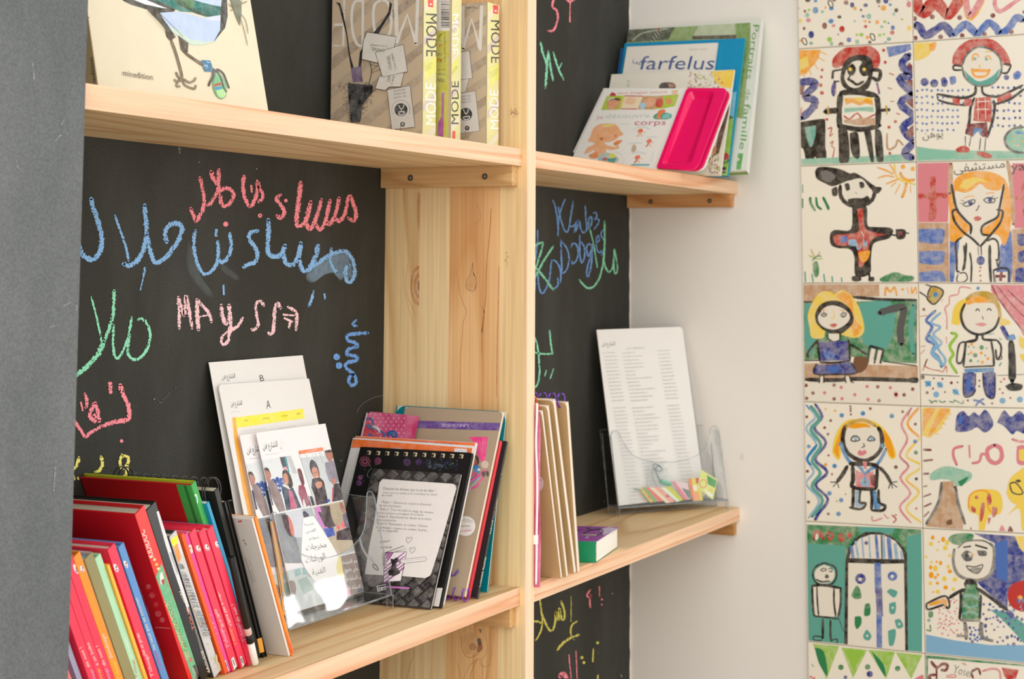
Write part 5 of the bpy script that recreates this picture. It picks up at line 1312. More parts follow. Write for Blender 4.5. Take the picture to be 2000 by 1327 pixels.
k.blob(P_('380,960 460,930 560,960 600,1010 540,1040 400,1010'), (180, 190, 176)); k.blob(P_('370,1000 410,985 440,1010 400,1020'), (130, 190, 200)); k.blob(P_('425,990 470,985 470,1010 430,1015'), (196, 60, 60)); k.poly(P_('460,1000 580,985 550,1040 500,1035'), (20, 140, 130)); k.blob(P_('500,950 550,940 560,980 500,990'), (212, 210, 50)); k.stroke(P_('560,920 620,950 655,1000 645,1060'), 3, (196, 200, 196))
for bx, by, rot in ((830, 700, 0), (925, 810, 1), (800, 985, 1)):
    k.blob([(bx-30, by), (bx, by-26), (bx+30, by-20), (bx+25, by+12), (bx-12, by+14)], (226, 110, 80)); k.stroke([(bx-8, by+10), (bx-12, by+40), (bx-35, by+58)], 12, (200, 60, 60) if rot else SK); k.stroke([(bx, by+12), (bx+18, by+45), (bx+20, by+58)], 10, SK); k.stroke([(bx+10, by+8), (bx+60, by+14)], 8, SK)
k.blob(P_('745,860 770,840 790,870 785,910 740,920'), (190, 170, 140)); k.poly(P_('740,1055 935,1055 930,1072 730,1070'), (90, 170, 180))
for P in ('750,680 850,650 945,680', '900,770 960,760 1015,770', '700,840 780,825 850,830', '740,940 820,925 900,945', '980,920 960,980 950,1030'): k.stroke(P_(P), 4, (170, 196, 196))
k.build('cover_print', e)
# ================================================================ MIDDLE LEFT SHELF: row of books leaning to the left
LN = -.4974
PREV = [-1.70]
def row(name, bx, t, h, yf, dep, cover, label, group=None, L=LN, **kw):
    t = min(t, (bx-PREV[0])*cos(L)-.0004); PREV[0] = bx
    e, fr = book(name, (bx-t/cos(L), yf+dep, rad(-90), L, 0, dep, h), ZL, t, cover, label, group=group, **kw)
    return e, fr
SB, SE_, SD, SC, SA = (130, 1127, 6.635), (320, 1180, 9.025), (300, 1040, 8.294), (300, 920, 8.294), (130, 920, 6.635)
RED = (244, 52, 84); kg = 'small children\'s picture hardbacks in the leaning row'
def st(k, T, s, bx, by, tx, ty, h, col, up=None): k.T = T; k.text(s, bx, by, tx, ty, h, col, up=up or (-.9, .36))
def badge(k, x, y, w=9, h=15, rot=0):
    k.T = (0, 0, 1); k.dot(x, y, w*.5, (250, 226, 220), ry=h*.5, rot=-.45); k.k += 1; k.dot(x+1, y-2, w*.2, (120, 70, 60), ry=h*.14); k.dot(x+1.5, y+4, w*.22, (150, 120, 180), ry=h*.14); k.k += 1
def tag_box(k, q):
    k.poly(q, (240, 236, 230)); k.stroke(q+[q[0]], 7, (70, 40, 40), 1, False, 1); c = (sum(a[0] for a in q)/4, sum(a[1] for a in q)/4); d = (q[2][0]-q[1][0], q[2][1]-q[1][1]); k.stroke([(c[0]-d[0]*.32, c[1]-d[1]*.32), (c[0]+d[0]*.32, c[1]+d[1]*.32)], 22, (110, 110, 110), 1, False, 1)
e, fr = row('picture_hardback', -1.672, .010, .150, -.15, .13, (236, 120, 130), 'pink patterned spine farthest left beside the grey wall end', kg)
k = spine(e); st(k, SB, "ANNIE A", 62, 1255, 52, 940, 24, (250, 246, 240)); k.T = SB; k.poly(P_('45,1275 100,1270 105,1327 50,1327'), (250, 150, 60)); k.build('spine_print', e)
e, fr = row('slim_grey_book', -1.655, .006, .152, -.146, .13, (168, 168, 196), 'thin lilac grey book second from the grey wall end', kg)
e, fr = row('picture_hardback', -1.6405, .0095, .164, -.15, .13, RED, 'leftmost of the three red hardbacks by the grey wall end', kg)
k = spine(e); st(k, SB, 'dit non !', 305, 1170, 200, 910, 42, 'w'); st(k, SB, "T'choupi", 400, 1400, 330, 1200, 40, (196, 180, 220)); k.build('spine_print', e)
e, fr = row('picture_hardback', -1.6295, .0095, .167, -.15, .13, RED, 'middle of the three red hardbacks by the grey wall end', kg)
k = spine(e); st(k, SB, 'a un bobo', 412, 1145, 288, 850, 42, 'w'); st(k, SB, "T'choupi", 490, 1400, 420, 1185, 40, (255, 200, 60)); k.build('spine_print', e)
e, fr = row('picture_hardback', -1.6185, .0095, .168, -.15, .13, RED, 'red hardback directly left of the orange one', kg)
k = spine(e); st(k, SB, 'dit non !', 512, 1150, 410, 890, 42, 'w'); st(k, SB, "T'choupi", 600, 1400, 520, 1185, 40, (200, 180, 224)); badge(k, 148, 1112, 8, 22); k.build('spine_print', e)
e, fr = row('picture_hardback', -1.607, .0102, .1675, -.15, .13, (246, 150, 32), 'orange spined hardback near the grey wall end', kg)
k = spine(e); st(k, SB, 'déménage', 600, 1055, 482, 740, 44, 'w'); st(k, SB, "T'choupi", 710, 1327, 620, 1080, 46, (255, 214, 30)); badge(k, 160, 1112, 8, 14); k.build('spine_print', e)
e, fr = row('grey_cover_book', -1.5915, .012, .163, -.150, .135, (200, 192, 196), 'pale grey covered book with an olive spine between orange and mint ones', kg, spine_col=(150, 140, 90), pages=(150, 196, 214))
e, fr = row('picture_hardback', -1.5815, .0085, .1615, -.15, .13, (178, 226, 184), 'mint green spined hardback in the leaning row', kg)
k = spine(e); st(k, SB, 'est en colère', 855, 1060, 775, 780, 38, (236, 248, 236)); st(k, SB, "T'choupi", 930, 1300, 870, 1080, 38, (206, 60, 60)); badge(k, 213, 1122, 8, 14); k.build('spine_print', e)
e, fr = row('picture_hardback', -1.5768, .0036, .152, -.1525, .13, (250, 186, 66), 'yellow orange spine squeezed between the mint and a red book', kg)
k = spine(e); st(k, SB, 'à la plage', 940, 1050, 790, 700, 36, (255, 240, 226)); k.build('spine_print', e)
e, fr = row('picture_hardback', -1.558, .0112, .1675, -.15, .13, RED, 'red hardback directly left of the blue spined one', kg)
k = spine(e); st(k, SB, 'fait un jardin', 1025, 1010, 935, 730, 46, 'w'); st(k, SB, "T'choupi", 1130, 1290, 1045, 1010, 46, 'w'); badge(k, 226, 1110, 9, 18); k.build('spine_print', e)
e, fr = row('picture_hardback', -1.5455, .0088, .1675, -.15, .13, (92, 146, 206), 'blue spined hardback beside the big red pop-out book', kg)
k = spine(e); st(k, SB, 'ne veut pas se coucher', 1155, 940, 912, 260, 42, 'w'); st(k, SB, "T'choupi", 1245, 1210, 1160, 965, 46, (196, 30, 120)); badge(k, 245, 1103, 8, 16); k.build('spine_print', e)
e, fr = row('learning_album', -1.500, .0155, .198, -.15, .145, (206, 22, 30), 'large glossy red book with a red and green spine, dotted lettering down it', spine_col=(234, 40, 32), rough=.25, pages=(196, 190, 170))
k = spine(e); k.T = (0, 0, 1); k.poly([(304, 1127), (315, 1101), (400, 1335), (379, 1335)], (96, 178, 126)); st(k, SA, 'KIDIDOC', 1132, 1112, 1004, 758, 74, (255, 240, 226)); k.T = SA
for x, y, c in ((1138, 1152, (255, 220, 130)), (1165, 1215, (255, 200, 60)), (1188, 1270, (255, 220, 130))): k.dot(x, y, 20, c)
k.k += 1; st(k, SE_, 'LES ANIMAUX MOUS !', 475, 960, 60, -60, 66, (250, 224, 130)); k.k += 1; st(k, SE_, 'LES ANIMAUX MOUS !', 485, 950, 72, -66, 62, (70, 84, 40)); k.dot(475, 990, 30, (226, 90, 90)); k.k += 1; k.poly(P_('505,1100 550,1070 660,1327 560,1340'), (30, 30, 34)); st(k, SE_, 'NATHAN', 620, 1380, 530, 1130, 44, 'w')
k.T = SD; k.blob(P_('95,690 130,640 150,700 170,780 150,850 110,830'), (236, 226, 220)); k.blob(P_('120,780 165,760 170,840 140,850'), (190, 50, 50)); k.k += 1; k.build('spine_print', e)
k = Ink(fr.at(0, 0, 0), fr.N, SB)
for i in range(9): k.dot(1160+i*22, 656+i*1.5, 5, (255, 226, 210))
for x, y, r in ((1060, 130, 34), (1110, 240, 40), (1160, 360, 34), (1190, 480, 42), (1240, 560, 34)): k.dot(x, y, r, (224, 44, 48))
k.k += 1; k.poly(P_('880,20 960,160 1060,420 1110,640 1080,700 1000,500 940,300'), (176, 26, 70)); k.poly(P_('1090,700 1180,800 1230,1000 1260,1130 1320,1327 1300,1327'), (176, 26, 70)); k.stroke(P_('1030,490 1060,580 1090,650'), 14, (70, 150, 70)); k.stroke(P_('1160,860 1220,980 1250,1130'), 22, (40, 150, 170)); k.build('cover_print', e)
e, fr = row('black_album', -1.482, .0185, .200, -.15, .145, (20, 17, 17), 'black hardback with a white strip along its spine, next to the red album', rough=.2, spine_col=(22, 19, 19))
k = spine(e); k.T = SD; k.poly(P_('45,-330 85,-345 215,0 400,540 640,1300 560,1300 330,640 190,200'), (226, 224, 226)); k.poly(P_('250,330 330,320 400,540 380,700'), (180, 180, 184)); k.T = SE_; k.poly(P_('420,60 490,30 860,1100 900,1340 840,1340 640,800'), (96, 94, 90)); st(k, SE_, 'LAROUSSE', 835, 1250, 690, 820, 50, 'w'); st(k, SE_, 'TOUT', 545, 450, 435, 60, 50, (240, 130, 96)); st(k, SD, 'DESSIN', 570, 1190, 450, 950, 50, 'w'); k.build('spine_print', e)
e, fr = row('patterned_book', -1.4655, .0115, .1665, -.15, .13, (60, 58, 60), 'book with a yellow topped, grey scribble patterned spine', kg, spine_col=(206, 204, 202))
k = spine(e); k.T = SD; k.poly(P_('270,120 380,50 420,150 340,280 300,200'), (250, 232, 40)); k.poly(P_('320,240 380,180 440,400 420,520 370,420'), (240, 150, 70)); k.poly(P_('390,80 420,150 470,330 470,400 400,250'), (232, 220, 216))
rgn = random.Random(6)
for i in range(190):
    t = i/190; x = 400+t*440; y = 520+t*1180; k.stroke([(x-35+rgn.uniform(-8, 8), y+rgn.uniform(-8, 8)), (x+20, y-8+rgn.uniform(-12, 12)), (x+75+rgn.uniform(-8, 8), y+4)], 5, rgn.choice(((110, 110, 118), (90, 92, 100), (150, 150, 156), (232, 230, 228))), 1, False, 1)
for i in range(30): t = rgn.random(); k.dot(470+t*560, 800+t*1500-40, 9, rgn.choice(((220, 200, 90), (190, 200, 120))))
k.T = SE_
for i in range(16): k.dot(900+i*10+rgn.uniform(-20, 20), 900+i*30, 16, (222, 208, 110))
k.build('spine_print', e)
row('slim_orange_book', -1.4555, .0045, .166, -.1508, .13, (250, 96, 40), 'very thin orange red spine between the patterned and magenta books', kg)
e, fr = row('picture_hardback', -1.4495, .0085, .166, -.15, .13, (232, 66, 150), 'magenta spined hardback in the leaning row', kg)
k = spine(e); st(k, SE_, 'a une petite soeur', 905, 430, 640, -240, 54, 'w'); st(k, SE_, "T'choupi", 1010, 790, 900, 470, 54, (236, 206, 110)); k.T = SE_; tag_box(k, P_('1055,1010 1090,985 1140,1140 1095,1170')); k.poly(P_('1095,1180 1140,1150 1145,1180 1105,1205'), 'w'); k.T = SD; k.poly(P_('560,210 610,200 640,330 600,350'), (246, 206, 190)); k.dot(590, 260, 12, (70, 60, 70)); k.k += 1; k.build('spine_print', e)
for bx, tt, hh, lab, t1, t2, c2, o in ((-1.4365, .0102, .1655, 'first full red hardback right of the magenta one', 'fait un caprice', "T'choupi", (214, 190, 226), 0), (-1.4215, .0102, .1645, 'red hardback between two red ones right of the magenta one', "n'aime pas la bagarre", "T'choupi", (250, 170, 40), 1), (-1.4078, .0102, .1645, 'rightmost red hardback, against the thin blue book', 'dit non !', "T'choupi", (226, 190, 226), 2)):
    e, fr = row('picture_hardback', bx, tt, hh, -.1505, .13, RED, lab, kg); k = spine(e)
    if o == 0: st(k, SE_, t1, 1060, 400, 920, 90, 62, 'w'); st(k, SE_, t2, 1160, 760, 1030, 430, 62, c2); q = P_('1180,970 1230,930 1285,1095 1225,1140'); x = (386, 1072)
    if o == 1: st(k, SE_, t1, 1200, 380, 920, -300, 58, 'w'); st(k, SE_, t2, 1290, 720, 1175, 420, 60, c2); q = P_('1335,940 1370,910 1415,1060 1375,1095'); x = (403, 1070)
    if o == 2: st(k, SE_, t1, 1350, 310, 1240, 0, 62, 'w'); st(k, SE_, t2, 1450, 650, 1330, 340, 62, c2); q = P_('1490,855 1525,830 1570,985 1530,1020'); x = (423, 1064)
    k.T = SE_; tag_box(k, q); a, b = q[3], q[2]; k.poly([a, b, (b[0]+10, b[1]+35), (a[0]+10, a[1]+35)], 'w'); badge(k, x[0]+1, x[1], 8, 14); k.build('spine_print', e)
e, fr = row('lower_blue_book', -1.4061, .0020, .1695, -.1500, .13, (126, 150, 190), 'blue grey cover with a tan stripe just behind the rightmost red book', kg, hard=False, pages=(226, 186, 130))
e, fr = row('green_spined_album', -1.3965, .0125, .2155, -.138, .1365, (186, 30, 34), 'tall red album with a green spine, lime top edge, at the back of the row', spine_col=(58, 166, 76), pages=(222, 216, 204), back=(186, 196, 40))
k = spine(e); k.T = SC; k.blob(P_('640,400 690,380 715,480 700,560 650,500'), (220, 240, 220)); k.blob(P_('660,420 690,420 700,490 680,500'), (90, 170, 150)); st(k, SC, 'DICO', 745, 750, 690, 590, 56, (220, 240, 220)); st(k, SC, 'JUNIOR', 850, 1010, 780, 800, 40, (226, 220, 60)); k.build('spine_print', e)
k = Ink(fr.at(0, 0, 0), fr.N, SC); k.text('autres', 110, 955, 300, 958, 46, (100, 100, 150), up=(-.3, -1)); k.build('cover_print', e)
bm_link('cloth_strip', box_bm(fr.at(fr.w-.0175, .0003, .0003), fr.U*.0172, fr.V*(fr.h-.0006), -fr.N*.0004), mat((66, 176, 84), .5), e); bm_link('hinge_groove', box_bm(fr.at(fr.w-.009, .0003, .00038), fr.U*.0035, fr.V*(fr.h-.0006), -fr.N*.0004), mat((34, 128, 56), .5), e)
e, fr = row('slim_blue_book', -1.3905, .0045, .1925, -.142, .135, (34, 152, 190), 'tall thin cyan blue book right of the red hardbacks', hard=False, rough=.3)
# big wire-bound black notebook behind them all
e, fr = row('wire_bound_notebook', -1.381, .0075, .1975, -.140, .125, (38, 37, 32), 'black wire-bound sketchbook with large wire loops on top, behind the album', hard=False, pages=(196, 190, 168), L=-.43)
def loops(par, fr, xs, v, R, r, col, n=0, half=1.0, tilt=0, thick=.006, name='wire_ring', seg=16, rough=.25, dx=0):
    m = mat(col, rough, .05, 50, .6)
    for u in xs:
        c = fr.at(u, v, -thick/2+n); pts = [c+fr.V*(R*cos(a))+fr.N*(R*sin(a))+fr.U*(dx*a/6.28) for a in [2*pi*half*i/seg+tilt for i in range(seg+1)]]
        bm_link(name, tube_bm(pts, r, 6), m, par, smooth=True)
loops(e, fr, [.022+i*.0121 for i in range(8)], fr.h+.001, .0098, .0008, (26, 25, 24), thick=.008, tilt=.2, dx=.002); loops(e, fr, [.0065, .013], fr.h+.002, .0145, .0009, (26, 25, 24), thick=.008); loops(e, fr, [.1165, .1195], fr.h-.003, .0140, .0009, (26, 25, 24), thick=.008)
e, fr = row('slim_black_book', -1.3768, .0035, .184, -.142, .12, (22, 20, 18), 'thin black book between the cyan book and the white priced one', hard=False, L=-.43)
# marker pen and thin strips leaning in the gap
pb = hit(499, 1290, Vector((0, -.157, 0)), Vector((0, 1, 0))); pt = hit(463, 1130, Vector((0, -.155, 0)), Vector((0, 1, 0))); pd = (pt-pb).normalized()
pe = empty('marker_pen', pb, 'black marker pen with a white cap end, leaning right of the cyan book', 'pen')
def seg_tube(name, a, b, r, m, par, ends=None): return bm_link(name, tube_bm([pb+pd*a, pb+pd*(a+.001), pb+pd*(b-.001), pb+pd*b], r, 14, None, (.75, 1, 1, .85)), m, par, True)
pb = Vector((pb.x, pb.y, ZL+.0025)); 
seg_tube('cap', 0, .024, .0038, mat((238, 238, 232), .3, .02), pe); seg_tube('grip', .024, .033, .0040, mat((30, 28, 28), .4), pe); seg_tube('band', .033, .041, .0037, mat((214, 180, 170), .3, .05, 80, .6), pe); seg_tube('barrel', .041, .12, .0040, mat((28, 26, 26), .35), pe)
e, fr = row('slim_amber_book', -1.3740, .0012, .185, -.143, .10, (24, 22, 20), 'thin amber and black edged booklet beside the white priced book', hard=False, spine_col=(214, 120, 40), L=-.43)
o = bm_link('bookmark', box_bm(hit(503, 1249, Vector((0, -.1575, 0)), Vector((0, 1, 0))), Vector((.0078, 0, 0)), Vector((.0055, 0, -.0150)), Vector((0, .001, 0)), .0003), mat((214, 146, 30), .4), e)
WH = rad(28.5)
e, fr = row('priced_white_book', -1.3600, .0026, .1665, -.162, .10, (212, 202, 192), 'white book with a barcode and 10 euro price, left of the leaflet holder', hard=False, L=-.46, spine_col=(240, 236, 230), pages=(244, 240, 234))
C6 = (420, 980, 8.294)
k = Ink(fr.at(0, 0, 0), fr.N, C6)
for i in range(11): k.stroke([(262+i*.4+(i*7), 578+i*0-3), (318+i*6.2-(i*.6), 706)], 3.2, (60, 56, 54), 1, False, 1)
k.text('10 €', 490, 712, 440, 618, 34, (48, 44, 42), up=(1, -.35)); k.text('www.syros.com', 626, 1318, 500, 915, 20, (40, 36, 34), up=(-1, .3)); k.text('Couverture : Claude', 660, 1300, 560, 940, 14, (140, 130, 124), up=(-1, .3)); k.text('Hélium', 290, 318, 165, 322, 26, (170, 70, 80), up=(.2, -1)); k.poly(P_('365,335 385,310 440,305 425,335'), (196, 30, 50)); k.poly(P_('300,392 520,392 520,404 300,404'), (228, 190, 184)); k.build('cover_print', e)
e, fr = row('slim_orange_red_book', -1.3545, .0045, .1675, -.1635, .10, (250, 140, 40), 'thin orange spine turning red at the foot, right of the white book', hard=False, L=-.46)
k = spine(e); k.T = (440, 1180, 6.25); k.poly(P_('695,335 735,330 830,602 770,602'), (226, 48, 34)); k.T = C6; k.poly(P_('545,360 580,340 700,640 660,640'), (244, 110, 60)); k.build('spine_print', e)
# ================================================================ acrylic holders
def panel(name, pts, N, t, par, ew=.0007):
    """clear sheet with its brighter polished rim"""
    o = link_prism(name, pts, N, t, ACR, par); n = len(pts); bm = bmesh.new()
    tube_bm([p-Vector(N)*t/2 for p in pts]+[pts[0]-Vector(N)*t/2], ew, 5, bm); bm_link('rim', bm, ACE, o, base=None); return o
def curve(fn, n=16): return [fn(i/n) for i in range(n+1)]
def holder(fr, w, h, dep, back_h, z0, label, lobe, scoop, footz):
    """front panel frame fr (its bottom is the tray floor); side panels run back by dep along -N horizontal"""
    nh = Vector((fr.N.x, fr.N.y, 0)).normalized(); t = .0018
    e = empty('leaflet_holder', fr.O-Vector((0, 0, fr.O.z-z0)), label, 'holder')
    pts = [fr.at(0, 0), fr.at(w, 0), fr.at(w, h*.93)]
    L = lobe
    prof = [(1, .93), (.985, .985), (.955, 1.0), (.93, .97), (.90, .84), (.84, .66), (.74, .56), (.6, .505), (.5, .495), (.4, .505), (.26, .56), (.16, .66), (.10, .84), (.07, .97), (.045, 1.0), (.015, .985), (0, .93)]
    prof = [(a, 1-(1-b)*scoop) for a, b in prof]
    pts = [fr.at(0, 0), fr.at(w, 0)]+[fr.at(a*w, b*h) for a, b in catmull(prof, 3)]
    panel('front_panel', pts, fr.N, t, e)
    dn = -nh*dep; up = Vector((0, 0, 1))
    for u in (0, w):
        a = fr.at(u, 0); b = fr.at(u, h*.93); side = [a, b, b+dn*.82+up*.003, fr.at(u, 0)+dn]
        panel('side_panel', side, fr.U if u else fr.U, t, e)
        # foot: the side carried down to the shelf
        f = [a+nh*.002, Vector((a.x, a.y, z0+.0012))+nh*.002, Vector((a.x, a.y, z0+.0012))-nh*.006, a-nh*.006]; panel('foot', f, fr.U, t, e, .0007)
    fl = [fr.at(0, 0), fr.at(w, 0), fr.at(w, 0)+dn, fr.at(0, 0)+dn]; panel('base_panel', fl, up, t, e)
    bk = [fr.at(0, 0)+dn, fr.at(w, 0)+dn, fr.at(w, 0)+dn+fr.V*back_h, fr.at(0, 0)+dn+fr.V*back_h]; panel('back_panel', bk, fr.N, t, e)
    rf = [Vector((q.x, q.y, z0+.0012)) for q in (fl[3], fl[2])]; panel('rear_foot', [fl[3], fl[2], rf[1], rf[0]], nh, t, e, .0007)
    return e
hp = (-1.3210, -.1346, .0279, .2194, -.006, .2353, .1231); hf = Fr(hp, ZL+.018)
eh = holder(hf, hp[5], hp[6], .067, .13, ZL, 'clear acrylic leaflet holder full of white papers, left of the dark notebooks', 0, 1.0, 0)
k = Ink(hf.at(0, 0, 0), hf.N, (520, 1060, 6.985)); k.stroke(P_('1508,600 1625,575 1632,640 1520,668 1508,600'), 5, (225, 228, 230), 1, False, 1); k.text('ITEM', 1528, 655, 1618, 632, 34, (225, 228, 230), up=(-.1, -1)); k.build('maker_mark', eh)
o, fr = sheet('lettered_sheet', (-1.2916, -.0722, .0045, .24, -.0002, .199, .290), ZL+.014, 'tallest white sheet headed with a letter B, at the back of the leaflet holder', 'paper', zr=ZL+.0195)
def logo(k, ax, ay, bx, by, h, up=None, col=(60, 60, 62)): k.text(LOGO, ax, ay, bx, by, h, col, up=up, ar=True)
NB = (390, 680, 6.636)
k = ink_on(fr, NB); k.text('B', 785, 432, 838, 428, 84, (50, 50, 50), up=(-.16, -1)); logo(k, 288, 405, 460, 388, 60, up=(-.1, -1)); k.stroke(P_('300,482 420,470'), 3, (150, 150, 150)); k.build('print', o)
o, fr = sheet('lettered_sheet', (-1.2915, -.0860, -.0034, .2763, -.0157, .19, .2668), ZL+.014, 'white sheet headed with a letter A and a yellow band, in the leaflet holder', 'paper', zr=ZL+.0195, r=.006, corners='0100')
k = ink_on(fr, NB); k.poly(P_('422,908 1340,787 1360,912 480,1038 425,1035'), (252, 236, 62)); k.poly(P_('422,905 464,900 478,1035 505,1200 560,1500 640,1900 700,2200 760,2500 720,2500 640,2200 560,1850 500,1500 455,1250'), (250, 176, 60)); k.text('A', 868, 790, 922, 782, 112, (50, 50, 50), up=(-.12, -1)); logo(k, 405, 755, 550, 738, 60, up=(-.1, -1)); k.lines(415, 832, 140, -14, 0, 0, 1, 4, (170, 170, 170))
for s, x, y in (('TITRE', 572, 958), ('EDITEUR', 820, 930), ('AUTEUR', 1060, 895), ('ISBN', 1255, 868)): k.text(s, x, y, x+(80 if len(s) > 5 else 55), y-10, 22, (150, 140, 50))
k.lines(545, 1080, 370, -45, 0, 0, 1, 5, (190, 190, 190)); k.lines(1025, 1045, 280, -45, 0, 0, 1, 5, (190, 190, 190)); k.build('print', o)
def flyer(p, z, lab, cl=None, hide=False):
    o, fr = sheet('event_flyer', p, z, lab, 'leaflet', zr=ZL+.0195, col=(244, 240, 240), r=.003, corners='0100'); return o, fr
def flyer_print(k, T7, Tf, T6, full=True):
    k.T = T7
    logo(k, 488, 385, 680, 350, 78, up=(-.16, -1)); k.lines(700, 262, 70, -6, 4, 30, 6, 3, (190, 190, 190), (.5, 1)); k.lines(520, 458, 180, -22, 0, 0, 1, 4, (150, 150, 150)); k.dot(716, 370, 7, (230, 90, 90)); k.k += 1
    k.poly(P_('375,185 392,183 400,240 390,240'), (190, 70, 60))
    # photograph 1: children on the left
    k.poly(P_('474,530 700,492 845,470 920,660 1090,1130 705,1205 640,1000'), (224, 229, 230)); k.poly(P_('700,490 760,482 800,640 745,640'), (58, 62, 72)); k.poly(P_('758,482 785,478 832,690 812,690'), (56, 150, 160)); k.poly(P_('785,478 845,470 930,700 870,700'), (196, 198, 202))
    for P in ('480,560 600,540', '500,600 560,640', '590,510 600,640'): k.stroke(P_(P), 4, (200, 206, 206))
    for x, y in ((620, 790), (640, 830), (670, 770), (690, 810), (700, 860), (720, 780), (600, 800), (655, 860), (730, 830), (560, 900), (540, 930), (520, 870), (700, 920), (650, 800)): k.dot(x, y, 26, (58, 92, 176)); k.dot(x-6, y-6, 9, (150, 170, 220))
    k.k += 1; k.poly(P_('520,880 560,860 620,1110 560,1130 530,980'), (34, 50, 92))
    k.blob(P_('500,640 530,625 560,650 590,720 575,790 550,810 520,740'), (176, 116, 98)); k.blob(P_('500,632 530,622 560,645 570,690 540,660 515,665 510,700'), (40, 30, 30)); k.poly(P_('545,800 600,775 660,850 720,980 775,1180 700,1200 630,1070 580,930'), (142, 122, 120))
    k.blob(P_('740,665 780,648 820,690 850,750 872,850 840,900 810,860 760,830 735,740'), (44, 34, 32)); k.blob(P_('742,720 770,695 800,720 815,800 800,860 775,840 750,780'), (196, 128, 96)); k.poly(P_('745,620 790,612 790,650 750,650'), (236, 150, 170)); k.poly(P_('718,850 780,880 830,910 870,880 925,1000 980,1140 830,1170 785,1180 765,1060 735,950'), (38, 62, 84)); k.poly(P_('812,910 860,930 930,1140 840,1168 830,1040'), (196, 96, 130)); k.stroke(P_('765,815 785,830 795,822'), 7, (240, 236, 230))
    k.blob(P_('932,650 955,632 980,660 1005,740 1022,830 1000,860 965,780'), (110, 56, 66)); k.poly(P_('945,860 1000,840 1030,880 1095,1110 1050,1130 1010,1020 1000,1060 1010,1140 985,1060 945,960'), (158, 76, 100))
    k.poly(P_('1075,985 1120,1000 1160,1110 1100,1125'), (40, 52, 66))
    # photograph 2: child in a hood, man in a checked shirt
    k.poly(P_('955,452 1268,405 1365,392 1545,1040 1160,1112'), (202, 209, 212)); k.poly(P_('955,452 1268,405 1275,470 965,500'), (232, 236, 238))
    for P in ('1040,450 1050,500', '1120,440 1150,520', '1160,430 1180,550', '1210,420 1260,560', '1230,415 1250,470'): k.stroke(P_(P), 5, (110, 116, 120))
    k.poly(P_('1148,1000 1172,1110 1190,1110'), (200, 40, 90)); k.blob(P_('1090,560 1110,522 1150,540 1190,600 1218,720 1200,775 1150,760 1105,680 1088,610'), (52, 46, 62)); k.blob(P_('1112,650 1140,620 1180,630 1205,700 1205,765 1175,785 1140,750'), (206, 140, 116)); k.poly(P_('1120,770 1220,750 1270,800 1300,930 1330,1080 1180,1112 1150,980 1110,880'), (48, 28, 36)); k.blob(P_('1160,830 1195,805 1245,812 1245,870 1200,895 1170,870'), (206, 140, 116)); k.stroke(P_('1165,742 1185,748 1198,738'), 8, (240, 236, 230)); k.poly(P_('1290,1050 1345,1030 1355,1062 1300,1078'), (40, 70, 150)); k.dot(1145, 690, 6, 'K'); k.dot(1175, 685, 6, 'K')
    k.poly(P_('1285,560 1350,545 1400,530 1440,660 1478,800 1400,840 1340,800 1300,680'), (146, 142, 156))
    for i in range(9): k.stroke([(1290+i*12, 580+i*26), (1410+i*8, 550+i*28)], 3, (110, 106, 122), 1, False, 1)
    k.blob(P_('1284,430 1320,400 1365,395 1390,480 1375,530 1345,545 1310,500'), (176, 112, 92)); k.poly(P_('1282,405 1345,395 1372,400 1372,430 1290,430'), (52, 40, 36)); k.blob(P_('1375,780 1410,755 1430,800 1395,860'), (196, 130, 116)); k.poly(P_('1400,850 1420,830 1492,825 1548,1035 1390,1066'), (44, 32, 38)); k.poly(P_('1382,880 1395,880 1390,1062 1380,1062'), (214, 40, 70))
    k.poly(P_('948,408 1258,362 1268,405 957,452'), (244, 122, 66)); k.text('القدس', 1040, 425, 1185, 402, 26, 'w', ar=True)
    # lower left and right pictures
    k.T = Tf; k.poly(P_('260,672 500,615 945,530 1480,420 1640,760 1700,1100 1330,1240 1000,1330 420,1330 330,1000'), (170, 178, 184)); k.poly(P_('260,672 560,602 700,900 780,1200 800,1330 420,1330 330,1000'), (128, 132, 140)); k.poly(P_('560,602 800,560 830,700 880,960 700,960'), (206, 210, 218)); k.blob(P_('500,640 590,640 650,760 690,900 650,950 580,880'), (66, 40, 46)); k.blob(P_('600,650 640,700 680,820 690,920 660,940 630,860'), (214, 120, 110)); k.blob(P_('400,800 440,900 470,1020 460,1100 400,1110 370,1020'), (196, 150, 140)); k.blob(P_('360,700 410,760 450,860 400,900 360,820'), (70, 66, 74)); k.poly(P_('330,1110 480,1080 640,1330 400,1330'), (112, 116, 128)); k.blob(P_('815,600 845,585 905,650 830,675'), (74, 66, 86))
    k.poly(P_('960,525 1425,428 1530,800 1580,1100 1300,1240 1180,980 1030,660'), (190, 176, 150)); k.poly(P_('985,530 1060,512 1160,700 1200,830 1110,850 1020,700'), (206, 120, 196)); k.poly(P_('1060,515 1200,500 1290,800 1180,830 1110,660'), (66, 46, 50)); k.blob(P_('1200,500 1340,470 1400,600 1380,760 1280,780 1220,640'), (176, 160, 132)); k.blob(P_('1340,470 1380,460 1420,560 1410,620 1360,560'), (170, 110, 96)); k.poly(P_('1380,640 1430,600 1530,800 1480,850 1420,800'), (110, 100, 124)); k.poly(P_('1110,840 1250,815 1280,930 1170,965'), (42, 78, 176)); k.poly(P_('1300,880 1460,820 1500,830 1540,1000 1300,1000'), (52, 30, 36)); k.poly(P_('1295,790 1345,790 1350,830 1330,866 1300,830'), (232, 90, 110)); k.poly(P_('1350,790 1395,718 1425,830 1360,815'), (240, 120, 130))
    k.poly(P_('1030,590 1080,600 1200,830 1130,800'), (40, 32, 38))
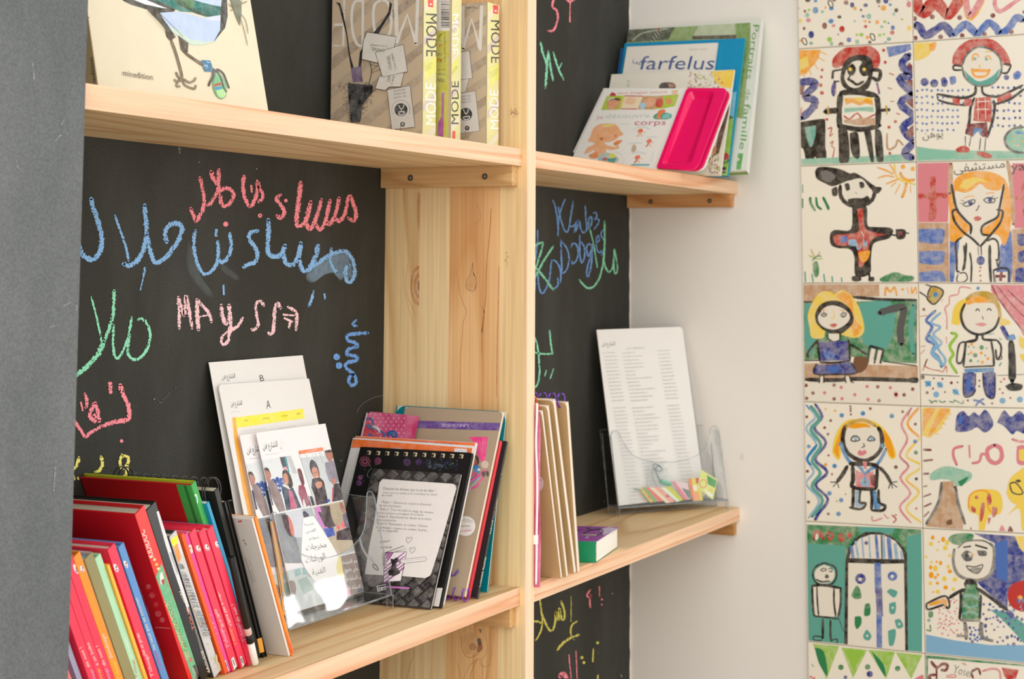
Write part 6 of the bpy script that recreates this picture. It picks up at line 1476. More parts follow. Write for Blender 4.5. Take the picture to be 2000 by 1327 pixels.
    k.T = T6; k.poly(P_('20,560 1040,200 1240,130 1300,640 1320,760 520,1060 190,1120 100,700'), (166, 174, 178)); k.poly(P_('140,430 500,335 560,470 820,560 1000,960 560,1120 230,1180 170,760'), (196, 206, 206)); k.poly(P_('150,440 230,420 250,520 170,550'), (86, 146, 146)); k.poly(P_('370,375 450,355 470,440 390,470'), (130, 176, 176)); k.poly(P_('480,350 510,345 560,440 490,450'), (130, 176, 176)); k.poly(P_('180,590 270,570 320,760 230,840'), (90, 150, 150)); k.blob(P_('290,530 370,530 400,640 380,720 320,690'), (140, 120, 116)); k.blob(P_('300,790 350,765 400,860 390,1000 330,1010'), (226, 176, 196)); k.poly(P_('420,520 540,460 640,640 500,720'), (150, 176, 170))
    k.poly(P_('1005,196 1265,130 1290,230 1330,420 1380,700 1120,800 1050,520'), (132, 112, 104)); k.poly(P_('975,190 1010,200 1060,520 900,480 835,330 845,260 900,290 930,220'), (236, 220, 140)); k.poly(P_('845,230 860,205 890,280 860,300'), (238, 150, 120)); k.poly(P_('1060,560 1130,640 1160,780 1090,790 1040,700'), (214, 150, 180)); k.poly(P_('1240,620 1370,600 1390,690 1240,740'), (60, 56, 84)); k.blob(P_('780,480 820,450 850,500 830,560 790,540'), (190, 180, 150))
    k.T = (0, 0, 1); k.poly([(591.2, 1012.2), (610.9, 1008.8), (644.5, 1060), (659.6, 1087.2), (655, 1110), (663, 1137), (640, 1150), (612, 1134.4), (594, 1110), (587, 1093), (588, 1060)], (244, 243, 242))
    k.T = T6; k.stroke(P_('965,190 1265,122'), 10, (246, 246, 246), 1, False, 1); k.stroke(P_('150,418 500,330'), 9, (246, 246, 246), 1, False, 1); k.T = Tf; k.stroke(P_('200,668 480,612 950,522 1425,426'), 11, (246, 246, 246), 1, False, 1); k.stroke(P_('900,352 945,525 985,640'), 9, (246, 246, 246), 1, False, 1)
    if full:
        g = (78, 76, 76); k.text('مدرسة', 836, 800, 968, 772, 42, g, ar=True); k.text('القدس', 858, 902, 1000, 872, 42, g, ar=True); k.text('تدعوكم', 905, 1000, 1045, 972, 40, g, ar=True); k.text('مخرجات', 862, 1150, 1155, 1100, 84, g, ar=True); k.T = T6; k.text('الورشات', 535, 285, 800, 230, 90, g, ar=True); k.text('الفنية', 625, 452, 805, 408, 78, g, ar=True)
        for s_, a, b, c, d in (('يوم الجمعة', 1035, 305, 1245, 262), ('3 ماي 2019', 1065, 420, 1280, 370), ('من الساعة 14', 1078, 535, 1310, 480), ('إلى الساعة 15', 1112, 655, 1350, 605)): k.text(s_, a, b, c, d, 46, (248, 248, 248), ar=True)
T7, Tf, T6 = (440, 820, 6.635), (480, 920, 7.373), (520, 1060, 6.985)
def moved(T, dx, dy): return (T[0]+dx, T[1]+dy, T[2])
o, fr = flyer((-1.2745, -.0920, -.004, .281, -.005, .1493, .2085), ZL+.014, 'photo flyer mostly hidden behind the front one, its left strip showing')
k = ink_on(fr, T7); flyer_print(k, moved(T7, -31, 8), moved(Tf, -31, 8), moved(T6, -31, 8), False); k.build('print', o)
o, fr = flyer((-1.2497, -.0994, -.004, .2887, -.005, .1493, .210), ZL+.014, 'front photo flyer with Arabic lettering and pictures of children, in the holder')
k = ink_on(fr, T7); flyer_print(k, T7, Tf, T6); k.build('print', o)
bm_link('paper_curl', prism_bm([hit(*q, Vector((0, -.098, ZL)), Vector((0, -1, .28))) for q in ((551, 1100), (558, 1200), (554, 1203), (540, 1100), (527, 1020), (532, 1018))], Vector((0, -1, .28)).normalized(), .0004), mat((248, 176, 70), .6), o)
# ================================================================ notebooks leaning on the divider
e, fr = book('teal_notebook', (-.943, -.0227, rad(-90), .21, -.0128, .1613, .2277), ZL, .003, (0, 134, 146), 'teal notebook with rounded corners against the pine divider', cat='notebook', spine='', hard=False, r=.014, corners='1100')
e, fr = book('slim_black_book', (-.9898, -.0590, rad(-90), .40, -.0108, .1337, .2023), ZL, .0045, (34, 34, 36), 'thin black spined book with white lettering, between red and teal ones', hard=False, spine_col=(40, 40, 42))
SR = (840, 980, 6.033)
k = spine(e); k.T = SR; k.text('Claudia Rueda', 592, 1010, 665, 655, 26, 'w', up=(-1, -.2)); k.text('relatif', 722, 385, 758, 225, 30, 'w', up=(-1, -.2)); k.text('tout', 755, 205, 775, 110, 26, (226, 110, 60), up=(-1, -.2)); k.text('est', 778, 90, 796, 10, 24, (206, 70, 70), up=(-1, -.2)); k.T = (820, 780, 6.635); k.text('éditions', 1065, 1050, 1115, 800, 22, (226, 226, 226), up=(-1, -.2)); k.build('spine_print', e)
e, fr = book('slim_red_book', (-.9975, -.0590, rad(-90), .40, -.0266, .1253, .2054), ZL, .0060, (240, 84, 88), 'thin coral red book with white dots near its foot, beside the kraft notebook', hard=False, spine_col=(240, 74, 80))
k = spine(e); k.T = SR
for x, y in ((615, 545), (595, 652), (572, 750), (550, 865), (527, 985), (507, 1063), (489, 1142)): k.dot(x, y, 10, (246, 226, 190))
k.k += 1; k.text('LES PETITES ANNONCES', 688, 375, 750, 40, 18, (250, 210, 206), up=(-1, -.2)); k.text('PAPILLONS', 565, 985, 612, 720, 24, (250, 190, 190), up=(-1, -.2)); k.poly(P_('545,1060 552,1015 568,1000 560,1058'), (246, 226, 226)); k.build('spine_print', e)
e, fr = book('kraft_notebook', (-1.0098, -.0440, rad(-92), .4126, -.0083, .1446, .2376), ZL+.0055, .005, (176, 156, 132), 'upside-down kraft notebook with a purple band and purple spiral at its foot', cat='notebook', spine='', hard=False, r=.006, corners='1100', pages=(232, 214, 196))
k = ink_on(fr, (820, 780, 6.635)); k.poly(P_('-165,262 0,280 1102,312 1088,410 0,378 -180,360'), (98, 58, 140)); k.text('LAROUSSE', 628, 325, 285, 318, 42, (216, 196, 232)); k.poly(P_('625,490 880,490 850,780 840,820 810,830 740,700 700,560'), (236, 40, 130))
for i in range(6): k.stroke([(660+i*36, 495), (700+i*30, 640), (780+i*14, 790)], 5, (250, 110, 170))
k.dot(843, 850, 52, (206, 186, 166)); k.k += 1
for P, w, c in (('850,910 800,960 700,1030 610,1110', 20, (240, 40, 150)), ('860,930 820,1010 770,1080 740,1130 600,1180', 20, (240, 40, 150)), ('810,920 760,1010 640,1080 600,1140', 12, (226, 60, 150)), ('770,1010 700,1070 620,1110', 10, (40, 140, 190)), ('760,930 720,1000 640,1060', 10, (60, 60, 110)), ('700,740 740,760 750,820 720,860', 40, (76, 52, 40)), ('780,1020 700,1100 610,1230 590,1260', 14, (176, 180, 186))): k.stroke(P_(P), w, c)
k.blob(P_('690,870 760,860 780,900 760,960 700,930'), (40, 130, 190)); k.dot(765, 915, 18, (236, 230, 210)); k.blob(P_('640,930 700,950 740,970 660,1010 630,990'), (216, 40, 110)); k.blob(P_('860,930 890,940 895,990 870,1000 860,970'), (60, 34, 30)); k.blob(P_('800,950 840,930 850,980 820,1010'), (50, 30, 34)); k.blob(P_('690,800 730,790 735,850 700,850'), (190, 90, 60)); k.k += 1
k.T = SR; k.dot(418, 290, 118, (228, 222, 216), n=30); k.k += 1
for x, y in ((365, 232), (410, 222), (452, 228), (488, 240)): k.stroke([(x+14*cos(a*pi/4), y+14*sin(a*pi/4)) for a in range(9)], 4, (90, 84, 80))
k.lines(340, 292, 150, 0, 0, 0, 1, 14, (170, 156, 150)); k.text('À FAIRE', 340, 372, 490, 350, 26, (206, 60, 110)); k.poly(P_('232,662 262,655 262,880 330,790 342,830 300,880 228,888'), (98, 48, 150)); k.build('cover_print', e)
loops(e, fr, [.014+i*.0128 for i in range(11)], .0022, .0070, .0010, (120, 50, 180), thick=.006, seg=18, dx=.004, name='spiral_ring')
def pouch_mat():
    m, nt, N, L, B = nodes('pink_plastic'); B.inputs['Base Color'].default_value = lin((206, 84, 130)); B.inputs['Roughness'].default_value = .18
    tc = N.new('ShaderNodeTexCoord'); no = N.new('ShaderNodeTexNoise'); no.inputs['Scale'].default_value = 34; no.inputs['Detail'].default_value = 5; L.new(tc.outputs['Object'], no.inputs[0]); bp = N.new('ShaderNodeBump'); bp.inputs['Strength'].default_value = .7; bp.inputs['Distance'].default_value = .006; L.new(no.outputs['Fac'], bp.inputs['Height']); L.new(bp.outputs[0], B.inputs['Normal'])
    r = N.new('ShaderNodeValToRGB'); r.color_ramp.elements[0].position = .35; r.color_ramp.elements[0].color = lin((190, 52, 104)); r.color_ramp.elements[1].position = .7; r.color_ramp.elements[1].color = lin((224, 128, 160)); L.new(no.outputs['Fac'], r.inputs[0]); L.new(r.outputs[0], B.inputs['Base Color']); return m
PK = pouch_mat()
pf = Fr((-1.034, -.0022, rad(-90), .4293, 0, .078, .2361), ZL).rest(.0035, ZL)
e = empty('thread_pouch', pf.O, 'pink dotted plastic pouch holding blue and red threads, behind the orange cards', 'pouch')
bm_link('bag', prism_bm([pf.at(0, 0), pf.at(.078, 0), pf.at(.078, .233), pf.at(.05, .2345), pf.at(.006, .236), pf.at(0, .23)], pf.N, .0035), PK, e)
bm_link('seam', tube_bm([pf.at(.002, .05, .0005), pf.at(.0015, .14, .001), pf.at(.002, .234, .0008)], .0012, 6), mat((206, 190, 200), .2), e, True)
k = ink_on(pf, (640, 770, 6.032))
for i in range(7):
    for j in range(7): k.dot(500+i*62+(j % 2)*28, 240+j*44, 7, (238, 196, 214))
k.k += 1; k.blob(P_('360,300 420,270 480,330 540,420 600,500 400,510 330,500'), (196, 44, 66)); k.build('dots', e)
for P, c, r in (('365,340 400,295 460,290 480,340 500,390 560,430 610,470 615,510', (60, 110, 160), .0010), ('400,370 440,400 480,410 460,380 410,365', (70, 130, 190), .0010), ('640,470 690,440 740,450 760,500 720,500 680,470 650,500', (40, 100, 170), .0011), ('660,480 700,455 730,480 700,500', (50, 150, 190), .0009), ('420,500 440,470 470,490', (50, 110, 190), .0009)):
    bm_link('thread', tube_bm([hit(649+x/6.032, 770+y/6.032, pf.at(0, 0, .0006), pf.N) for x, y in catmull(P_(P), 4)], r, 5), mat(c, .6), e, True)
bm_link('needle_case', tube_bm([hit(640+x/6.032, 770+y/6.032, pf.at(0, 0, .0010), pf.N) for x, y in P_('510,370 550,390 590,410 620,460')], .0022, 8, None, (.5, 1, 1, .3)), mat((206, 204, 200), .25), e, True)
hc = bpy.data.objects; hp_ = [hit(x, y, Vector((-.96, 0, 0)), Vector((1, 0, 0))) for x, y in catmull([(698, 806), (700, 800), (710, 788), (730, 777), (748, 773)], 4)]
bm_link('loose_thread', tube_bm(hp_, .0004, 4), mat((120, 116, 110), .6), e)
bm_link('bead', tube_bm([hit(708, 808, pf.at(0, 0, .002), pf.N), hit(709, 801, pf.at(0, 0, .002), pf.N)], .0016, 8), mat((40, 170, 190), .3), e, True)
# orange edged craft cards
e, fr = book('craft_card_pack', (-1.0465, -.0015, rad(-90), .4299, -.0023, .1750, .2055), ZL, .0035, (240, 236, 232), 'rear orange bordered craft card, a photo strip along its top', cat='card', spine='', hard=False)
k = ink_on(fr, (640, 770, 6.032)); k.poly(P_('300,497 1740,570 1700,740 1400,740 300,620'), (240, 112, 36)); k.poly(P_('380,520 1560,600 1560,660 380,560'), (230, 222, 222)); k.poly(P_('1000,558 1300,575 1290,610 1000,590'), (90, 50, 90)); k.poly(P_('1320,580 1480,588 1470,640 1320,630'), (70, 90, 150)); k.poly(P_('1180,570 1290,580 1290,600 1180,592'), (230, 170, 180)); k.poly(P_('1500,600 1550,602 1545,660 1495,655'), (226, 150, 160)); k.build('cover_print', e)
e, fr = book('craft_card_pack', (-1.0535, -.0008, rad(-90), .4251, -.0123, .1740, .2035), ZL, .003, (226, 224, 222), 'front white craft card with a broad orange band, behind the black notebook', cat='card', spine='', hard=False)
k = ink_on(fr, (640, 770, 6.032)); k.poly(P_('245,527 1720,640 1740,700 1000,672 850,640 225,635'), (240, 112, 36)); k.poly(P_('1495,640 1640,648 1640,700 1490,690'), (228, 226, 228)); k.stroke(P_('240,915 300,918'), 3, (150, 146, 144)); k.stroke(P_('240,915 190,1120'), 3, (150, 146, 144)); k.poly(P_('165,790 185,792 175,850 150,848'), (120, 130, 130)); k.build('cover_print', e)
e, fr = book('ring_notebook', (-1.0655, -.0223, rad(-90), .4408, .0007, .1601, .1945), ZL, .005, (26, 25, 25), 'black ring-bound notebook with faint coloured flowers, behind the diamond one', cat='notebook', spine='', hard=False, r=.003, corners='1100', rough=.3, pages=(34, 34, 34))
k = ink_on(fr, (640, 770, 6.032))
for cx, cy, R_, c in ((440, 795, 58, (170, 40, 86)), (592, 790, 38, (150, 40, 100)), (935, 805, 40, (96, 40, 110)), (1075, 805, 34, (80, 36, 116)), (385, 985, 26, (130, 40, 110)), (370, 1050, 30, (110, 36, 110))):
    for a in range(8): k.stroke([(cx+R_*.25*cos(a*pi/4), cy+R_*.25*sin(a*pi/4)), (cx+R_*cos(a*pi/4-.25), cy+R_*sin(a*pi/4-.25)), (cx+R_*cos(a*pi/4+.25), cy+R_*sin(a*pi/4+.25)), (cx+R_*.25*cos(a*pi/4), cy+R_*.25*sin(a*pi/4))], 4, c)
for P in ('490,830 510,860', '560,840 590,830', '520,875 480,920 470,970 500,985', '430,890 450,895', '400,960 430,965', '415,1040 435,1020'): k.stroke(P_(P), 5, (90, 120, 100))
rgn = random.Random(12)
for i in range(60): x, y = rgn.uniform(1150, 1530), rgn.uniform(790, 880); k.stroke([(x, y), (x+rgn.uniform(-30, 30), y+rgn.uniform(-30, 30)), (x+rgn.uniform(-40, 40), y+rgn.uniform(-30, 30))], 4, rgn.choice(((30, 34, 70), (40, 60, 90), (34, 76, 90), (50, 40, 90))))
k.T = SR; k.poly(P_('75,1022 152,1022 98,1290 10,1285'), (222, 218, 212)); k.stroke(P_('190,490 215,487'), 6, (120, 130, 50)); k.stroke(P_('110,838 135,835'), 6, (120, 130, 50)); k.build('cover_print', e)
for i in range(11):
    c = hit(720+i*18.05, 884.5+i*.72, fr.at(0, 0, .0008), fr.N)
    bm_link('wire_ring', box_bm(c-fr.U*.0026-fr.V*.0026, fr.U*.0052, fr.V*.0052, -fr.N*.0012, .0004), mat((206, 190, 160), .3, .2, 300, .6), e); bm_link('punched_hole', box_bm(c-fr.U*.0032-fr.V*.0034, fr.U*.0040, fr.V*.0048, -fr.N*.0010), mat((52, 44, 36), .6), e)
e, fr = book('diamond_notebook', (-1.0765, -.0502, rad(-90), .4647, -.0022, .1252, .1699), ZL, .0035, (52, 48, 46), 'front dark notebook with a diamond pattern and a white text panel', cat='notebook', spine='', hard=False, rough=.3, pages=(204, 190, 184))
k = ink_on(fr, (0, 0, 1))
for j in range(12):
    for i in range(-3, 12):
        cx = 742+i*26-j*6.2; cy = 926+j*25+i*1.2; k.poly([(cx, cy-11), (cx+11, cy), (cx-2, cy+12), (cx-12, cy+1)], (78, 74, 69) if (i+j) % 2 else (66, 62, 58)); k.poly([(cx+13, cy+2), (cx+22, cy+12), (cx+11, cy+22), (cx+1, cy+12)], (36, 32, 32))
k.T = (640, 770, 6.032)
L_ = P_('655,1010 1480,1066 1512,1080 1525,1120 1380,1640 1235,2110 1215,2150 1160,2178 905,2155 446,2132 500,1800 560,1500 620,1050'); k.poly(L_, (234, 228, 224))
k.text('Dessine les tenues que tu as en tête !', 665, 1135, 1275, 1165, 36, (86, 80, 76), up=(.15, -1)); k.text("Voici tout un carnet pour t'entraîner au dessin", 660, 1180, 1300, 1205, 26, (96, 90, 88)); k.text('de mode', 645, 1212, 770, 1216, 26, (96, 90, 88)); k.text('- Étape 1 : Dessine au crayon la silhouette', 635, 1290, 1230, 1325, 28, (96, 90, 88))
k.T = (700, 980, 6.032)
for s_, a, b, c, d in (('de ton mannequin', 255, 65, 510, 78), ('- Étape 2 : Trace les traits du visage, les cheveux', 245, 105, 890, 150), ('et les contours principaux de la tenue', 235, 152, 775, 178), ('- Étape 3 : Représente les détails de la tenue', 228, 192, 868, 228), ('et les accessoires', 215, 235, 455, 245), ('Étape 4 : Maintenant, la couleur ! Choisis', 228, 275, 825, 312), ('ta technique : crayons de couleur, feutres,', 215, 322, 820, 360), ('encre, aquarelle', 235, 358, 470, 372)): k.text(s_, a, b, c, d, 28, (96, 90, 88))
k.text('pour', 265, 495, 380, 485, 34, 'K', up=(.3, -1)); k.text('tenue', 262, 560, 400, 558, 32, 'K', up=(.3, -1)); k.poly(P_('315,612 578,598 512,945 308,958'), (244, 236, 240))
for i in range(8): k.poly([(315, 660+i*44), (330+i*34, 606), (362+i*34, 604), (313, 690+i*44)] if i < 3 else [(312, 650+i*44), (560-max(0, (i-6))*10, 640+(i-4)*44), (552, 665+(i-4)*44), (311, 676+i*44)], (160, 84, 150))
k.stroke(P_('315,612 578,598 512,945 308,958 315,612'), 8, 'K', 1, False, 1); k.poly(P_('388,680 430,690 445,672 480,670 485,700 460,730 455,780 500,830 500,855 430,890 360,870 342,845 395,790 405,740 390,710'), (34, 24, 34)); k.stroke(P_('340,608 440,570 552,528'), 6, 'K'); k.stroke(P_('440,596 520,570 575,560'), 3, (120, 116, 112)); k.stroke(P_('440,602 530,585 580,575'), 3, (120, 116, 112))
for i in range(5): k.stroke([(322, 625+i*30), (298, 622+i*30), (300, 642+i*30), (320, 640+i*30)], 5, 'K')
k.poly(P_('485,720 540,690 800,662 815,685 800,708 545,738'), (236, 230, 228)); k.stroke(P_('485,720 540,690 800,662 815,685 800,708 545,738 485,720'), 4, (60, 56, 54), 1, False, 1); k.stroke(P_('540,710 800,682'), 3, (90, 86, 84)); k.poly(P_('480,722 505,708 508,728'), 'K')
for x, y in ((605, 455), (645, 575)): k.stroke([(x-10, y+45), (x-32, y), (x-18, y-26), (x-2, y-8), (x+20, y-26), (x+40, y-12), (x+18, y+22), (x-10, y+45)], 4, (70, 66, 64))
k.poly(P_('335,1003 615,1020 608,1042 330,1025'), (196, 110, 186)); k.stroke(P_('25,440 60,560 120,660 165,700'), 26, (222, 220, 216)); k.stroke(P_('20,435 50,540 110,640 165,700 180,740'), 3, (80, 76, 74)); k.stroke(P_('35,432 80,540 140,640 180,690 190,740'), 3, (80, 76, 74)); k.stroke(P_('180,740 195,790 245,820 225,770 195,740'), 14, (110, 106, 102)); k.build('cover_print', e)
# ================================================================ MIDDLE RIGHT SHELF
KR = (190, 158, 112)
def kraft(x, L, w, h, t, lab, ringcol, ru, R=.0092):
    e, fr = book('kraft_sketchbook', (x, -.012, rad(-90), L, 0, w, h), ZR, t, KR, lab, cat='notebook', group='kraft spiral sketchbooks leaning on the divider', spine='', hard=False, r=.007, corners='1100', pages=(236, 222, 208))
    loops(e, fr, ru, fr.h+.0015, R, .0014, ringcol, thick=t, seg=16, dx=.004, name='spiral_ring')
    return e, fr
PU, OR = (110, 56, 176), (240, 106, 40)
e, fr = kraft(-.789, -.2787, .2045, .2313, .0055, 'frontmost kraft sketchbook with a white round sticker, beside the pink pouch', OR, [.193], R=.0068)
k = ink_on(fr, (1020, 755, 6.635)); k.dot(215, 1260, 62, (226, 214, 208), n=20, ry=95); k.k += 1; k.stroke(P_('205,1185 230,1205 250,1230'), 8, (196, 60, 80)); k.stroke(P_('195,1270 205,1240 225,1270 205,1300'), 4, (160, 130, 130)); k.poly(P_('185,790 205,810 208,860 190,875'), (206, 40, 60)); k.build('cover_print', e)
kraft(-.7775, -.2737, .2075, .2368, .0065, 'second kraft sketchbook from the pink pouch, orange spiral on top', OR, [.14, .155, .170, .184])
kraft(-.749, -.2918, .2061, .2443, .0080, 'third kraft sketchbook from the pink pouch, rounded top corner showing', OR, [.03+i*.021 for i in range(6)])
kraft(-.7392, -.1681, .2069, .232, .0085, 'kraft sketchbook farthest from the pink pouch, purple spiral on top', PU, [.02+i*.0135 for i in range(14)])
zf = Fr((-.8617, -.0235, rad(-90), .0, 0, .197, .236), ZR)
e = empty('zip_pouch', zf.O, 'tall pink plastic zip pouch with a white slider, wedged by the divider', 'pouch')
bm_link('bag', prism_bm([zf.at(0, 0), zf.at(.195, 0), zf.at(.196, .05), zf.at(.194, .12), zf.at(.195, .2), zf.at(.190, .234), zf.at(0, .236)], zf.N, .0028), PK, e)
zx = [hit(x, y, zf.at(0, 0, .002), zf.N) for x, y in catmull([(1049, 788), (1048, 830), (1047, 870), (1049, 930), (1049, 985), (1048, 1040), (1048, 1080), (1047, 1142)], 5)]
bm_link('zip', tube_bm(zx, .0016, 6), mat((240, 232, 236), .3), e, True)
sp = hit(1042, 1055, zf.at(0, 0, .004), zf.N); bm_link('slider', box_bm(sp-zf.U*.0005-zf.V*.006, zf.U*.0055, zf.V*.012, -zf.N*.005, .001), mat((242, 240, 238), .3), e)
k = ink_on(zf, (1020, 950, 6.635), 0)
k.poly(P_('165,-200 195,-180 200,600 190,1280 160,1290 170,600'), (226, 56, 120))
for i in range(30): k.dot(186-abs(i-15)*.4, -180+i*48, 6, (244, 200, 214))
k.k += 1; k.blob(P_('68,690 100,700 100,800 70,830'), (160, 196, 220)); k.build('dots', e)
# thick green book block lying flat
gb = empty('green_paperback', Vector((-.64, -.19, ZR)), 'thick little green spined book lying flat with a purple cover, by the sketchbooks', 'book')
g0 = Vector((-.650, -.2090, ZR+.0005)); gx = Vector((.137, .0245, 0)); gy = Vector((-.0125, .040, 0)).normalized()*.075; gz = Vector((0, 0, .0285))
bm_link('pages', box_bm(g0+Vector((0, 0, .001)), gx*.995, gy, gz*.94), mat((238, 234, 222), .8, .06, 200), gb)
bm_link('spine', box_bm(g0-gx.normalized()*.0012, gx.normalized()*.0012, gy, gz, .0002), mat((0, 142, 92), .35, .03), gb)
bm_link('cover', box_bm(g0+gz-gx.normalized()*.001, gx*1.0+Vector((.004, -.001, .0)), gy*1.0, Vector((0, 0, .0008)), .0002), mat((150, 76, 160), .4, .04), gb)
bm_link('bottom_cover', box_bm(g0-Vector((0, 0, .0004)), gx, gy, Vector((0, 0, .001))), mat((0, 120, 80), .4), gb)
k = Ink(g0+gz+Vector((0, 0, .0008)), Vector((0, 0, 1)), (1020, 950, 6.635)); k.poly(P_('1000,560 1130,530 1245,556 1140,600 1060,640'), (200, 180, 212)); k.stroke(P_('790,620 820,600 860,580 960,562 1020,562 1045,585 1020,615 970,640'), 16, 'K'); k.stroke(P_('700,575 770,570'), 14, 'K'); k.stroke(P_('830,540 890,565'), 12, 'K'); k.stroke(P_('890,540 835,562'), 12, 'K'); k.poly(P_('735,628 970,628 965,640 860,642'), (176, 190, 130)); k.stroke(P_('820,672 860,662 850,668'), 10, (230, 220, 240)); k.build('cover_print', gb)
k = Ink(g0-gx.normalized()*.0012, -gx.normalized(), (1020, 950, 6.635)); k.text('GALLIMARD', 915, 970, 915, 740, 26, (226, 206, 60), up=(-1, 0)); k.text('JEUNESSE', 955, 965, 955, 760, 24, (226, 206, 60), up=(-1, 0)); k.stroke(P_('700,780 740,800 760,790'), 18, (226, 150, 60)); k.blob(P_('715,860 740,850 760,900 805,870 800,920 780,970 720,950 745,920'), (230, 140, 50)); k.stroke(P_('735,905 760,945 785,960'), 8, (0, 142, 92)); k.build('spine_print', gb)
# right leaflet holder with its contents
hr = Fr((-.2074, -.0637, -.6123, .2076, -.0003, .2216, .126), ZR+.015)
holder(hr, .2216, .126, .033, .125, ZR, 'clear acrylic leaflet holder on the right shelf with small cards inside', 0, .9, 0)
o, fr = sheet('catalogue_sheet', (-.2010, -.0595, -.4831, .1787, .0122, .1960, .2933), ZR+.0165, 'tall white sheets of grey printed lists in the right leaflet holder', 'paper', t=.0015, r=.007, corners='1000')
k = ink_on(fr, (1135, 630, 6.633)); logo(k, 270, 305, 440, 298, 52, up=(-.05, -1), col=(96, 96, 94)); k.text('Livres - Bibliothèque', 585, 350, 820, 335, 20, (150, 148, 146)); g = (186, 184, 184)
rgn = random.Random(3)
for i in range(44):
    if i == 14: continue
    x = 6.2*i*1.25; y = 47.5*i
    for cx, cw in ((285, 175), (530, rgn.uniform(120, 370)), (985, 170)):
        if cx == 530 and y > 1900: cw = rgn.uniform(60, 120)
        k.T = (1135, 630, 6.633); k.lines(cx+x*(1.02 if cx < 500 else 1.05), (400 if cx < 900 else 370)+y, cw, -10*cw/170, 0, 0, 1, 9, g, (.85, 1))
k.build('print', o)
# seed-packet sized cards and a little bag at the foot of the holder
HT = (1140, 780, 5.53)
def at_h(x, y, n): return hit(HT[0]+x/HT[2], HT[1]+y/HT[2], hr.at(0, 0, n), hr.N)
cards = [('605,975 660,950 760,1110 722,1120', (240, 180, 96), ((196, 200, 90), (226, 110, 100)), 'yellow and orange striped card, leftmost in the fan of cards'),
         ('632,950 715,952 860,1105 760,1112', (236, 120, 110), ((120, 176, 110),), 'pink card with a green patch, second from the left in the fan'),
         ('705,955 820,950 990,1110 890,1125', (240, 170, 150), ((236, 220, 190), (200, 60, 110)), 'salmon card with a cream edge, in the middle of the fan'),
         ('825,955 940,945 1080,1090 1005,1112', (206, 210, 70), ((226, 236, 220),), 'lime green card with a white corner, right of the salmon one'),
         ('950,885 1120,905 1165,1080 1090,1090', (226, 206, 206), ((232, 120, 140), (110, 112, 110)), 'grey and pink edged card standing behind the lime one'),
         ('1130,862 1240,850 1290,1095 1180,1102', (222, 214, 84), ((240, 130, 80), (206, 50, 60)), 'upright yellow card with an orange red edge beside the tilted one'),
         ('1272,762 1445,870 1398,1090 1225,960', (222, 226, 130), ((40, 150, 50), (226, 110, 90), (236, 240, 236)), 'tilted pale green card with a leafy corner, rightmost in the holder')]
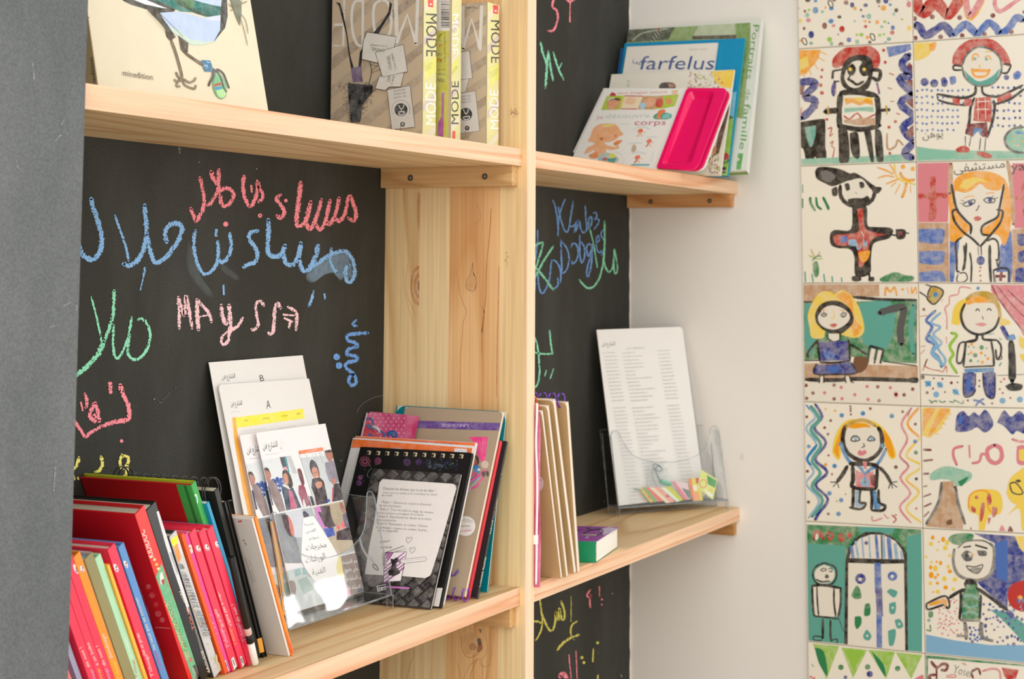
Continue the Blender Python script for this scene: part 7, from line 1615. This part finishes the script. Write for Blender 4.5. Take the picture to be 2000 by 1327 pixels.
for i, (q, c, ex, lab) in enumerate(cards):
    n = -.0050+i*.0005; q = P_(q); pts = [at_h(x, y, n) for x, y in q]
    o = bm_link('small_card', prism_bm(pts, hr.N, .0004), mat(c, .4, .05), None, base=pts[-1]); tag(o, lab, 'card', 'small printed cards in the right leaflet holder')
    k = Ink(pts[0], hr.N, HT, lift=5e-5); k.clip = [(HT[0]+x/HT[2], HT[1]+y/HT[2]) for x, y in q]; (x0, y0), (x1, y1), (x2, y2), (x3, y3) = q
    if i == 6: k.poly(P_('1330,820 1435,880 1420,960 1340,920'), ex[0]); k.stroke([(1290+38*cos(a), 915+44*sin(a)) for a in [j*pi/6 for j in range(13)]], 9, ex[1]); k.poly(P_('1300,960 1330,990 1400,1040 1370,1060 1320,1010'), ex[2]); k.poly(P_('1235,990 1300,1010 1330,1060 1250,1090'), (180, 90, 90)); k.poly(P_('1360,960 1400,985 1390,1000 1350,985'), (236, 200, 60))
    elif i == 5: k.poly(P_('1130,862 1165,860 1200,1100 1175,1102'), ex[0]); k.poly(P_('1205,855 1245,850 1240,920 1215,910'), ex[1]); k.poly(P_('1190,1000 1240,1000 1260,1090 1200,1095'), (240, 160, 100)); k.poly(P_('1180,930 1220,930 1230,990 1190,990'), (236, 236, 210))
    elif i == 4: k.poly(P_('950,885 985,890 1130,1080 1090,1090'), ex[0]); k.poly(P_('1060,960 1150,990 1160,1080 1130,1070'), ex[1])
    else:
        k.poly([(x0, y0), (x0*.55+x1*.45, y0*.55+y1*.45), (x3*.55+x2*.45, y3*.55+y2*.45), (x3, y3)], ex[0])
        if len(ex) > 1: k.blob([(x0*.3+x2*.7+a*22, y0*.4+y2*.6+b*18) for a, b in ((-1, 0), (0, -1), (1, 0), (0, 1))], ex[1])
    k.build('print', o)
bmx = nodes('clear_bag')[0]; nt = bmx.node_tree; B = nt.nodes['Principled BSDF']; tr = nt.nodes.new('ShaderNodeBsdfTransparent'); mx = nt.nodes.new('ShaderNodeMixShader'); mx.inputs[0].default_value = .25; B.inputs['Base Color'].default_value = lin((226, 232, 230)); B.inputs['Roughness'].default_value = .15
tc = nt.nodes.new('ShaderNodeTexCoord'); no = nt.nodes.new('ShaderNodeTexNoise'); no.inputs['Scale'].default_value = 70; nt.links.new(tc.outputs['Object'], no.inputs[0]); bp = nt.nodes.new('ShaderNodeBump'); bp.inputs['Strength'].default_value = .6; bp.inputs['Distance'].default_value = .004; nt.links.new(no.outputs['Fac'], bp.inputs['Height']); nt.links.new(bp.outputs[0], B.inputs['Normal'])
nt.links.new(tr.outputs[0], mx.inputs[1]); nt.links.new(B.outputs[0], mx.inputs[2]); nt.links.new(mx.outputs[0], nt.nodes['Material Output'].inputs[0])
pts = [at_h(x, y, -.0056) for x, y in P_('720,700 850,680 920,820 980,880 940,960 700,960 690,800')]
e = empty('little_bag', pts[4], 'small clear bag with a silvery wire and green scrap, behind the cards', 'bag')
bm_link('bag', prism_bm(pts, hr.N, .0012), bmx, e)
for P, c, r in (('750,705 780,700 820,720 850,760 820,780 780,760 800,720 830,740', (120, 132, 140), .0007), ('750,705 770,760 800,830 830,890', (150, 158, 156), .0011), ('760,720 740,800 760,880 790,930', (190, 196, 190), .0009), ('830,880 860,900 900,910 940,920', (110, 196, 160), .0035), ('545,970 580,975 620,985', (130, 170, 150), .0012)):
    bm_link('wire' if c[1] < 190 or r < .003 else 'green_scrap', tube_bm([at_h(x, y, -.0052) for x, y in catmull(P_(P), 4)], r, 6), mat(c, .35, .1), e, True)
